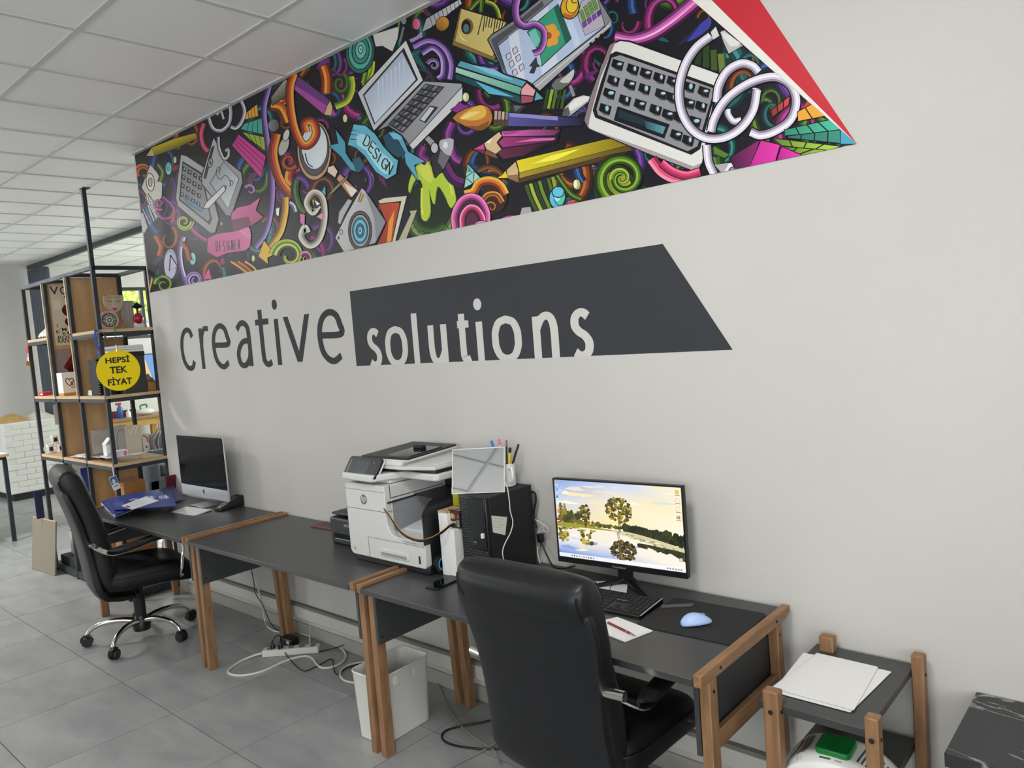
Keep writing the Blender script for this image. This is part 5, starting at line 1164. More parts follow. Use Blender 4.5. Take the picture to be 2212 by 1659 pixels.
g.poly([(785, 1262), (935, 1250), (942, 1268), (885, 1540), (775, 1562), (848, 1400)], '#c94e30', 0, 6, col2='#8f2c1e', ang=2.4); g.poly([(862, 1390), (905, 1300), (880, 1530), (850, 1540)], '#e8963a'); g.poly([(785, 1240), (830, 1220), (995, 1205), (912, 1530), (886, 1540), (952, 1242), (800, 1262)], '#d8d0b8', 0, 5); g.poly([(1010, 1312), (1068, 1308), (990, 1515), (930, 1528), (1020, 1335)], '#b8b196', 0, 5)
g.poly([(495, 1400), (505, 1320), (570, 1225), (605, 1240), (545, 1350), (520, 1410)], '#b4b4b4', 0, 6)
g.poly([(478, 1505), (560, 1340), (668, 1150), (690, 1160), (842, 1390), (835, 1410), (770, 1545), (545, 1612)], '#c6c4c2', 0, 8, col2='#a4a2a4', ang=.4); g.poly([(690, 1160), (842, 1390), (835, 1410), (775, 1530), (760, 1360)], '#8c8c92')
g.ell((660, 1455), 84, 142, '#5e5e64', 0, 6); g.ell((660, 1455), 70, 118, '#9c9ca0', 0, 8)
for k in range(28): a_ = 2*PI*k/28; g.stroke([(660+68*math.cos(a_), 1455+116*math.sin(a_)), (660+84*math.cos(a_), 1455+140*math.sin(a_))], 3, K)
g.ell((660, 1455), 54, 92, '#2f7c98', 0, 6); g.ell((660, 1455), 44, 76, '#74c0d4'); g.ell((660, 1455), 30, 52, '#2c6a86', 0, 5); g.ell((660, 1455), 16, 28, '#8ad0de', 0, 4); g.ell((660, 1455), 6, 11, '#1c4a60')
g.poly([(648, 1245), (668, 1182), (686, 1198), (662, 1250)], '#e2a83a', 0, 5); g.ell((524, 1465), 10, 18, '#c6c4c2', 0, 5); g.ell((505, 1506), 8, 13, '#3a3a3e')
# pen nib
g.band([(1110, 850), (1090, 920), (1140, 960)], 60, ['#6a2a6c', '#9a3a90', '#4a1c4c'], 4); g.band([(1320, 680), (1290, 780), (1330, 920), (1380, 960)], 80, ['#3c1a44', '#7a2f7c', '#a04a9c', '#3c1a44'], 4); g.band([(1260, 980), (1320, 1080), (1394, 1120)], 70, ['#6a2a6c', '#3c1a44'], 4)
g.poly([(1120, 800), (1148, 772), (1195, 815), (1170, 855)], '#9e9ea2', 0, 6); g.poly([(1225, 812), (1260, 795), (1332, 800), (1300, 930), (1255, 1020), (1198, 1078), (1162, 930), (1200, 890)], '#2e2e34', 0, 8); g.poly([(1228, 815), (1262, 798), (1330, 802), (1305, 920), (1235, 870)], '#b6b6ba', 2); g.poly([(1235, 880), (1300, 925), (1255, 1015), (1215, 960)], '#6e6e74'); g.ell((1270, 840), 18, 26, '#e4e4e6'); g.ell((1192, 862), 27, 38, '#c2c2c4', 0, 6)
# laptop
g.poly([(638, 466), (985, 88), (1112, 378), (758, 742)], '#c0c0c2', 0, 9, col2='#dcdcdc', ang=-.8); g.poly([(678, 480), (972, 142), (1074, 372), (760, 696)], '#26262c'); g.poly([(690, 486), (960, 172), (1058, 372), (766, 684)], '#aeb9cc', 0, 0, col2='#cdd8e8', ang=.8)
for k in range(7): x = 790+30*k; g.stroke([(x, 380-26*k), (x+4, 600-30*k)], 8, '#d8e0ec', 0, lambda f: 1-f)
g.poly([(768, 748), (1114, 382), (1385, 398), (1394, 440), (1040, 870), (955, 768), (860, 705)], '#a6a6aa', 0, 8, col2='#8e8e94', ang=2.2); g.poly([(1394, 420), (1394, 520), (1042, 872), (1010, 840)], '#d4d4d4', 0, 5)
g.poly([(862, 692), (1128, 404), (1262, 424), (962, 756)], '#23232a', 0, 4)
for i in range(8):
    for j in range(4):
        u0, v0 = (i+.12)/8, (j+.12)/4; u1, v1 = (i+.88)/8, (j+.85)/4
        def q_(u, v): return (862+(1128-862)*u+(962-862+(1262-1128-100)*u)*v, 692+(404-692)*u+(756-692+(424-404-64)*u)*v)
        g.poly([q_(u0, v0), q_(u1, v0), q_(u1, v1), q_(u0, v1)], ['#5c5c64', '#44444c', '#70707a'][(i*3+j) % 3]); g.poly([q_(u0, v0), q_(u1, v0), q_(u1, v1)], '#8a8a92' if (i+j) % 2 else '#52525a')
g.poly([(1082, 662), (1160, 558), (1218, 570), (1128, 684)], '#2a2a30'); g.poly([(1090, 658), (1160, 568), (1192, 575), (1120, 672)], '#cfcfd0')
# blue ribbon
g.poly([(478, 716), (555, 820), (560, 900), (600, 960), (690, 1000), (650, 1040), (590, 1020), (520, 925), (432, 846), (500, 830)], '#4f9fb8', 0, 8); g.poly([(600, 940), (660, 925), (695, 990), (640, 1040)], '#2c5e70', 0, 5)
g.poly([(868, 735), (900, 740), (960, 775), (1005, 885), (1128, 958), (1050, 985), (1078, 1108), (985, 975), (968, 880), (930, 810), (880, 800)], '#5ca8c4', 0, 8); g.poly([(820, 780), (880, 735), (985, 900), (930, 935), (850, 870)], '#244e60', 0, 5); g.poly([(865, 750), (930, 760), (960, 800), (900, 800)], '#79c0d6')
g.poly([(612, 688), (700, 700), (770, 760), (830, 850), (905, 930), (935, 950), (920, 1050), (850, 1090), (770, 1035), (690, 920), (630, 865), (568, 840), (590, 760)], '#6ab6cf', 0, 9); g.poly([(640, 765), (720, 780), (800, 880), (890, 960), (880, 1020), (840, 1050), (770, 985), (700, 880), (640, 840)], '#a9dbe6', 2)
for k in range(3): g.stroke([(590, 730+34*k), (660, 745+30*k)], 7, K, 0, lambda f: 1-f)
FONT = {'D': [[(0, 0), (0, 1), (.35, 1), (.65, .75), (.65, .25), (.35, 0), (0, 0)]], 'E': [[(.6, 0), (0, 0), (0, 1), (.6, 1)], [(0, .5), (.5, .5)]], 'S': [[(.62, .85), (.4, 1), (.1, .92), (.05, .68), (.3, .52), (.58, .38), (.58, .12), (.3, 0), (.02, .12)]], 'I': [[(.1, 0), (.1, 1)]], 'G': [[(.65, .85), (.4, 1), (.1, .85), (.02, .5), (.1, .15), (.4, 0), (.65, .12), (.65, .45), (.4, .45)]], 'N': [[(0, 0), (0, 1)], [(0, 1), (.6, 0)], [(.6, 0), (.6, 1)]], 'R': [[(0, 0), (0, 1), (.4, 1), (.58, .8), (.4, .55), (0, .5)], [(.3, .52), (.62, 0)]]}
def letter(ch, o, ex, ey, wd, col=K):
    for st_ in FONT[ch]: g.stroke([(o[0]+ex[0]*x+ey[0]*y, o[1]+ex[1]*x+ey[1]*y) for x, y in st_], wd, col)
for ch, o in zip('DESIGN', ((680, 832), (718, 876), (745, 920), (778, 962), (806, 990), (842, 1026))): letter(ch, o, (44, 46), (30, -66), 9)
g.view = VA
for k, ch in enumerate('DESIGNER'): letter(ch, (636+(26 if k < 4 else 25)*k - (12 if k > 3 else 0), 1296-1.5*k), (19, -2), (-3, -72-.3*k), 6)
g.view = VB
g.ell((550, 650), 17, 30, '#d6daa0', 0, 4); g.ell((700, 1090), 10, 14, '#4a4a52'); g.stroke([(740, 1040), (760, 1090), (745, 1150)], 8, '#a08a78', 4, lambda f: 1-f)
# ---- views C and D (middle)
g.view = VC
g.ell((60, 215), 30, 40, '#8a8a90', 0, 6); g.stroke([(60, 280), (20, 440)], 22, '#7a7a80'); g.ell((190, 250), 42, 60, '#c03a6c', 0, 5, col2='#e87aa0')
g.poly([(0, 225), (30, 215), (0, 330)], '#5a8a34')
g.poly([(290, 195), (640, -10), (665, 40), (335, 295), (250, 330)], '#a2a2aa', 0, 8, col2='#d2d2d6', ang=0)
for k in range(9): g.stroke([(330+42*k, 175-24*k), (365+40*k, 285-27*k)], 6, K)
g.ell((462, 248), 68, 78, '#d6983c', .5, 7, col2='#8a5a20', ang=2.2)
g.band([(735, 110), (790, 50), (850, -10)], 40, ['#3f5a20', '#7a9a30'], 4); g.band([(865, 125), (875, -10)], 38, ['#6a8a2c', '#3f5a20'], 5); g.band([(905, 20), (985, 50), (1030, 110), (1050, 190)], 46, ['#c8cc3c', '#6f8f2c', '#32481c'], 5)
g.poly([(640, 110), (655, 82), (1128, 225), (1150, 300), (1000, 635), (562, 470)], '#8a7040', 0, 10); g.poly([(660, 90), (1122, 230), (985, 590), (592, 430)], '#c9b264', 0, 5, col2='#dcc982', ang=-.6)
g.ell((722, 275), 62, 84, '#7a6438', 0, 0); g.ell((708, 282), 50, 74, '#1b1b20'); g.ell((710, 295), 30, 46, '#58757f'); g.stroke([(640, 330), (665, 400), (735, 435)], 16, '#ecdfa4', 4, lambda f: math.sin(PI*f)); g.stroke([(880, 160), (830, 365)], 10, K)
for k in range(9): g.stroke([(905+27*k, 168+8*k), (885+27*k, (280 if k % 4 else 330)+4*k)], 10, K)
g.poly([(932, 412), (975, 362), (1215, 205), (1490, -20), (2085, -20), (2216, 200), (2210, 262), (1475, 945), (1395, 880), (1105, 800), (1050, 650)], '#85858a', 0, 12); g.poly([(965, 415), (1230, 235), (1500, 10), (1520, 60), (1040, 455), (1120, 760), (1080, 700)], '#55555c')
g.poly([(1040, 478), (1545, 60), (1640, -20), (2070, -20), (2152, 270), (1400, 868), (1335, 838), (1135, 775)], '#b6c5e2', 0, 8)
g.poly([(1150, 385), (1250, 305), (1320, 830), (1220, 800)], '#d8dcec'); g.poly([(1400, 190), (1560, 60), (1660, 650), (1500, 780)], '#d3dae9'); g.poly([(1640, -20), (1720, -20), (1900, 450), (1850, 500)], '#c8d4ea')
g.poly([(1870, 165), (1905, 20), (1960, -20), (2072, -20), (2150, 268), (1945, 370)], '#b8aebc', 0, 6)
for i in range(4):
    for j in range(3): x, y = 1885+42*i+14*j, 145-38*i+40*j-(10 if i else 0); g.poly([(x, y-20), (x+34, y-48), (x+46, y-14), (x+12, y+14)], '#6f9c44', 0, 4)
    x, y = 1915+50*i, 262-38*i; g.poly([(x, y-20), (x+38, y-50), (x+52, y-4), (x+16, y+34)], '#7a4aa0' if i < 3 else '#5c3480', 0, 4)
g.poly([(1345, 335), (1480, 200), (1665, 42), (1802, 402), (1490, 692), (1480, 560)], '#3c9c7c', 0, 9); g.poly([(1665, 42), (1802, 402), (1742, 452), (1620, 82)], '#2b5f50'); g.poly([(1360, 340), (1430, 300), (1480, 420), (1440, 490), (1390, 440)], '#7cc4bc')
for k in range(6): a_ = -.2+PI*2*k/6; g.ell((1588+52*math.cos(a_), 368+78*math.sin(a_)), 44, 46, '#e9a23c', 0, 0)
g.ell((1590, 368), 50, 60, '#e9a23c'); g.ell((1572, 370), 22, 30, '#d8502c', 0, 6)
for (x, y) in ((1150, 585), (1218, 525), (1182, 665), (1250, 605), (1215, 755), (1285, 700)): g.poly([(x-28, y-10), (x+14, y-42), (x+30, y+10), (x-10, y+44)], '#d6cdd8', 0, 8)
g.poly([(1365, 690), (1440, 590), (1450, 660), (1480, 690), (1440, 700), (1415, 765), (1365, 760), (1400, 690)], '#3a3a40', 0, 4)
g.poly([(1398, 872), (2150, 288), (2216, 202), (2222, 270), (1475, 945)], '#a9a9ac', 0, 6); g.stroke([(1430, 905), (2190, 265)], 10, '#d6d6d6')
for p_ in ((2005, 458), (2062, 412), (2115, 370)): g.ell(p_, 15, 20, K)
g.band([(1242, -30), (1222, 100), (1245, 220), (1322, 275), (1430, 255), (1512, 318), (1520, 420), (1482, 520), (1405, 555)], 72, ['#c98acc', '#9455a8', '#5a3270'], 9, taper=lambda f: 1-.25*f)
g.ell((1788, 78), 96, 122, '#e6ac30', .15, 11); g.ell((1812, 50), 62, 88, '#f0c63e', .15, 8); g.poly([(1720, 130), (1800, 160), (1870, 110), (1800, 195), (1740, 180)], '#c0682c', 2); g.stroke([(1800, -10), (1820, 30), (1860, 30)], 10, K, 4)
g.poly([(1590, 890), (1640, 820), (1740, 780), (1830, 705), (1835, 790), (1790, 870), (1690, 945), (1620, 935)], '#6d6b69', 0, 9); g.poly([(1680, 850), (1760, 780), (1828, 720), (1826, 790), (1775, 860)], '#c5c3c1', 2)
g.stroke([(1790, 890), (1830, 1000)], 34, '#8e8c8a'); g.poly([(1690, 1250), (1725, 1120), (1820, 1020), (1925, 985), (2035, 1015), (1900, 1120), (1790, 1205)], '#b9b7b5', 0, 9); g.poly([(1800, 1150), (1770, 1110), (1840, 1030), (1930, 1000), (2000, 1020)], '#e2e0de', 2); g.poly([(1690, 1250), (1722, 1130), (1770, 1110), (1790, 1190)], '#5c5a58')
for k in range(5): g.stroke([(1560+45*k, 930), (1520+45*k, 1130)], 30, ['#31481c', '#8fae34', '#566f26', '#2a3c18', '#3f5a20'][k])
g.poly([(600, 690), (655, 628), (1345, 842), (1440, 935), (1522, 1025), (1410, 1062), (1280, 1085), (600, 825)], K, 0, 14)
g.poly([(620, 685), (655, 635), (1335, 850), (1292, 902)], '#5ea4b6'); g.poly([(745, 670), (1000, 720), (1210, 838), (960, 770)], '#86c8e0'); g.poly([(606, 700), (1286, 912), (1266, 982), (602, 752)], '#b5dccd', 0, 0, col2='#5aa68c', ang=1.4); g.poly([(602, 770), (1268, 1000), (1282, 1078), (602, 822)], '#254e54'); g.poly([(800, 840), (1000, 920), (1212, 1010), (950, 975)], '#5cb8d2')
g.poly([(1342, 862), (1432, 938), (1412, 1000), (1280, 985), (1285, 925)], '#eaa3ac', 0, 6); g.poly([(1280, 992), (1412, 1003), (1400, 1060), (1285, 1078)], '#a35560', 0, 6); g.poly([(1440, 948), (1515, 1025), (1418, 1048)], '#5ba6b2', 0, 6)
g.poly([(1168, 1080), (1335, 1100), (1210, 1235)], '#3a3a40', 0, 6); g.poly([(1205, 1095), (1290, 1105), (1222, 1160)], '#6a6a70'); g.ell((708, 1010), 36, 50, '#c8cc8c', 0, 6); g.ell((696, 1006), 16, 34, '#eef0c8')
g.poly([(545, 1140), (600, 1105), (640, 1055), (690, 1090), (750, 1100), (690, 1160), (640, 1190)], '#8c3286', 0, 5)
g.view = VD
g.poly([(1140, 205), (1500, 235), (1930, 262), (1920, 345), (1500, 358), (1135, 352)], '#5a589f', 0, 10, col2='#1e1d30', ang=0); g.poly([(1160, 212), (1665, 250), (1660, 290), (1160, 250)], '#8c8ccc')
for k, c in enumerate(('#c6a684', '#a79aac', '#d8b27c', '#8a8090')): g.poly([(1005+38*k, 188+4*k), (1038+38*k, 190+4*k), (1030+38*k, 346), (995+38*k, 346)], c, 0, 6); g.poly([(1000+38*k, 280), (1033+38*k, 280), (1030+38*k, 346), (995+38*k, 346)], '#5a4438')
g.poly([(565, 265), (700, 168), (850, 128), (940, 150), (985, 230), (975, 310), (920, 375), (830, 400), (690, 345)], '#c17a36', 2, 9); g.poly([(640, 262), (740, 185), (860, 132), (920, 180), (905, 255), (800, 290), (700, 285)], '#e7b652', 2); g.poly([(655, 270), (740, 205), (855, 198), (800, 235), (715, 272)], '#f2dc86', 2); g.poly([(680, 345), (830, 350), (960, 290), (920, 375), (830, 398)], '#8a5028')
g.poly([(770, 592), (900, 520), (1055, 402), (1690, 380), (1660, 520), (1300, 665), (1095, 695), (900, 645)], K, 0, 10)
g.poly([(1080, 405), (1400, 385), (1690, 388), (1630, 445), (1092, 455)], '#df6cb8', 0, 0, col2='#5a2c50', ang=0); g.poly([(1082, 408), (1300, 395), (1200, 430), (1110, 440)], '#b04488'); g.poly([(1048, 520), (1102, 465), (1655, 462), (1640, 500), (1092, 572)], '#a63c7a', 0, 0, col2='#3a1c34', ang=0); g.poly([(1205, 518), (1400, 478), (1640, 470), (1620, 495)], '#d867b4'); g.poly([(1040, 630), (1090, 585), (1560, 520), (1300, 655), (1100, 690)], '#6c2a4a', 0, 0, col2='#2a1422', ang=0)
g.poly([(895, 528), (1052, 408), (1085, 450), (1030, 520), (1080, 590), (1020, 640), (920, 590)], '#dabb92', 0, 7); g.poly([(918, 592), (1020, 640), (1040, 690), (905, 642)], '#7a5640', 0, 5); g.poly([(915, 520), (985, 475), (950, 530)], '#f6eee0'); g.poly([(778, 592), (892, 532), (905, 595)], '#d64e94', 0, 6); g.poly([(778, 592), (905, 597), (902, 640)], '#7c2450', 0, 5)
g.poly([(1030, 892), (1125, 800), (1222, 704), (2150, 480), (2325, 460), (2440, 600), (2212, 690), (1255, 945), (1130, 905)], K, 0, 12)
g.poly([(1232, 708), (2150, 488), (2320, 472), (2400, 545), (2212, 590), (1262, 830), (1250, 770)], '#e7d62a', 0, 0, col2='#7d6a1c', ang=-.1); g.poly([(1380, 745), (1600, 650), (1900, 580), (1640, 700)], '#f6ec50'); g.poly([(1262, 835), (2212, 595), (2405, 550), (2440, 600), (2212, 640), (1262, 890)], '#a8922e', 0, 0, col2='#57431a', ang=0); g.poly([(1260, 895), (2212, 645), (2380, 620), (2212, 685), (1256, 940)], '#4f3a1e')
g.poly([(1222, 715), (1250, 800), (1252, 935), (1140, 890), (1128, 802)], '#d9b488', 0, 6); g.poly([(1146, 860), (1250, 850), (1252, 935), (1142, 890)], '#9a7048'); g.poly([(1122, 808), (1140, 888), (1032, 890)], '#e7d62a', 0, 6)
for k in range(8): g.stroke([(1330+46*k, 960-14*k), (1370+46*k, 1080-10*k), (1440+50*k, 1230)], 34, ['#3d5a22', '#a8b43a', '#24401c', '#6a8a2c', '#1f3418', '#4c7024', '#8aa034', '#2c481c'][k], 4)
g.band([(1650, 860), (1720, 960), (1800, 1060), (1900, 1110)], 60, ['#2c481c', '#6a8a2c', '#24401c'], 4)
g.ell((2250, 1000), 220, 260, '#25401a', 0, 8); g.ell((2270, 1000), 160, 200, '#5c7a24', 0, 6, col2='#a8a838', ang=0)
g.ell((1862, 960), 46, 58, '#c6c886', 0, 7); g.ell((1846, 955), 24, 40, '#ecefc2'); g.ell((1655, 1095), 84, 110, '#62c2de', 0, 10, col2='#3f9cc4'); g.ell((1680, 1080), 58, 92, '#5ec0a4', 0, 7); g.ell((1655, 1070), 34, 60, '#a8e0ea'); g.stroke([(1670, 1010), (1655, 1050), (1690, 1090)], 9, K, 3)
g.poly([(1735, 1170), (1790, 1120), (1850, 1165)], '#c83290'); g.poly([(1285, 1195), (1375, 1185), (1395, 1260), (1265, 1280)], '#a8a6a8', 0, 5)
g.poly([(725, 735), (872, 898), (690, 992)], '#9fd4cc', 0, 9); g.stroke([(700, 885), (800, 810)], 8, K); g.stroke([(715, 890), (785, 950)], 8, K); g.stroke([(795, 822), (785, 945)], 8, K); g.poly([(735, 760), (775, 820), (722, 830)], '#3c9a90')
g.band([(830, 810), (930, 770), (1020, 790), (1090, 850)], 50, ['#3a2c1c', '#6a3c1c', '#8a5a28'], 4)
g.ell((1010, 1080), 130, 170, '#3c1f10', 0, 8); g.band([(700, 1060), (790, 1030), (850, 940), (960, 915), (1060, 960), (1120, 1060)], 84, ['#e9b63e', '#dd6f30', '#7c3a1c'], 6); g.band([(880, 1120), (940, 1060), (1030, 1060), (1090, 1140)], 50, ['#d8a03a', '#7c3a1c', '#b8642c'], 4); g.spiral((975, 1190), 52, 10, 3.4, 1.0, 36, ['#b8783c', '#5a2c14'], 4)
g.ell((750, 1260), 178, 200, '#4a1c38', 0, 8); g.band([(600, 1420), (592, 1270), (660, 1130), (760, 1080), (860, 1120), (925, 1240), (930, 1360)], 62, ['#ee88c4', '#d45ca4', '#8c2f6c'], 8); g.band([(672, 1400), (676, 1280), (740, 1195), (820, 1205), (880, 1290), (890, 1370)], 52, ['#f09ac8', '#d4406c', '#a02c58'], 7); g.ell((775, 1340), 66, 104, '#5c2748', 0, 8); g.ell((880, 1385), 90, 54, '#ee94c8', 0, 8); g.ell((1180, 1325), 110, 50, '#c83288', 0, 5)
# ---- view E (right end)
g.view = VE
g.poly([(1118, 128), (1122, 190), (1040, 262), (955, 300), (990, 230), (1060, 165)], '#3f419c', 3); g.poly([(880, 330), (990, 230), (1050, 170), (960, 290)], '#25264c', 2); g.poly([(960, 560), (1100, 600), (1050, 700)], '#22244c')
g.band([(430, 268), (560, 290), (700, 250), (850, 150), (1010, 18), (1090, -60)], 112, ['#6c2c64', '#c25aa8', '#e58ccc', '#b24a98', '#44183e'], 6, taper=lambda f: .75+.25*f); g.stroke([(530, 300), (700, 250), (860, 150), (990, 40)], 8, '#f6cfe8', 5, lambda f: math.sin(PI*f)+.02)
for k in range(5): g.stroke([(1040+52*k, 300+30*k), (1030+60*k, 470+20*k)], 44, ['#25381c', '#2c4420', '#3c5626', '#6a7a34', '#25381c'][k])
g.poly([(1190, 232), (1225, 215), (1360, 330), (1255, 392), (1215, 310)], '#b9b7b5', 0, 8); g.poly([(1200, 225), (1340, 312), (1265, 335)], '#dcdad8', 2); g.poly([(1122, 232), (1162, 190), (1190, 260), (1140, 292)], '#d6d4d6', 0, 6)
g.poly([(395, 330), (470, 292), (540, 300), (1192, 535), (1165, 650), (1068, 1182), (1035, 1225), (990, 1232), (700, 1122), (245, 935), (212, 870), (260, 690), (330, 480)], '#dbd9d4', 0, 12); g.poly([(395, 330), (440, 300), (330, 560), (250, 860), (240, 930), (212, 870), (260, 690)], '#8a7a7c'); g.poly([(240, 930), (700, 1090), (1000, 1205), (1060, 1180), (1035, 1225), (990, 1232), (700, 1122)], '#a39a9a')
g.poly([(400, 395), (440, 372), (510, 392), (1162, 622), (1160, 680), (1050, 1080), (985, 1122), (640, 988), (290, 852), (272, 800), (330, 600)], '#1b1a20'); g.poly([(410, 420), (470, 400), (1145, 640), (1140, 690), (1030, 1060), (960, 1095), (640, 965), (310, 832), (300, 790)], '#97979c', 0, 0, col2='#8a8a90', ang=.5)
keys = [(455, 470), (565, 503), (660, 532), (757, 565), (855, 592), (972, 630), (1080, 665), (425, 585), (545, 612), (650, 645), (770, 682), (850, 708), (972, 748), (1060, 772), (395, 678), (508, 726), (618, 757), (730, 795), (820, 830), (900, 850), (1015, 880), (365, 790), (880, 978), (965, 1018)]
for k, (x, y) in enumerate(keys):
    g.poly([(x-52, y+6), (x-34, y-44), (x+44, y-18), (x+30, y+48), (x-10, y+42)], '#4d4a4e'); g.poly([(x-36, y-44), (x+46, y-18), (x+30, y+42), (x-46, y+14)], '#15151a'); g.ell((x+10, y-4), 14 if k % 2 else 22, 22 if k % 2 else 15, '#5fa4a8' if k in (5, 9, 14, 20, 21) else '#3f464c'); g.ell((x+14, y-6), 9 if k % 2 else 17, 17 if k % 2 else 9, '#b9c3d6')
g.poly([(455, 775), (828, 905), (792, 1000), (428, 868)], '#1a1a20', 0, 8); g.poly([(640, 870), (800, 920), (780, 972), (660, 930)], '#5b9aa6', 0, 0, col2='#24424c', ang=PI); g.poly([(470, 800), (640, 860), (640, 910), (455, 850)], '#20343a')
WC = ['#8d8494', '#cbc4d4', '#efe9f3', '#d8d0e0']
g.band([(1345, 870), (1290, 880), (1250, 830), (1245, 790)], 44, WC, 8)
g.band([(1170, 740), (1188, 620), (1250, 515), (1345, 462), (1425, 478), (1472, 525)], 58, WC[::-1], 9); g.band([(1455, 640), (1440, 780), (1380, 880), (1340, 920)], 50, WC, 8)
g.band([(1128, 262), (1020, 350), (940, 480), (900, 640), (915, 800), (985, 930), (1095, 1000), (1225, 995), (1345, 925), (1432, 800), (1462, 650)], 58, WC, 10)
g.band([(1130, 955), (1155, 860), (1225, 740), (1335, 645), (1465, 580), (1600, 560), (1705, 620), (1745, 735), (1705, 865), (1600, 945), (1490, 980), (1415, 955)], 58, WC[::-1], 10)
g.band([(1100, 1050), (1112, 1170), (1155, 1270)], 56, WC, 9); g.ell((1285, 1240), 70, 66, '#e4dcec', 0, 9); g.ell((1290, 1245), 34, 36, '#8d8494', 0, 6); g.poly([(1155, 1195), (1260, 1180), (1215, 1260)], '#a8a6a8')
def fan(P_, c, n, c2=None):
    g.poly(P_, c, 0, 7, K, col2=c2, ang=0)
    for k in range(1, n):
        t = k/n; g.stroke([[P_[0][i]+(P_[1][i]-P_[0][i])*t for i in (0, 1)], [P_[3][i]+(P_[2][i]-P_[3][i])*t for i in (0, 1)]], 9, K)
fan([(1560, 800), (1700, 695), (1692, 760), (1575, 850)], '#7a2a2a', 3, '#d84a4a'); fan([(1790, 770), (1830, 720), (1850, 760), (1800, 790)], '#c23c3c', 1); fan([(1755, 810), (1865, 752), (1965, 840), (1760, 880)], '#e7a238', 2)
fan([(1660, 940), (1985, 868), (2085, 945), (1665, 985)], '#2f8468', 4, '#4cc0a0'); fan([(1690, 985), (2070, 940), (2072, 1040), (1680, 1000)], '#2c6e60', 4, '#3c8c7c'); fan([(2065, 935), (2120, 975), (2190, 1045), (2065, 1045)], '#4aa2bc', 1)
fan([(1570, 1000), (2070, 1060), (1960, 1095), (1640, 1055)], '#55782c', 4, '#b2d444'); fan([(1640, 1060), (1990, 1090), (1800, 1135), (1650, 1100)], '#4c6a24', 3, '#a2c83c')
fan([(1260, 1140), (1480, 1015), (1420, 1210), (1300, 1220)], '#3a1c38', 1, '#8a2a6c'); fan([(1490, 1015), (1630, 1050), (1590, 1190), (1410, 1205)], '#c22a8c', 1, '#dc3aa6'); fan([(1640, 1060), (1790, 1125), (1780, 1150), (1600, 1180)], '#b8248c', 1, '#e03cae')
g.poly([(1150, 1060), (1260, 1120), (1230, 1145), (1150, 1110)], '#55782c')
g.spiral((490, 1290), 210, 30, .4, 1.7, 96, ['#203a16', '#4c7a24', '#8fae34', '#2c4c1a'], 8, sq=1.0, n=50); g.spiral((480, 1290), 74, 12, 3.0, 1.1, 34, ['#b0b83c', '#5c8a28'], 6)
g.band([(700, 1150), (770, 1240), (860, 1290), (960, 1300)], 70, ['#8a2444', '#d8507c', '#f08aa4'], 6); g.band([(770, 1180), (850, 1240), (950, 1270), (1050, 1245)], 54, ['#f06a94', '#d03a6c', '#a02c50'], 7)
g.ell((155, 1335), 28, 40, '#b8bc7c', 0, 7); g.ell((145, 1332), 14, 28, '#eef0c2'); g.ell((20, 1390), 44, 40, '#62c2de', 0, 7)
g.build('mural_print', 'print_wall', mu)
rw = Print(lambda x, y: (x, y), lambda u, v, h: Vector((u, -h, v)), base=4e-4)
rw.poly([apex, U2, U1], '#e6e2dc'); rw.build('white_edge_stripe', 'print_wall', mu)
rw = Print(lambda x, y: (x, y), lambda u, v, h: Vector((u, -h, v)), base=5e-4)
rw.poly([apex, U3, U2], '#c42f3a'); rw.build('red_triangle', 'print_wall', mu)

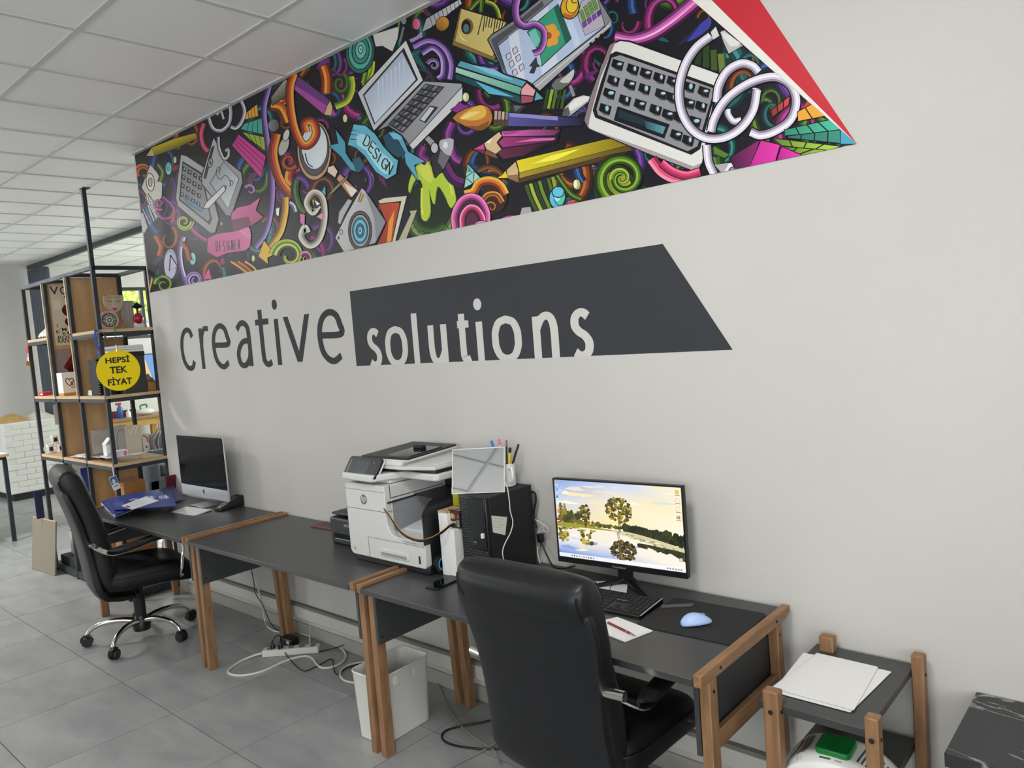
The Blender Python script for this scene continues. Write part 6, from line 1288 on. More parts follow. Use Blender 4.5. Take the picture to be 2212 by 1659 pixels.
# lettering decal
LD = thing('wall_lettering', 'large grey slogan reading creative solutions on the wall below the mural', 'lettering', (0, 0, 0))
bl, br_, tl, tr_ = wpx(769.5, 789.5), wpx(1583, 757.5), wpx(756, 627.5), wpx(1432, 529.5)
pz0 = (bl[1]+br_[1])/2; pz1 = (tl[1]+tr_[1])/2; px0 = (bl[0]+tl[0])/2
MB().face([(px0, -.0005, pz0), (br_[0], -.0005, pz0), (tr_[0], -.0005, pz1), (px0, -.0005, pz1)]).build('dark_panel', 'logo_gray', LD)
mat('letter_light', '#d6d3cb', .7)
def stroke_letters(word, spans, zb, xh, asc, m, y, wst, wth):
    """condensed humanist letters drawn as pen strokes, clipped to the panel bottom where needed"""
    G = {
     'c': ([[(.92, .80), (.80, .95), (.60, 1.0), (.36, .95), (.16, .78), (.08, .5), (.16, .22), (.36, .05), (.60, 0), (.80, .05), (.92, .18)]],),
     'r': ([[(.16, -.03), (.16, 1.0)], [(.16, .55), (.30, .85), (.55, .98), (.92, .97)]],),
     'e': ([[(.10, .54), (.94, .54), (.92, .75), (.80, .93), (.55, 1.0), (.30, .93), (.13, .75), (.08, .5), (.15, .22), (.35, .05), (.60, 0), (.88, .10)]],),
     'a': ([[(.12, .86), (.32, .97), (.55, 1.0), (.78, .90), (.84, .68), (.84, -.02)], [(.84, .58), (.45, .56), (.18, .42), (.08, .25), (.15, .07), (.35, 0), (.58, .04), (.78, .18), (.84, .32)]],),
     't': ([[(.42, 1.25), (.42, .25), (.50, .06), (.70, 0), (.95, .05)], [(.05, .97), (.95, .97)]],),
     'i': ([[(.5, -.03), (.5, 1.0)]],),
     'v': ([[(.04, 1.02), (.5, .02), (.96, 1.02)]],),
     's': ([[(.88, .90), (.66, .99), (.40, .99), (.18, .88), (.16, .70), (.36, .56), (.66, .46), (.88, .30), (.84, .10), (.60, 0), (.34, 0), (.10, .08)]],),
     'o': ([[(.5, 1.0), (.78, .92), (.93, .70), (.95, .5), (.93, .30), (.78, .08), (.5, 0), (.22, .08), (.07, .30), (.05, .5), (.07, .70), (.22, .92), (.5, 1.0)]],),
     'l': ([[(.5, -.03), (.5, 1.40)]],),
     'u': ([[(.14, 1.02), (.14, .35), (.24, .08), (.45, 0), (.66, .07), (.86, .30)], [(.86, 1.02), (.86, -.03)]],),
     'n': ([[(.14, -.03), (.14, 1.0)], [(.14, .68), (.34, .92), (.56, 1.0), (.76, .92), (.86, .65), (.86, -.03)]],)}
    for ch, (x0, x1) in zip(word, spans):
        pr = Print(lambda a, b: (a, b), lambda u, v, h: Vector((u, -h, v)), clip=[(-9, pz0 if m else -9), (9, pz0 if m else -9), (9, 9), (-9, 9)], dz=2e-6, base=y)
        c = '#cbc8c3' if m else '#383a3e'
        for st_ in G[ch][0]:
            P_ = [(x0+wst/2+(x1-x0-wst)*a, zb+wth/2+(xh-wth)*b) for a, b in st_]
            P_ = [(q.x, q.y) for q in smooth_path([(p[0], p[1], 0) for p in P_], 6)] if (len(P_) > 4) else P_
            n = len(P_); L = []
            for i, p in enumerate(P_):
                a = P_[max(i-1, 0)]; b = P_[min(i+1, n-1)]
                if ch == 'o' and i in (0, n-1): a, b = P_[n-2], P_[1]
                t = Vector((b[0]-a[0], b[1]-a[1])); t.normalize()
                if n == 3 and i == 1: t = Vector((1, 0))
                wd = math.sqrt((wst*t.y)**2+(wth*t.x)**2)
                if n == 3: wd = wst*(1.0 if i != 1 else 1.1)
                nx = Vector((-t.y, t.x))*wd/2 if n != 3 else (Vector((wst*.55, 0)) if True else None)
                L.append(((p[0]+nx.x, p[1]+nx.y), (p[0]-nx.x, p[1]-nx.y)))
            for a, b in zip(L, L[1:]): pr._emit([[q+lin(c)[:3] for q in (a[0], b[0], b[1], a[1])]])
        if ch == 'i': pr.ell(((x0+x1)/2, zb+xh*(1.3 if m else 1.22)), wst*.62, wst*.66, c, n=20)
        pr.build('letter', 'print_matte', LD)
def spx(lst, zref): return [(wpx(a, zref)[0], wpx(b, zref)[0]) for a, b in lst]
f6 = lambda a, b: (360+a*.5696, 360+b*.5696)
cre = [f6(50, 112), f6(122, 175), f6(168, 245), f6(258, 332), f6(333, 405), f6(408, 436), f6(446, 553), f6(565, 678)]
zb_c = wpx(360+600*.5696, 500+497*.5696)[1]
sp1 = []
for (a, b), yy in zip(cre, (455, 450, 440, 430, 425, 415, 410, 400)):
    py = 500+yy*.5696; sp1.append((wpx(a, py)[0], wpx(b, py)[0]))
zx = wpx(360+620*.5696, 500+293*.5696)[1]; zb1 = wpx(360+620*.5696, 500+504*.5696)[1]
stroke_letters('creative', sp1, zb1, zx-zb1, 1.4, 0, 5e-4, .047, .036)
sol = [f6(757, 818), f6(826, 918), f6(925, 967), f6(985, 1075), f6(1093, 1165), f6(1172, 1207), f6(1230, 1352), f6(1378, 1500), f6(1525, 1625)]
sp2 = []
for (a, b), yy in zip(sol, (430, 430, 425, 420, 420, 415, 410, 400, 390)):
    py = 500+yy*.5696; sp2.append((wpx(a, py)[0], wpx(b, py)[0]))
zx2 = wpx(360+1290*.5696, 500+318*.5696)[1]
stroke_letters('solutions', sp2, pz0-.012, zx2-pz0+.012, 1.4, 1, 8e-4, .041, .033)
# ------------------------------------------------------------------ steel shelving unit at the end of the wall
SY0, SY1 = -.339, .035
PXS = [-7.455, -6.92, -6.40, -5.885]
SH = thing('shelving_unit', 'black steel and oak shelving unit standing at the end of the wall', 'shelf', (-6.67, -.152, 0))
ox, oy = -6.67, -.152
def bar(name, a, b, m='steel_black', parent=SH, t=.014):
    a = Vector(a)-Vector((ox, oy, 0)); b = Vector(b)-Vector((ox, oy, 0)); lo = Vector((min(a.x, b.x), min(a.y, b.y), min(a.z, b.z))); hi = Vector((max(a.x, b.x), max(a.y, b.y), max(a.z, b.z)))
    d = hi-lo; e = Vector((t if d.x < .05 else 0, t if d.y < .05 else 0, t if d.z < .05 else 0))
    return MB().box(lo-e, hi+e).build(name, m, parent, bevel=.002)
for i, x in enumerate(PXS):
    for j, y in enumerate((SY0, SY1)):
        top = 3.0 if (i == 3 and j == 0) else 2.445
        bar('post', (x, y, 0), (x, y, top))
MB().box((PXS[3]-ox-.02, SY0-oy-.02, 3.0), (PXS[3]-ox+.055, SY0-oy+.03, 3.006)).build('post_plate', 'steel_black', SH)
LV = [.045, 1.0, 1.5, 2.46]
for z in LV:
    for y in (SY0, SY1): bar('long_rail', (PXS[0], y, z-.014), (PXS[3], y, z-.014), 'steel_pale' if z > 2 and y == SY0 else 'steel_black')  # front top rail in a paler, mottled grey
    for x in PXS if z > 2 else (PXS[0], PXS[3]): bar('cross_rail', (x, SY0, z-.014), (x, SY1, z-.014))
for (a, b) in ((0, 1), (2, 3)):
    for y in (SY0, SY1): bar('long_rail', (PXS[a], y, 1.966), (PXS[b], y, 1.966))
    bar('cross_rail', (PXS[0] if a == 0 else PXS[3], SY0, 1.966), (PXS[0] if a == 0 else PXS[3], SY1, 1.966))
def board(name, x0, x1, z, m='oak_panel'):
    o = MB().box((x0-ox, SY0-oy-.012, z), (x1-ox, SY1-oy+.01, z+.022)).build(name, m, SH, bevel=.001)
    MB().box((x0-ox, SY0-oy-.0135, z+.0005), (x1-ox, SY0-oy-.0115, z+.0215)).build('board_edge', 'oak_edge', o)
    MB().box((x1-ox-.0005, SY0-oy-.012, z+.0005), (x1-ox+.0015, SY1-oy+.01, z+.0215)).build('board_edge', 'oak_edge', o)
    return o
for z in (1.0, 1.5): board('shelf_board', PXS[0]-.01, PXS[3]+.016, z)
MB().box((PXS[0]-ox-.01, SY0-oy-.01, .045), (PXS[3]-ox+.016, SY1-oy+.01, .067)).build('bottom_plate', 'steel_black', SH)
board('shelf_board', PXS[0]-.01, PXS[1]-.036, 1.98); board('shelf_board', PXS[2], PXS[3]+.016, 1.98)
def divider(x, z0, z1, y0=SY0, y1=SY1+.01):
    o = MB().box((x-ox-.009, y0-oy-.005, z0), (x-ox+.009, y1-oy, z1)).build('divider_panel', 'oak_panel', SH, bevel=.001)
    MB().box((x-ox-.009, y0-oy-.0185, z0), (x-ox+.009, y0-oy-.0145, z1)).build('panel_edge', 'oak_edge', o); return o
divider(PXS[1]-.024, 1.522, 2.43); divider(PXS[2]-.024, 2.003, 2.43); divider(PXS[2]-.024, 1.522, 1.95); divider(PXS[1]-.024, 1.022, 1.47, SY0+.03); divider(PXS[2]-.024, 1.022, 1.47, SY0+.03, -.15); divider(PXS[2]-.024, .07, .97, SY0+.03)

# flat printed things: plane facing +x at x=X
def facing_x(X): return Print(lambda a, b: (a, b), lambda u, v, h: Vector((X+h, u, v)), base=3e-4)
def panel_x(name, label, cat, X, y0, z0, y1, z1, col, draw=None, th=.004, group=None, m='print_matte'):
    """upright sheet or card facing +x, with its print drawn in world y,z"""
    t = thing(name, label, cat, (X, (y0+y1)/2, z0), group=group); cy = (y0+y1)/2
    MB().box((-th, y0-cy, 0), (0, y1-cy, z1-z0)).build('card', col if col in MATS else mat('card_'+col.strip('#'), col, .6), t)
    if draw:
        pr = Print(lambda a, b: (a-cy, b-z0), lambda u, v, h: Vector((h, u, v)), clip=[(y0-cy, 0), (y1-cy, 0), (y1-cy, z1-z0), (y0-cy, z1-z0)], base=2e-4); draw(pr); pr.build('print', m, t)
    return t
def txt_x(parent, body, X, y0, z0, y1, z1, m='ink', off=0.0, name='lettering'):
    o = parent.location
    return text_obj(name, body, m, parent, (y0, z0, y1, z1), lambda u, v: Vector((X-o.x, u-o.y, v-o.z)), off)
XP = PXS[1]-.013
vo = panel_x('fashion_poster', 'pale poster with large letters VO and dark red petals on the shelf divider', 'poster', XP+.004, -.305, 1.932, -.06, 2.422, '#c9c2ac', lambda p: (p.poly([(-.20, 2.33), (-.165, 2.345), (-.10, 2.30), (-.13, 2.24), (-.19, 2.31)], '#3c1218', 3), p.poly([(-.225, 2.23), (-.19, 2.265), (-.13, 2.25), (-.10, 2.2), (-.14, 2.14), (-.2, 2.17), (-.225, 2.2)], '#5a1a20', 3), p.poly([(-.215, 2.13), (-.17, 2.165), (-.11, 2.14), (-.10, 2.08), (-.15, 2.06), (-.2, 2.09)], '#481418', 3), p.poly([(-.21, 2.03), (-.16, 2.05), (-.10, 2.0), (-.16, 2.0)], '#481418', 3), p.poly([(-.29, 2.22), (-.23, 2.22), (-.23, 2.30), (-.29, 2.30)], '#d6d0be')), th=.003)
for (b_, y0, z0, y1, z1) in (('V', -.30, 2.345, -.235, 2.41), ('O', -.225, 2.345, -.165, 2.41), ('T', -.285, 2.075, -.262, 2.10), ("'M", -.255, 2.045, -.21, 2.075), ('E', -.288, 2.03, -.262, 2.055), ('&', -.245, 2.015, -.22, 2.04), ('ROI', -.28, 1.98, -.20, 2.01), ('RAN', -.285, 1.95, -.20, 1.985)): txt_x(vo, b_, XP+.0048, y0, z0, y1, z1, 'ink', .012)
panel_x('rose_poster', 'mauve poster with a dark red rose below the lettered poster', 'poster', XP+.004, -.33, 1.53, -.05, 1.90, '#8a7a78', lambda p: (p.poly([(-.26, 1.74), (-.23, 1.80), (-.18, 1.86), (-.10, 1.88), (-.08, 1.74), (-.15, 1.72)], '#6a1c1c', 3), p.poly([(-.24, 1.73), (-.2, 1.78), (-.13, 1.80), (-.1, 1.7), (-.2, 1.70)], '#461012', 3)), th=.003)
# --- top right bay
FB = thing('face_cutout', 'gold painted bust with closed eyes and pink lips on the upper shelf', 'sculpture', (-6.1, -.135, 2.003))
prf = [(-.085, 0), (.085, 0), (.075, .05), (.04, .085), (.022, .10), (.022, .125), (.055, .16), (.068, .20), (.07, .262), (-.07, .262), (-.07, .20), (-.055, .16), (-.024, .125), (-.024, .10), (-.045, .085), (-.08, .05)]
MB().prism(prf, 'x', -.02, .0).build('bust', mat('bust_gold', '#9a7f62', .5, noise=.3, nscale=18, bump=.4, bscale=60), FB, bevel=.004)
fp = Print(lambda a, b: (a, b), lambda u, v, h: Vector((.0005+h, u, v)))
fp.poly([(-.066, .2), (-.06, .258), (.062, .258), (.066, .2), (.05, .165), (.015, .135), (-.02, .135), (-.05, .165)], '#b5a48c', 3)
for s in (-1, 1):
    fp.stroke([(s*.048, .222), (s*.035, .214), (s*.018, .218)], .004, '#4a3626', 4); fp.stroke([(s*.05, .242), (s*.03, .247), (s*.014, .24)], .0025, '#6a543c', 4)
fp.stroke([(-.006, .235), (-.008, .20), (-.012, .185), (.0, .178), (.012, .185)], .003, '#e4d8c4', 4)
fp.poly([(-.02, .158), (-.008, .165), (0, .162), (.008, .165), (.02, .158), (0, .147)], '#c0305c', 2)
fp.build('painted_face', 'print', FB)
PL = thing('eye_plate', 'round pink plate with a black and white eye beside the corner post', 'plate', (-5.955, -.24, 2.004))
Mx = Matrix.Translation((0, 0, .068)) @ Matrix.Rotation(PI/2, 4, 'Y')
MB().lathe([(.067, -.012), (.067, .006), (.055, .008), (.05, .003)], n=36, M=Mx).build('plate_rim', mat('plate_pink', '#c9a29c', .35), PL)
ep = Print(lambda a, b: (a, b), lambda u, v, h: Vector((.009+h, u, v+.068)))
ep.ell((0, 0), .05, .05, '#15151a', n=32)
for k in range(24): a_ = 2*PI*k/24; ep.stroke([(.026*math.cos(a_), .026*math.sin(a_)), (.046*math.cos(a_), .046*math.sin(a_))], .0035, '#e6e2da')
ep.ell((0, 0), .024, .024, '#d8d4cc'); ep.ell((0, 0), .017, .017, '#3a5a3c'); ep.ell((0, 0), .008, .008, '#efeae2', 0, .002)
ep.build('eye_print', 'print', PL)
panel_x('art_board', 'grey white sketched board leaning behind the gold bust', 'board', -6.17, -.07, 2.003, .03, 2.225, '#a59c98', lambda p: [p.stroke([(-.06+.02*k, 2.01), (-.05+.02*k, 2.21)], .004, '#c9c3c0') for k in range(5)])
RA = thing('glitter_ornament', 'red glitter ornament with a black feather top on the upper shelf', 'ornament', (-6.0, -.012, 2.003))
MB().sphere((0, 0, .075), (.036, .036, .042)).build('red_ball', mat('glitter_red', '#a3182c', .3, noise=.5, nscale=90), RA); MB().box((-.03, -.03, 0), (.03, .03, .034)).build('stand', 'paper2', RA, bevel=.004)
rf = random.Random(4); fe = MB()
for k in range(46):
    a_ = rf.uniform(0, 2*PI); b_ = rf.uniform(.2, 1.4); d_ = Vector((math.cos(a_)*math.cos(b_), math.sin(a_)*math.cos(b_), math.sin(b_))); fe.tube([Vector((0, 0, .15)), Vector((0, 0, .15))+d_*.03, Vector((0, 0, .148))+d_*rf.uniform(.04, .06)], [.006, .005, .001], 5)
fe.build('black_feathers', 'black_matte', RA, kind='stuff'); MB().tube([(0, 0, .112), (0, 0, .155)], .008, 8).build('neck', 'black_matte', RA)
panel_x('white_card', 'plain white card standing at the end of the upper shelf', 'card', -6.05, .02, 2.003, .04, 2.14, '#cfccc6')
# lanyard and round sign
LN = thing('blue_lanyard', 'blue lanyard with red dots looped over the corner post', 'lanyard', (-5.885, -.36, 1.98))
MB().tube(smooth_path([(0, .0, .01), (.02, -.012, .02), (.03, .02, .005), (.02, .045, -.03), (.005, .02, -.07), (0, -.005, -.12), (.004, 0, -.19)], 5), .01, flat=(.018, .003)).build('band', mat('lanyard_blue', '#2f57a8', .7), LN)
MB().tube(smooth_path([(.01, -.01, .015), (.018, -.02, -.03), (.01, -.012, -.09), (.0, .0, -.13)], 5), .01, flat=(.016, .003)).build('band', 'lanyard_blue', LN)
for (y, z, x) in ((.035, -.005, .03), (.045, -.03, .027), (.0, -.125, .008)): MB().sphere((x, y, z), (.004, .008, .009), 8, 6).build('red_dot', 'red_wall', LN)
SG = thing('round_price_sign', 'yellow round cardboard sign reading HEPSI TEK FIYAT hanging from the shelf', 'sign', (-5.845, -.255, 1.70), rz=math.radians(-4))
MB().lathe([(.148, -.002), (.148, .002)], n=56, M=Matrix.Rotation(PI/2, 4, 'Y')).build('disc', 'yellow', SG)
for (b_, z, h_, w_) in (('HEPSİ', .055, .045, .165), ('TEK', -.02, .05, .12), ('FİYAT', -.105, .05, .165)):
    text_obj('lettering', b_, 'ink', SG, (-w_/2, z, w_/2, z+h_*(1.22 if 'İ' in b_ else 1)), lambda u, v: Vector((.0026, u, v)), .034)
SC_ = MB().tube(smooth_path([(0, 0, .145), (0, .002, .19), (.0, .004, .25), (.003, .006, .33), (-.012, .0, .40), (-.05, -.02, .405)], 5), .003, 6).build('cord', mat('cord_green', '#2c6a3a', .7), SG)
MB().tube([(0, 0, .135), (0, .001, .185)], .0055, 8).build('clip', 'chrome', SG)
# --- second tier
GB = thing('mug_gift_box', 'white and orange gift box with a heart mug picture on the middle shelf', 'box', (-6.82, -.27, 1.523))
MB().box((-.06, -.07, 0), (.06, .075, .185)).build('box', 'paper', GB, bevel=.001); MB().box((-.0604, -.0704, .0), (.0604, .0754, .022)).build('orange_band', 'cable_orange', GB)
gp = Print(lambda a, b: (a, b), lambda u, v, h: Vector((.0605+h, u, v)))
gp.poly([(-.068, .022), (.073, .022), (.073, .183), (-.068, .183)], '#e4e2e0'); gp.stroke([(-.02, .075), (-.045, .11), (-.04, .135), (-.025, .135), (-.018, .12), (-.008, .135), (.008, .13), (.008, .11), (-.02, .075)], .006, '#2a2024', 4); gp.poly([(-.015, .08), (.005, .08), (.005, .11), (-.01, .11)], '#a83a3c'); gp.poly([(-.012, .055), (.035, .055), (.035, .10), (.006, .10), (.006, .075), (-.012, .075)], '#b9b4b8')
for k in range(4): gp.stroke([(.012+.006*k, .10), (.008+.009*k, .13)], .0035, '#3a3438')
gp.build('box_print', 'print_matte', GB)
def spiral_book(i, y):
    t = thing('spiral_notebook', ('left', 'right')[i]+' of the two black spiral notebooks standing by the divider', 'notebook', (-6.17, y, 1.523), group='spiral notebooks on the middle shelf'); MB().box((-.09, -.008, 0), (.06, .008, .27)).build('cover', 'black_matte', t)
    for k in range(14): MB().tube([(.058, -.009, .015+.018*k), (.072, 0, .015+.018*k), (.058, .009, .015+.018*k)], .002, 5).build('wire_loop', 'chrome', t)
spiral_book(0, -.30); spiral_book(1, -.278)
bnd = thing('ring_binder', 'black ring binder standing behind the round yellow sign', 'binder', (-6.1, -.235, 1.523)); MB().box((-.1, -.028, 0), (.1, .028, .31)).build('cover', 'black_plastic', bnd, bevel=.003); MB().box((.1, -.02, .05), (.1012, .02, .14)).build('spine_label', 'paper2', bnd)
bb2 = thing('dark_box', 'large dark grey box behind the round yellow sign', 'box', (-6.0, -.115, 1.523)); MB().box((-.1, -.085, 0), (.1, .075, .30)).build('carton', 'panel_gray', bb2, bevel=.003); MB().box((-.103, -.088, .27), (.103, .078, .305)).build('lid', 'black_matte', bb2, bevel=.002)
for k in range(3):
    bo = thing('flat_book', ('lowest', 'middle', 'top')[k]+' pale book lying on the dark grey box', 'book', (-6.0, -.14, 1.829+.017*k), group='pale books on the dark box'); MB().box((-.1, -.1, 0), (.1, .1, .016)).build('cover', 'hp_grey' if k % 2 else 'paper2', bo); MB().box((-.097, -.098, .002), (.1005, .098, .014)).build('pages', 'paper', bo)
for k in range(4):
    bo = tag(MB().box((-.08, -.05, 0), (.08, .05, .009)).build('paper_stack', 'paper' if k % 2 else 'paper2', None), ('lowest', 'second', 'third', 'top')[k]+' of the paper pads lying under the notebooks side', 'paper pad', 'paper pads on the middle shelf'); bo.location = (-6.27, -.255+.004*k, 1.523+.0095*k); bo.rotation_euler = (0, 0, .05*k)
cb = thing('open_carton', 'small brown carton holding patterned cloth beside the wall', 'box', (-5.985, .0, 1.523)); MB().box((-.08, -.035, 0), (.08, .04, .07)).build('carton', 'cardboard', cb, bevel=.002)
cl = MB().grid(lambda u, v: Vector((-.06+.12*u, -.033+.07*v, .07+.055*math.sin(PI*u)*math.sin(PI*v)+.008*math.sin(17*u+9*v))), 10, 8).build('patterned_cloth', mat('cloth_pattern', '#b9a99a', .8, col2='#3a1c20', nscale=24), cb, solid=.004)
# left bay
PB = thing('wrapped_bag', 'shiny plastic wrapped brown bag leaning on the upper left shelf', 'bag', (-7.1, -.2, 2.003))
MB().loft([[Vector((x*w_, y, z)) for x, z in ((-1, z0), (1, z0), (1.05, (z0+z1)/2), (.8, z1), (-.8, z1), (-1.05, (z0+z1)/2))] for y, w_, z0, z1 in ((-.13, .08, 0, .02), (-.09, .11, 0, .07), (-.03, .12, 0, .15), (.03, .12, 0, .21), (.09, .11, 0, .235), (.11, .09, .01, .22))]).build('brown_contents', mat('bag_brown', '#8f6b44', .5, noise=.25, nscale=14), PB, sub=1)
MB().grid(lambda u, v: Vector((-.12+.24*u, -.14+.26*v, .012+.26*v**.9+.006*math.sin(23*u+19*v)+.005*math.sin(41*v))), 14, 14).build('plastic_wrap', mat('wrap_plastic', '#d8d6d0', .15, noise=.1, nscale=30, bump=.8, bscale=30), PB, solid=.002)
MDL = thing('medal', 'gold medal on a red and white ribbon hanging from the left post', 'medal', (-7.45, -.36, 1.86)); MB().tube(smooth_path([(0, .005, .12), (.006, -.004, .06), (0, 0, .0)], 4), .01, flat=(.016, .002)).build('ribbon', 'red_wall', MDL); MB().tube(smooth_path([(.002, .008, .12), (.008, -.001, .06), (.002, 0, .0)], 4), .01, flat=(.006, .003)).build('ribbon_stripe', 'paper', MDL); MB().lathe([(.022, -.002), (.022, .002)], n=20, M=Matrix.Translation((0, -.003, -.055)) @ Matrix.Rotation(PI/2, 4, 'Y')).build('disc', 'cable_orange', MDL); MB().tube([(0, 0, 0), (0, 0, -.035)], .006, 6).build('clasp', 'chrome', MDL)
RS = tag(MB().tube([(0, 0, 0), (.01, .005, -.14), (.02, .02, -.43)], .008, flat=(.014, .003)).build('red_strap', 'red_wall'), 'thin red strap hanging inside the left bay', 'strap'); RS.location = (-7.2, -.25, 1.975)
GD = thing('grey_stand', 'small grey desk stand with a white label on the left bay shelf', 'stand', (-7.1, -.22, 1.523)); MB().hexa([(-.06, -.05, 0), (.06, -.05, 0), (.06, .05, 0), (-.06, .05, 0), (-.05, .0, .1), (.05, .0, .1), (.05, .05, .1), (-.05, .05, .1)]).build('body', 'hp_grey', GD, bevel=.004); MB().box((-.02, -.03, .06), (.052, .03, .11)).build('label_plate', 'paper', GD)
rbx = thing('red_box', 'small red box lying at the left end of the middle shelf', 'box', (-7.36, -.29, 1.523)); MB().box((-.05, -.035, 0), (.05, .035, .03)).build('box', 'red_wall', rbx, bevel=.002); MB().box((-.02, -.0355, .008), (.04, -.0349, .018)).build('white_band', 'paper', rbx)
# third tier
def mug(i, x, y, z):
    t = thing('small_mug', ('lower left', 'lower middle', 'lower right', 'upper')[i]+' small white printed mug at the left end of the shelf', 'mug', (x, y, z), group='white mugs on the left shelf'); MB().lathe([(.028, 0), (.03, .004), (.03, .075), (.027, .076), (.027, .01), (.001, .009)], n=20).build('cup', 'white_gloss', t); MB().tube(smooth_path([(0, -.029, .06), (0, -.045, .055), (0, -.045, .025), (0, -.029, .018)], 4), .004, 6).build('handle', 'white_gloss', t); MB().box((.026, -.014, .02), (.031, .014, .055)).build('printed_picture', 'packet_brown', t)
mug(0, -7.38, -.30, 1.023); mug(1, -7.33, -.235, 1.023); mug(2, -7.28, -.165, 1.023); mug(3, -7.35, -.268, 1.10)
panel_x('spec_sheet', 'pale sheet with blue sideways lettering hanging in the left bay', 'paper', -7.05, -.34, 1.28, -.22, 1.45, '#bfb9b4', None, .002)
so_ = [o for o in bpy.data.objects if o.name.startswith('spec_sheet')][0]; text_obj('lettering', 'DELL', mat('ink_blue', '#2a3a7c', .6), so_, (0, 0, .06, .022), lambda u, v: Vector((.0008, .0-v, .12-u)), .01)
panel_x('photo_sheet', 'sheet of small violet photographs in the left bay', 'paper', -7.02, -.29, 1.08, -.20, 1.27, '#3c3650', lambda p: [p.poly([(-.285+.03*i, 1.09+.045*j), (-.262+.03*i, 1.09+.045*j), (-.262+.03*i, 1.125+.045*j), (-.285+.03*i, 1.125+.045*j)], ['#7a7aa8', '#5a3a50', '#a89aa8', '#4a5a90'][(i+j) % 4]) for i in range(3) for j in range(4)], .002)
bf = tag(MB().box((-.12, -.14, 0), (.12, .14, .008)).build('black_folder', 'black_matte'), 'black folder lying on the shelf in the middle bay', 'folder'); bf.location = (-6.68, -.18, 1.023)
rp = random.Random(9)
for k in range(16):
    x = -6.75+.052*k+rp.uniform(-.03, .03); y = rp.uniform(-.285, -.06 if k > 9 else -.2); a_ = rp.uniform(-.6, .6)
    o = tag(MB().box((-.085, -.06, 0), (.085, .06, .0025)).build('printed_sample', ['paper', 'paper2', 'card_bfb9b4', 'paper', 'brochure_light'][k % 5]), ('%s loose printed card on the front shelf, counted from the left end' % ('first second third fourth fifth sixth seventh eighth ninth tenth eleventh twelfth thirteenth fourteenth fifteenth sixteenth'.split()[k])), 'card', 'loose cards on the shelf'); o.location = (x, y, 1.0312+.0028*k if k < 5 else 1.0225+.0028*k); o.rotation_euler = (0, 0, a_)
panel_x('invitation_card', 'grey invitation card with fine writing standing against the divider', 'card', -6.33, -.325, 1.07, -.19, 1.25, '#a9a19c', lambda p: [p.stroke([(-.31, 1.20-.016*k), (-.31+.05+.012*(k % 3), 1.20-.016*k)], .0025, '#7a7270') for k in range(5)], .003)
HB = thing('house_box', 'small white house-shaped box with printed leaves on the front shelf', 'box', (-6.12, -.275, 1.066)); MB().prism([(-.038, 0), (.038, 0), (.038, .085), (.044, .085), (0, .135), (-.044, .085), (-.038, .085)], 'x', -.035, .035).build('box', 'paper', HB, bevel=.001)
hp_ = Print(lambda a, b: (a, b), lambda u, v, h: Vector((.0354+h, u, v))); hp_.poly([(-.008, .04), (.008, .04), (.008, .06), (-.008, .06)], '#6a6664'); hp_.poly([(-.04, .085), (.04, .085), (.0, .13)], '#a8a39c'); [hp_.ell((-.03+.012*k, .01+.004*(k % 2)), .005, .004, '#5c5a50') for k in range(6)]; hp_.build('box_print', 'print_matte', HB)
panel_x('arch_card', 'silver grey card with an arch outline standing on the front shelf', 'card', -6.07, -.25, 1.063, -.165, 1.285, '#a3a29c', lambda p: p.stroke([(-.235, 1.08), (-.235, 1.2), (-.215, 1.245), (-.19, 1.25), (-.17, 1.22)], .004, '#6c6c66', 4), .004)
panel_x('foil_card', 'cream card with gold foil sprays standing at the shelf front', 'card', -6.03, -.19, 1.062, -.075, 1.275, '#cdbfac', lambda p: [p.stroke([(-.08-.004*k, 1.27), (-.10-.006*k, 1.24-.006*(k % 5)), (-.11-.004*k, 1.20+.004*(k % 7))], .002, '#efe2b8') for k in range(12)], .004)
panel_x('slim_card', 'slim white card with a red floral edge beside the foil card', 'card', -6.0, -.08, 1.062, -.035, 1.20, '#d6cec4', lambda p: (p.stroke([(-.075, 1.19), (-.05, 1.17), (-.042, 1.13)], .01, '#a8503c', 4), p.poly([(-.064, 1.09), (-.05, 1.09), (-.05, 1.105), (-.064, 1.105)], '#4a4644')), .003)
TB = thing('tissue_pack', 'small white pink printed pack at the corner of the front shelf', 'pack', (-5.925, -.275, 1.0645)); MB().box((-.035, -.04, 0), (.03, .04, .05)).build('pack', 'paper', TB, bevel=.004); MB().sphere((.03, .02, .025), (.002, .014, .02), 10, 8).build('pink_motif', 'pink_marker', TB)
for k in range(7):
    a_ = -.5+.16*k; t = thing('bent_wire', ('%s thin wire rod in the row leaning by the wall end' % ('first second third fourth fifth sixth last'.split()[k])), 'wire', (-5.93, -.02+.006*k, 1.065), group='wire rods by the wall'); MB().tube(smooth_path([(0, 0, 0), (.004, .012*a_*4-.02, .07), (.0, .03, .16), (.0, .04, .21)], 4), .002, 5).build('rod', ['red_wall', 'cable_gray', 'paper2', 'cable_gray', 'red_pen', 'paper', 'cable_gray'][k], t)
sheetb = tag(MB().box((-.05, -.05, 0), (.05, .05, .002)).build('coloured_sheet', 'brochure_light'), 'pale blue sheet at the wall end of the front shelf', 'paper'); sheetb.location = (-5.95, -.005, 1.0675)
BG = thing('hanging_badge', 'white badge with a blue photograph hanging from the corner post', 'badge', (-5.865, -.388, .99), rot=(.25, 0, 0))
MB().prism([(a, b) for a, b in rrect(-.026, -.155, .026, -.05, .006, 3)], 'x', -.0012, .0012).build('card', 'paper', BG); MB().tube(smooth_path([(0, .012, -.05), (0, .018, -.02), (-.004, .03, .01)], 4), .008, flat=(.012, .002)).build('strap', 'paper2', BG)
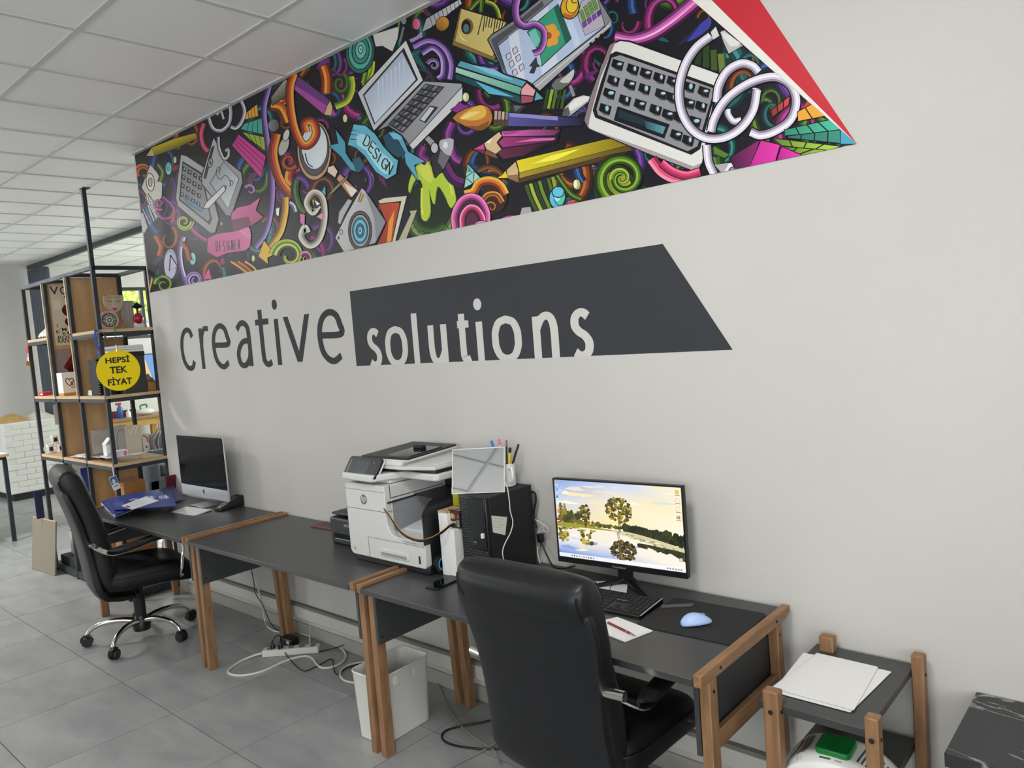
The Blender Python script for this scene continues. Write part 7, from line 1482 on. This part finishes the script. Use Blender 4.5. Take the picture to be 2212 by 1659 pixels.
bp = Print(lambda a, b: (a, b), lambda u, v, h: Vector((.0014+h, u, v))); bp.poly([(-.024, -.11), (.024, -.11), (.024, -.055), (-.024, -.055)], '#3f6ea8'); bp.poly([(-.012, -.11), (.004, -.11), (.008, -.085), (-.004, -.07), (-.014, -.085)], '#d8dce0', 2); bp.poly([(-.018, -.13), (.016, -.13), (.016, -.125), (-.018, -.125)], '#2c2c30'); bp.build('badge_print', 'print', BG)
# bottom tier
tag(MB().box((-.09, -.08, 0), (.09, .08, .13)).build('brown_carton', 'cardboard', None, bevel=.002), 'brown cardboard carton on a stool behind the corner post', 'box').location = (-6.13, -.16, .72)
tag(MB().box((-.12, -.12, 0), (.12, .12, .02)).build('carton_plinth', 'oak_panel', None), 'oak plinth board carrying the brown carton in the lower bay', 'board').location = (-6.13, -.16, .70)
tag(MB().box((-.11, -.11, 0), (.11, .11, .633)).build('lower_carton', 'cardboard', None, bevel=.003), 'tall plain carton filling the bottom of the right bay', 'box').location = (-6.13, -.16, .0675)
mr_ = tag(MB().box((-.006, -.05, 0), (.006, .05, .14)).build('maroon_booklet', mat('maroon', '#5a161c', .5), None), 'maroon booklet leaning behind the brochures on the far desk', 'booklet'); mr_.location = (-5.70, -.03, DZ+.0005); mr_.rotation_euler = (0, .12, .1)
blu = panel_x('standing_brochure', 'blue brochure standing behind the far chair in the lower bay', 'brochure', -6.72, -.30, .72, -.17, .93, 'brochure_blue', None, .004); blu.rotation_euler = (0, 0, 0)
tag(MB().box((-.2, -.16, 0), (.2, .16, .62)).build('cream_carton', mat('cream_box', '#c4bda4', .7), None, bevel=.003), 'cream carton standing in the lower middle bay', 'box').location = (-6.66, -.14, .0675)
bt = thing('black_tray', 'black tray on the bottom of the left bay', 'tray', (-7.2, -.2, .0675)); MB().box((-.18, -.12, 0), (.18, .12, .07)).build('tray', 'black_matte', bt, bevel=.004)
wbx = thing('white_file_box', 'white box with wooden rim in the bottom left bay', 'box', (-7.2, -.17, .138)); MB().box((-.12, -.08, 0), (.12, .08, .20)).build('box', 'paper2', wbx); MB().box((-.125, -.085, .2), (.125, .085, .215)).build('rim', 'oak_edge', wbx)
lb = thing('leaning_board', 'beige board leaning against the front of the shelving unit', 'board', (-7.46, -.44, 0), rot=(math.radians(-7), 0, math.radians(4))); MB().box((-.24, -.006, .002), (.24, .006, .46)).build('panel', mat('board_beige', '#857b6b', .7), lb); MB().box((-.24, -.0065, .455), (.24, .0065, .4605)).build('cut_edge', 'oak_edge', lb)
nbl = panel_x('navy_folder', 'navy folder standing by the leaning board', 'folder', -7.5, -.43, .46, -.37, .70, '#20264a', None, .01)
dl = thing('dome_lamp', 'small cream dome lamp hanging below the front shelf', 'lamp', (-6.78, -.22, .88)); MB().lathe([(.045, 0), (.044, .02), (.035, .045), (.018, .06), (.004, .065)], n=20).build('shade', 'cream_box', dl); MB().tube([(0, 0, .06), (0, 0, .105)], .004, 6).build('stem', 'steel_black', dl)

# ------------------------------------------------------------------ far part of the room
# white brick counter
BC = thing('brick_counter', 'white brick-faced counter with cloths on top at the far left', 'counter', (-12.2, .95, 0))
MB().box((-.4, -.46, .09), (.385, .26, 1.05)).build('core', 'brick_white', BC, bevel=.02); MB().box((-.38, -.42, 0), (.36, .24, .09)).build('plinth', 'black_matte', BC)
bme = None
for r in range(12):
    for c in range(-1, 7):
        y = -.46+.215*c+(.107 if r % 2 else 0); z = .10+.078*r
        if y < -.47 or y+.2 > .275: continue
        if bme is None: o = MB().box((0, .003, .002), (.007, .212, .076)).build('brick', 'brick_white', BC, bevel=.003); bme = bake(o).data
        else: o = bpy.data.objects.new('brick', bme); COL.objects.link(o); o.parent = BC
        o.location = (.385+.003*random.random(), y, z)
for k, (y, c, lab) in enumerate(((-.27, '#b8955c', 'tan folded cloth on the white brick counter'), (.07, '#cfcabc', 'cream folded cloth on the white brick counter, next to the tan one'))):
    o = MB().grid(lambda u, v: Vector((-.3+.6*u, -.17+.34*v, .09*math.sin(PI*u)**.5*math.sin(PI*v)**.5+.02*math.sin(9*u+5*v)*math.sin(PI*u)*math.sin(PI*v))), 14, 12).build('folded_cloth', mat('cloth_%d' % k, c, .9, noise=.15, nscale=9)); tag(o, lab, 'cloth', 'cloths on the brick counter'); o.location = (-12.2, .95+y, 1.052)
# work table at far left
WT = thing('work_table', 'white topped black steel work table at the left edge', 'table', (-9.75, -.62, 0))
MB().box((-.7, -.55, .885), (.68, .44, .915)).build('table_top', 'paper', WT); MB().box((-.7, .438, .886), (.68, .443, .914)).build('edge_band', 'oak_edge', WT); MB().box((.678, -.55, .886), (.683, .44, .914)).build('edge_band', 'oak_edge', WT)
for (x, y) in ((-.66, -.5), (.63, -.5), (-.66, .41), (.63, .41)): MB().box((x-.018, y-.018, 0), (x+.018, y+.018, .86)).build('leg', 'steel_black', WT)
for y in (-.5, .41): MB().box((-.66, y-.018, .855), (.63, y+.018, .885)).build('apron', 'steel_black', WT)
for x in (-.66, .63): MB().box((x-.018, -.5, .855), (x+.018, .41, .885)).build('apron', 'steel_black', WT)
MB().box((-.66, -.5, .12), (.6, .3, .15)).build('lower_shelf', 'oak_panel', WT); lo_ = MB().box((-.6, -.4, .151), (.55, .25, .165)).build('shelf_paper', 'paper', WT)
# curtain, rail
CR_ = struct(MB().box((XL, 1.295, ZC-.065), (-6.3, 1.345, ZC-.004)).build('trim_2', 'steel_black'))
CT = thing('grey_curtain', 'long grey blue curtain gathered at the far end of the ceiling track', 'curtain', (-12.36, 1.32, 0))
def cfold(u, v): return Vector((-.36+.62*u, .07*math.sin(2*PI*6*u+.5*v)*(.8+.2*v), .05+3.12*v))
MB().grid(cfold, 72, 6).build('cloth', 'curtain', CT, solid=.004)
for k in range(6): MB().tube([(-.33+.11*k, 0, 3.16), (-.33+.11*k, 0, 3.2)], .006, 6).build('hook', 'chrome', CT)
# far yellow table with things on it
YT = thing('pine_table', 'yellow pine table standing against the far wall', 'table', (-12.3, 2.35, 0)); mat('pine', '#c49a4e', .5, noise=.12, nscale=5)
MB().box((-.35, -.55, .86), (.35, .55, .895)).build('table_top', mat('table_brown', '#9a7a5c', .4), YT, bevel=.003); MB().box((-.32, -.5, .76), (.32, .5, .86)).build('apron', 'pine', YT)
for (x, y) in ((-.3, -.47), (.3, -.47), (-.3, .42), (.3, .42)): MB().box((x-.04, y-.04, 0), (x+.04, y+.04, .80)).build('leg', 'pine', YT)
SB = thing('spray_bottle', 'blue cleaning spray bottle with a red head on the pine table', 'bottle', (-12.2, 2.13, .896)); MB().lathe([(.04, 0), (.042, .01), (.042, .12), (.035, .16), (.018, .18), (.018, .2)], n=18).build('bottle', mat('spray_blue', '#2f62b0', .3), SB); MB().box((-.02, -.05, .2), (.02, .025, .235)).build('trigger_head', 'red_wall', SB, bevel=.004)
BS2 = thing('white_pump_bottle', 'small white bottle beside the blue spray bottle', 'bottle', (-12.15, 2.23, .896)); MB().lathe([(.035, 0), (.037, .01), (.034, .08), (.012, .11), (.012, .13)], n=16).build('bottle', 'white_gloss', BS2); MB().box((-.01, -.01, .13), (.01, .05, .145)).build('nozzle', 'white_gloss', BS2)
WB2 = thing('cleaning_wipes_bag', 'white bag with a green handle on the pine table', 'bag', (-12.2, 2.5, .896)); MB().sphere((0, 0, .05), (.11, .14, .055), 18, 10).build('bag', 'pouch_white', WB2); MB().tube(smooth_path([(0, -.06, .10), (0, -.06, .15), (0, .03, .16), (0, .03, .11)], 4), .012, 8).build('handle', 'lid_green', WB2)
tag(MB().box((-.02, -.2, 0), (.02, .25, .1)).build('red_case', 'maroon', None, bevel=.004), 'dark red case lying behind the bottles on the pine table', 'case').location = (-12.42, 2.2, .896)
# screen with a newsreader on the far wall
TVS = thing('wall_television', 'small television showing a blonde newsreader on a blue background', 'television', (-12.74, 2.86, 1.38)); MB().box((-.05, -.32, 0), (0, .32, .46)).build('casing', 'black_plastic', TVS, bevel=.004)
tv = Print(lambda a, b: (a, b), lambda u, v, h: Vector((.0006+h, u, v)), clip=[(-.305, .02), (.305, .02), (.305, .445), (-.305, .445)], dz=2e-5)
tv.poly([(-.31, .01), (.31, .01), (.31, .45), (-.31, .45)], '#2f8fd8', 0, 0, col2='#1c6ab8', ang=0); tv.poly([(-.26, .02), (-.24, .2), (-.2, .36), (-.13, .42), (-.05, .37), (-.01, .22), (.02, .02)], '#e0b060', 3); tv.ell((-.15, .25), .06, .1, '#e8b8a0', n=20); tv.poly([(-.30, .02), (-.26, .12), (-.16, .15), (-.05, .10), (0, .02)], '#1c2244', 3); tv.build('picture', 'screen', TVS)
# grey sofa further back
SF = thing('grey_sofa', 'grey upholstered sofa seen through the shelving unit', 'sofa', (-9.2, 1.75, 0)); mat('sofa_grey', '#5e636a', .9, noise=.1, nscale=40)
MB().box((-.45, -.7, .1), (.4, .7, .42)).build('base', 'sofa_grey', SF, bevel=.04, seg=3); MB().box((-.5, -.7, .1), (-.25, .7, .84)).build('backrest', 'sofa_grey', SF, bevel=.06, seg=3)
for s in (-1, 1): MB().box((-.45, s*.62-.09, .1), (.4, s*.62+.09, .60)).build('armrest', 'sofa_grey', SF, bevel=.05, seg=3)
for y in (-.27, .27): MB().box((-.25, y-.26, .42), (.38, y+.26, .54)).build('seat_cushion', 'sofa_grey', SF, bevel=.04, seg=3)
for (x, y) in ((-.4, -.6), (.33, -.6), (-.4, .6), (.33, .6)): MB().lathe([(.02, 0), (.025, .1)], (x, y, 0), 10).build('leg', 'steel_black', SF)

# ------------------------------------------------------------------ outside the far window
rt = random.Random(5)
def garden_tree(label, x, y, h, r):
    t = thing('garden_tree', label, 'tree', (x, y, 0), group='trees outside the far window')
    MB().tube([(0, 0, 0), (.05, 0, h*.5), (0, .05, h*.8)], [.14, .1, .05], 8).build('trunk', 'bark', t)
    lf = MB()
    for k in range(700):
        a_ = rt.uniform(0, 2*PI); c_ = rt.uniform(-1, 1); rr = r*rt.random()**.4; s_ = math.sqrt(1-c_*c_); p = Vector((rr*s_*math.cos(a_), rr*s_*math.sin(a_), h+rr*c_*.8)); q = [Vector((rt.uniform(-1, 1), rt.uniform(-1, 1), rt.uniform(-1, 1)))*.16 for _ in range(3)]; lf.face([p+q[0], p+q[1], p+q[2]])
    lf.build('foliage', 'leaf', t, recalc=False, kind='stuff')
garden_tree('sunlit yellow green tree outside the far window', -19.5, 4.3, 3.6, 1.6); garden_tree('second green tree further along outside the window', -22, 7.5, 4.0, 2.0)
HS = thing('white_house', 'pale building outside the far window', 'building', (-27, 9.5, 0)); MB().box((-2, -3, 0), (2, 3, 5)).build('wall', 'house', HS); MB().prism([(-3.2, 5), (3.2, 5), (0, 6.4)], 'x', -2.2, 2.2).build('roof', mat('roof_tile', '#8a5a48', .8), HS)
for k in range(2): w_ = MB().box((2.0, -2+2.4*k, 2.2), (2.05, -.8+2.4*k, 3.6)).build('window', 'steel_black', HS); MB().box((2.05, -1.9+2.4*k, 2.3), (2.06, -.9+2.4*k, 3.5)).build('pane', 'lcd', w_)
tag(MB().box((-40, -40, -.2), (XL-.19, 40, -.05)).build('garden_ground', mat('lawn', '#7d8a4c', .9, noise=.2, nscale=2)), 'green ground outside the building', 'ground')['kind'] = 'structure'
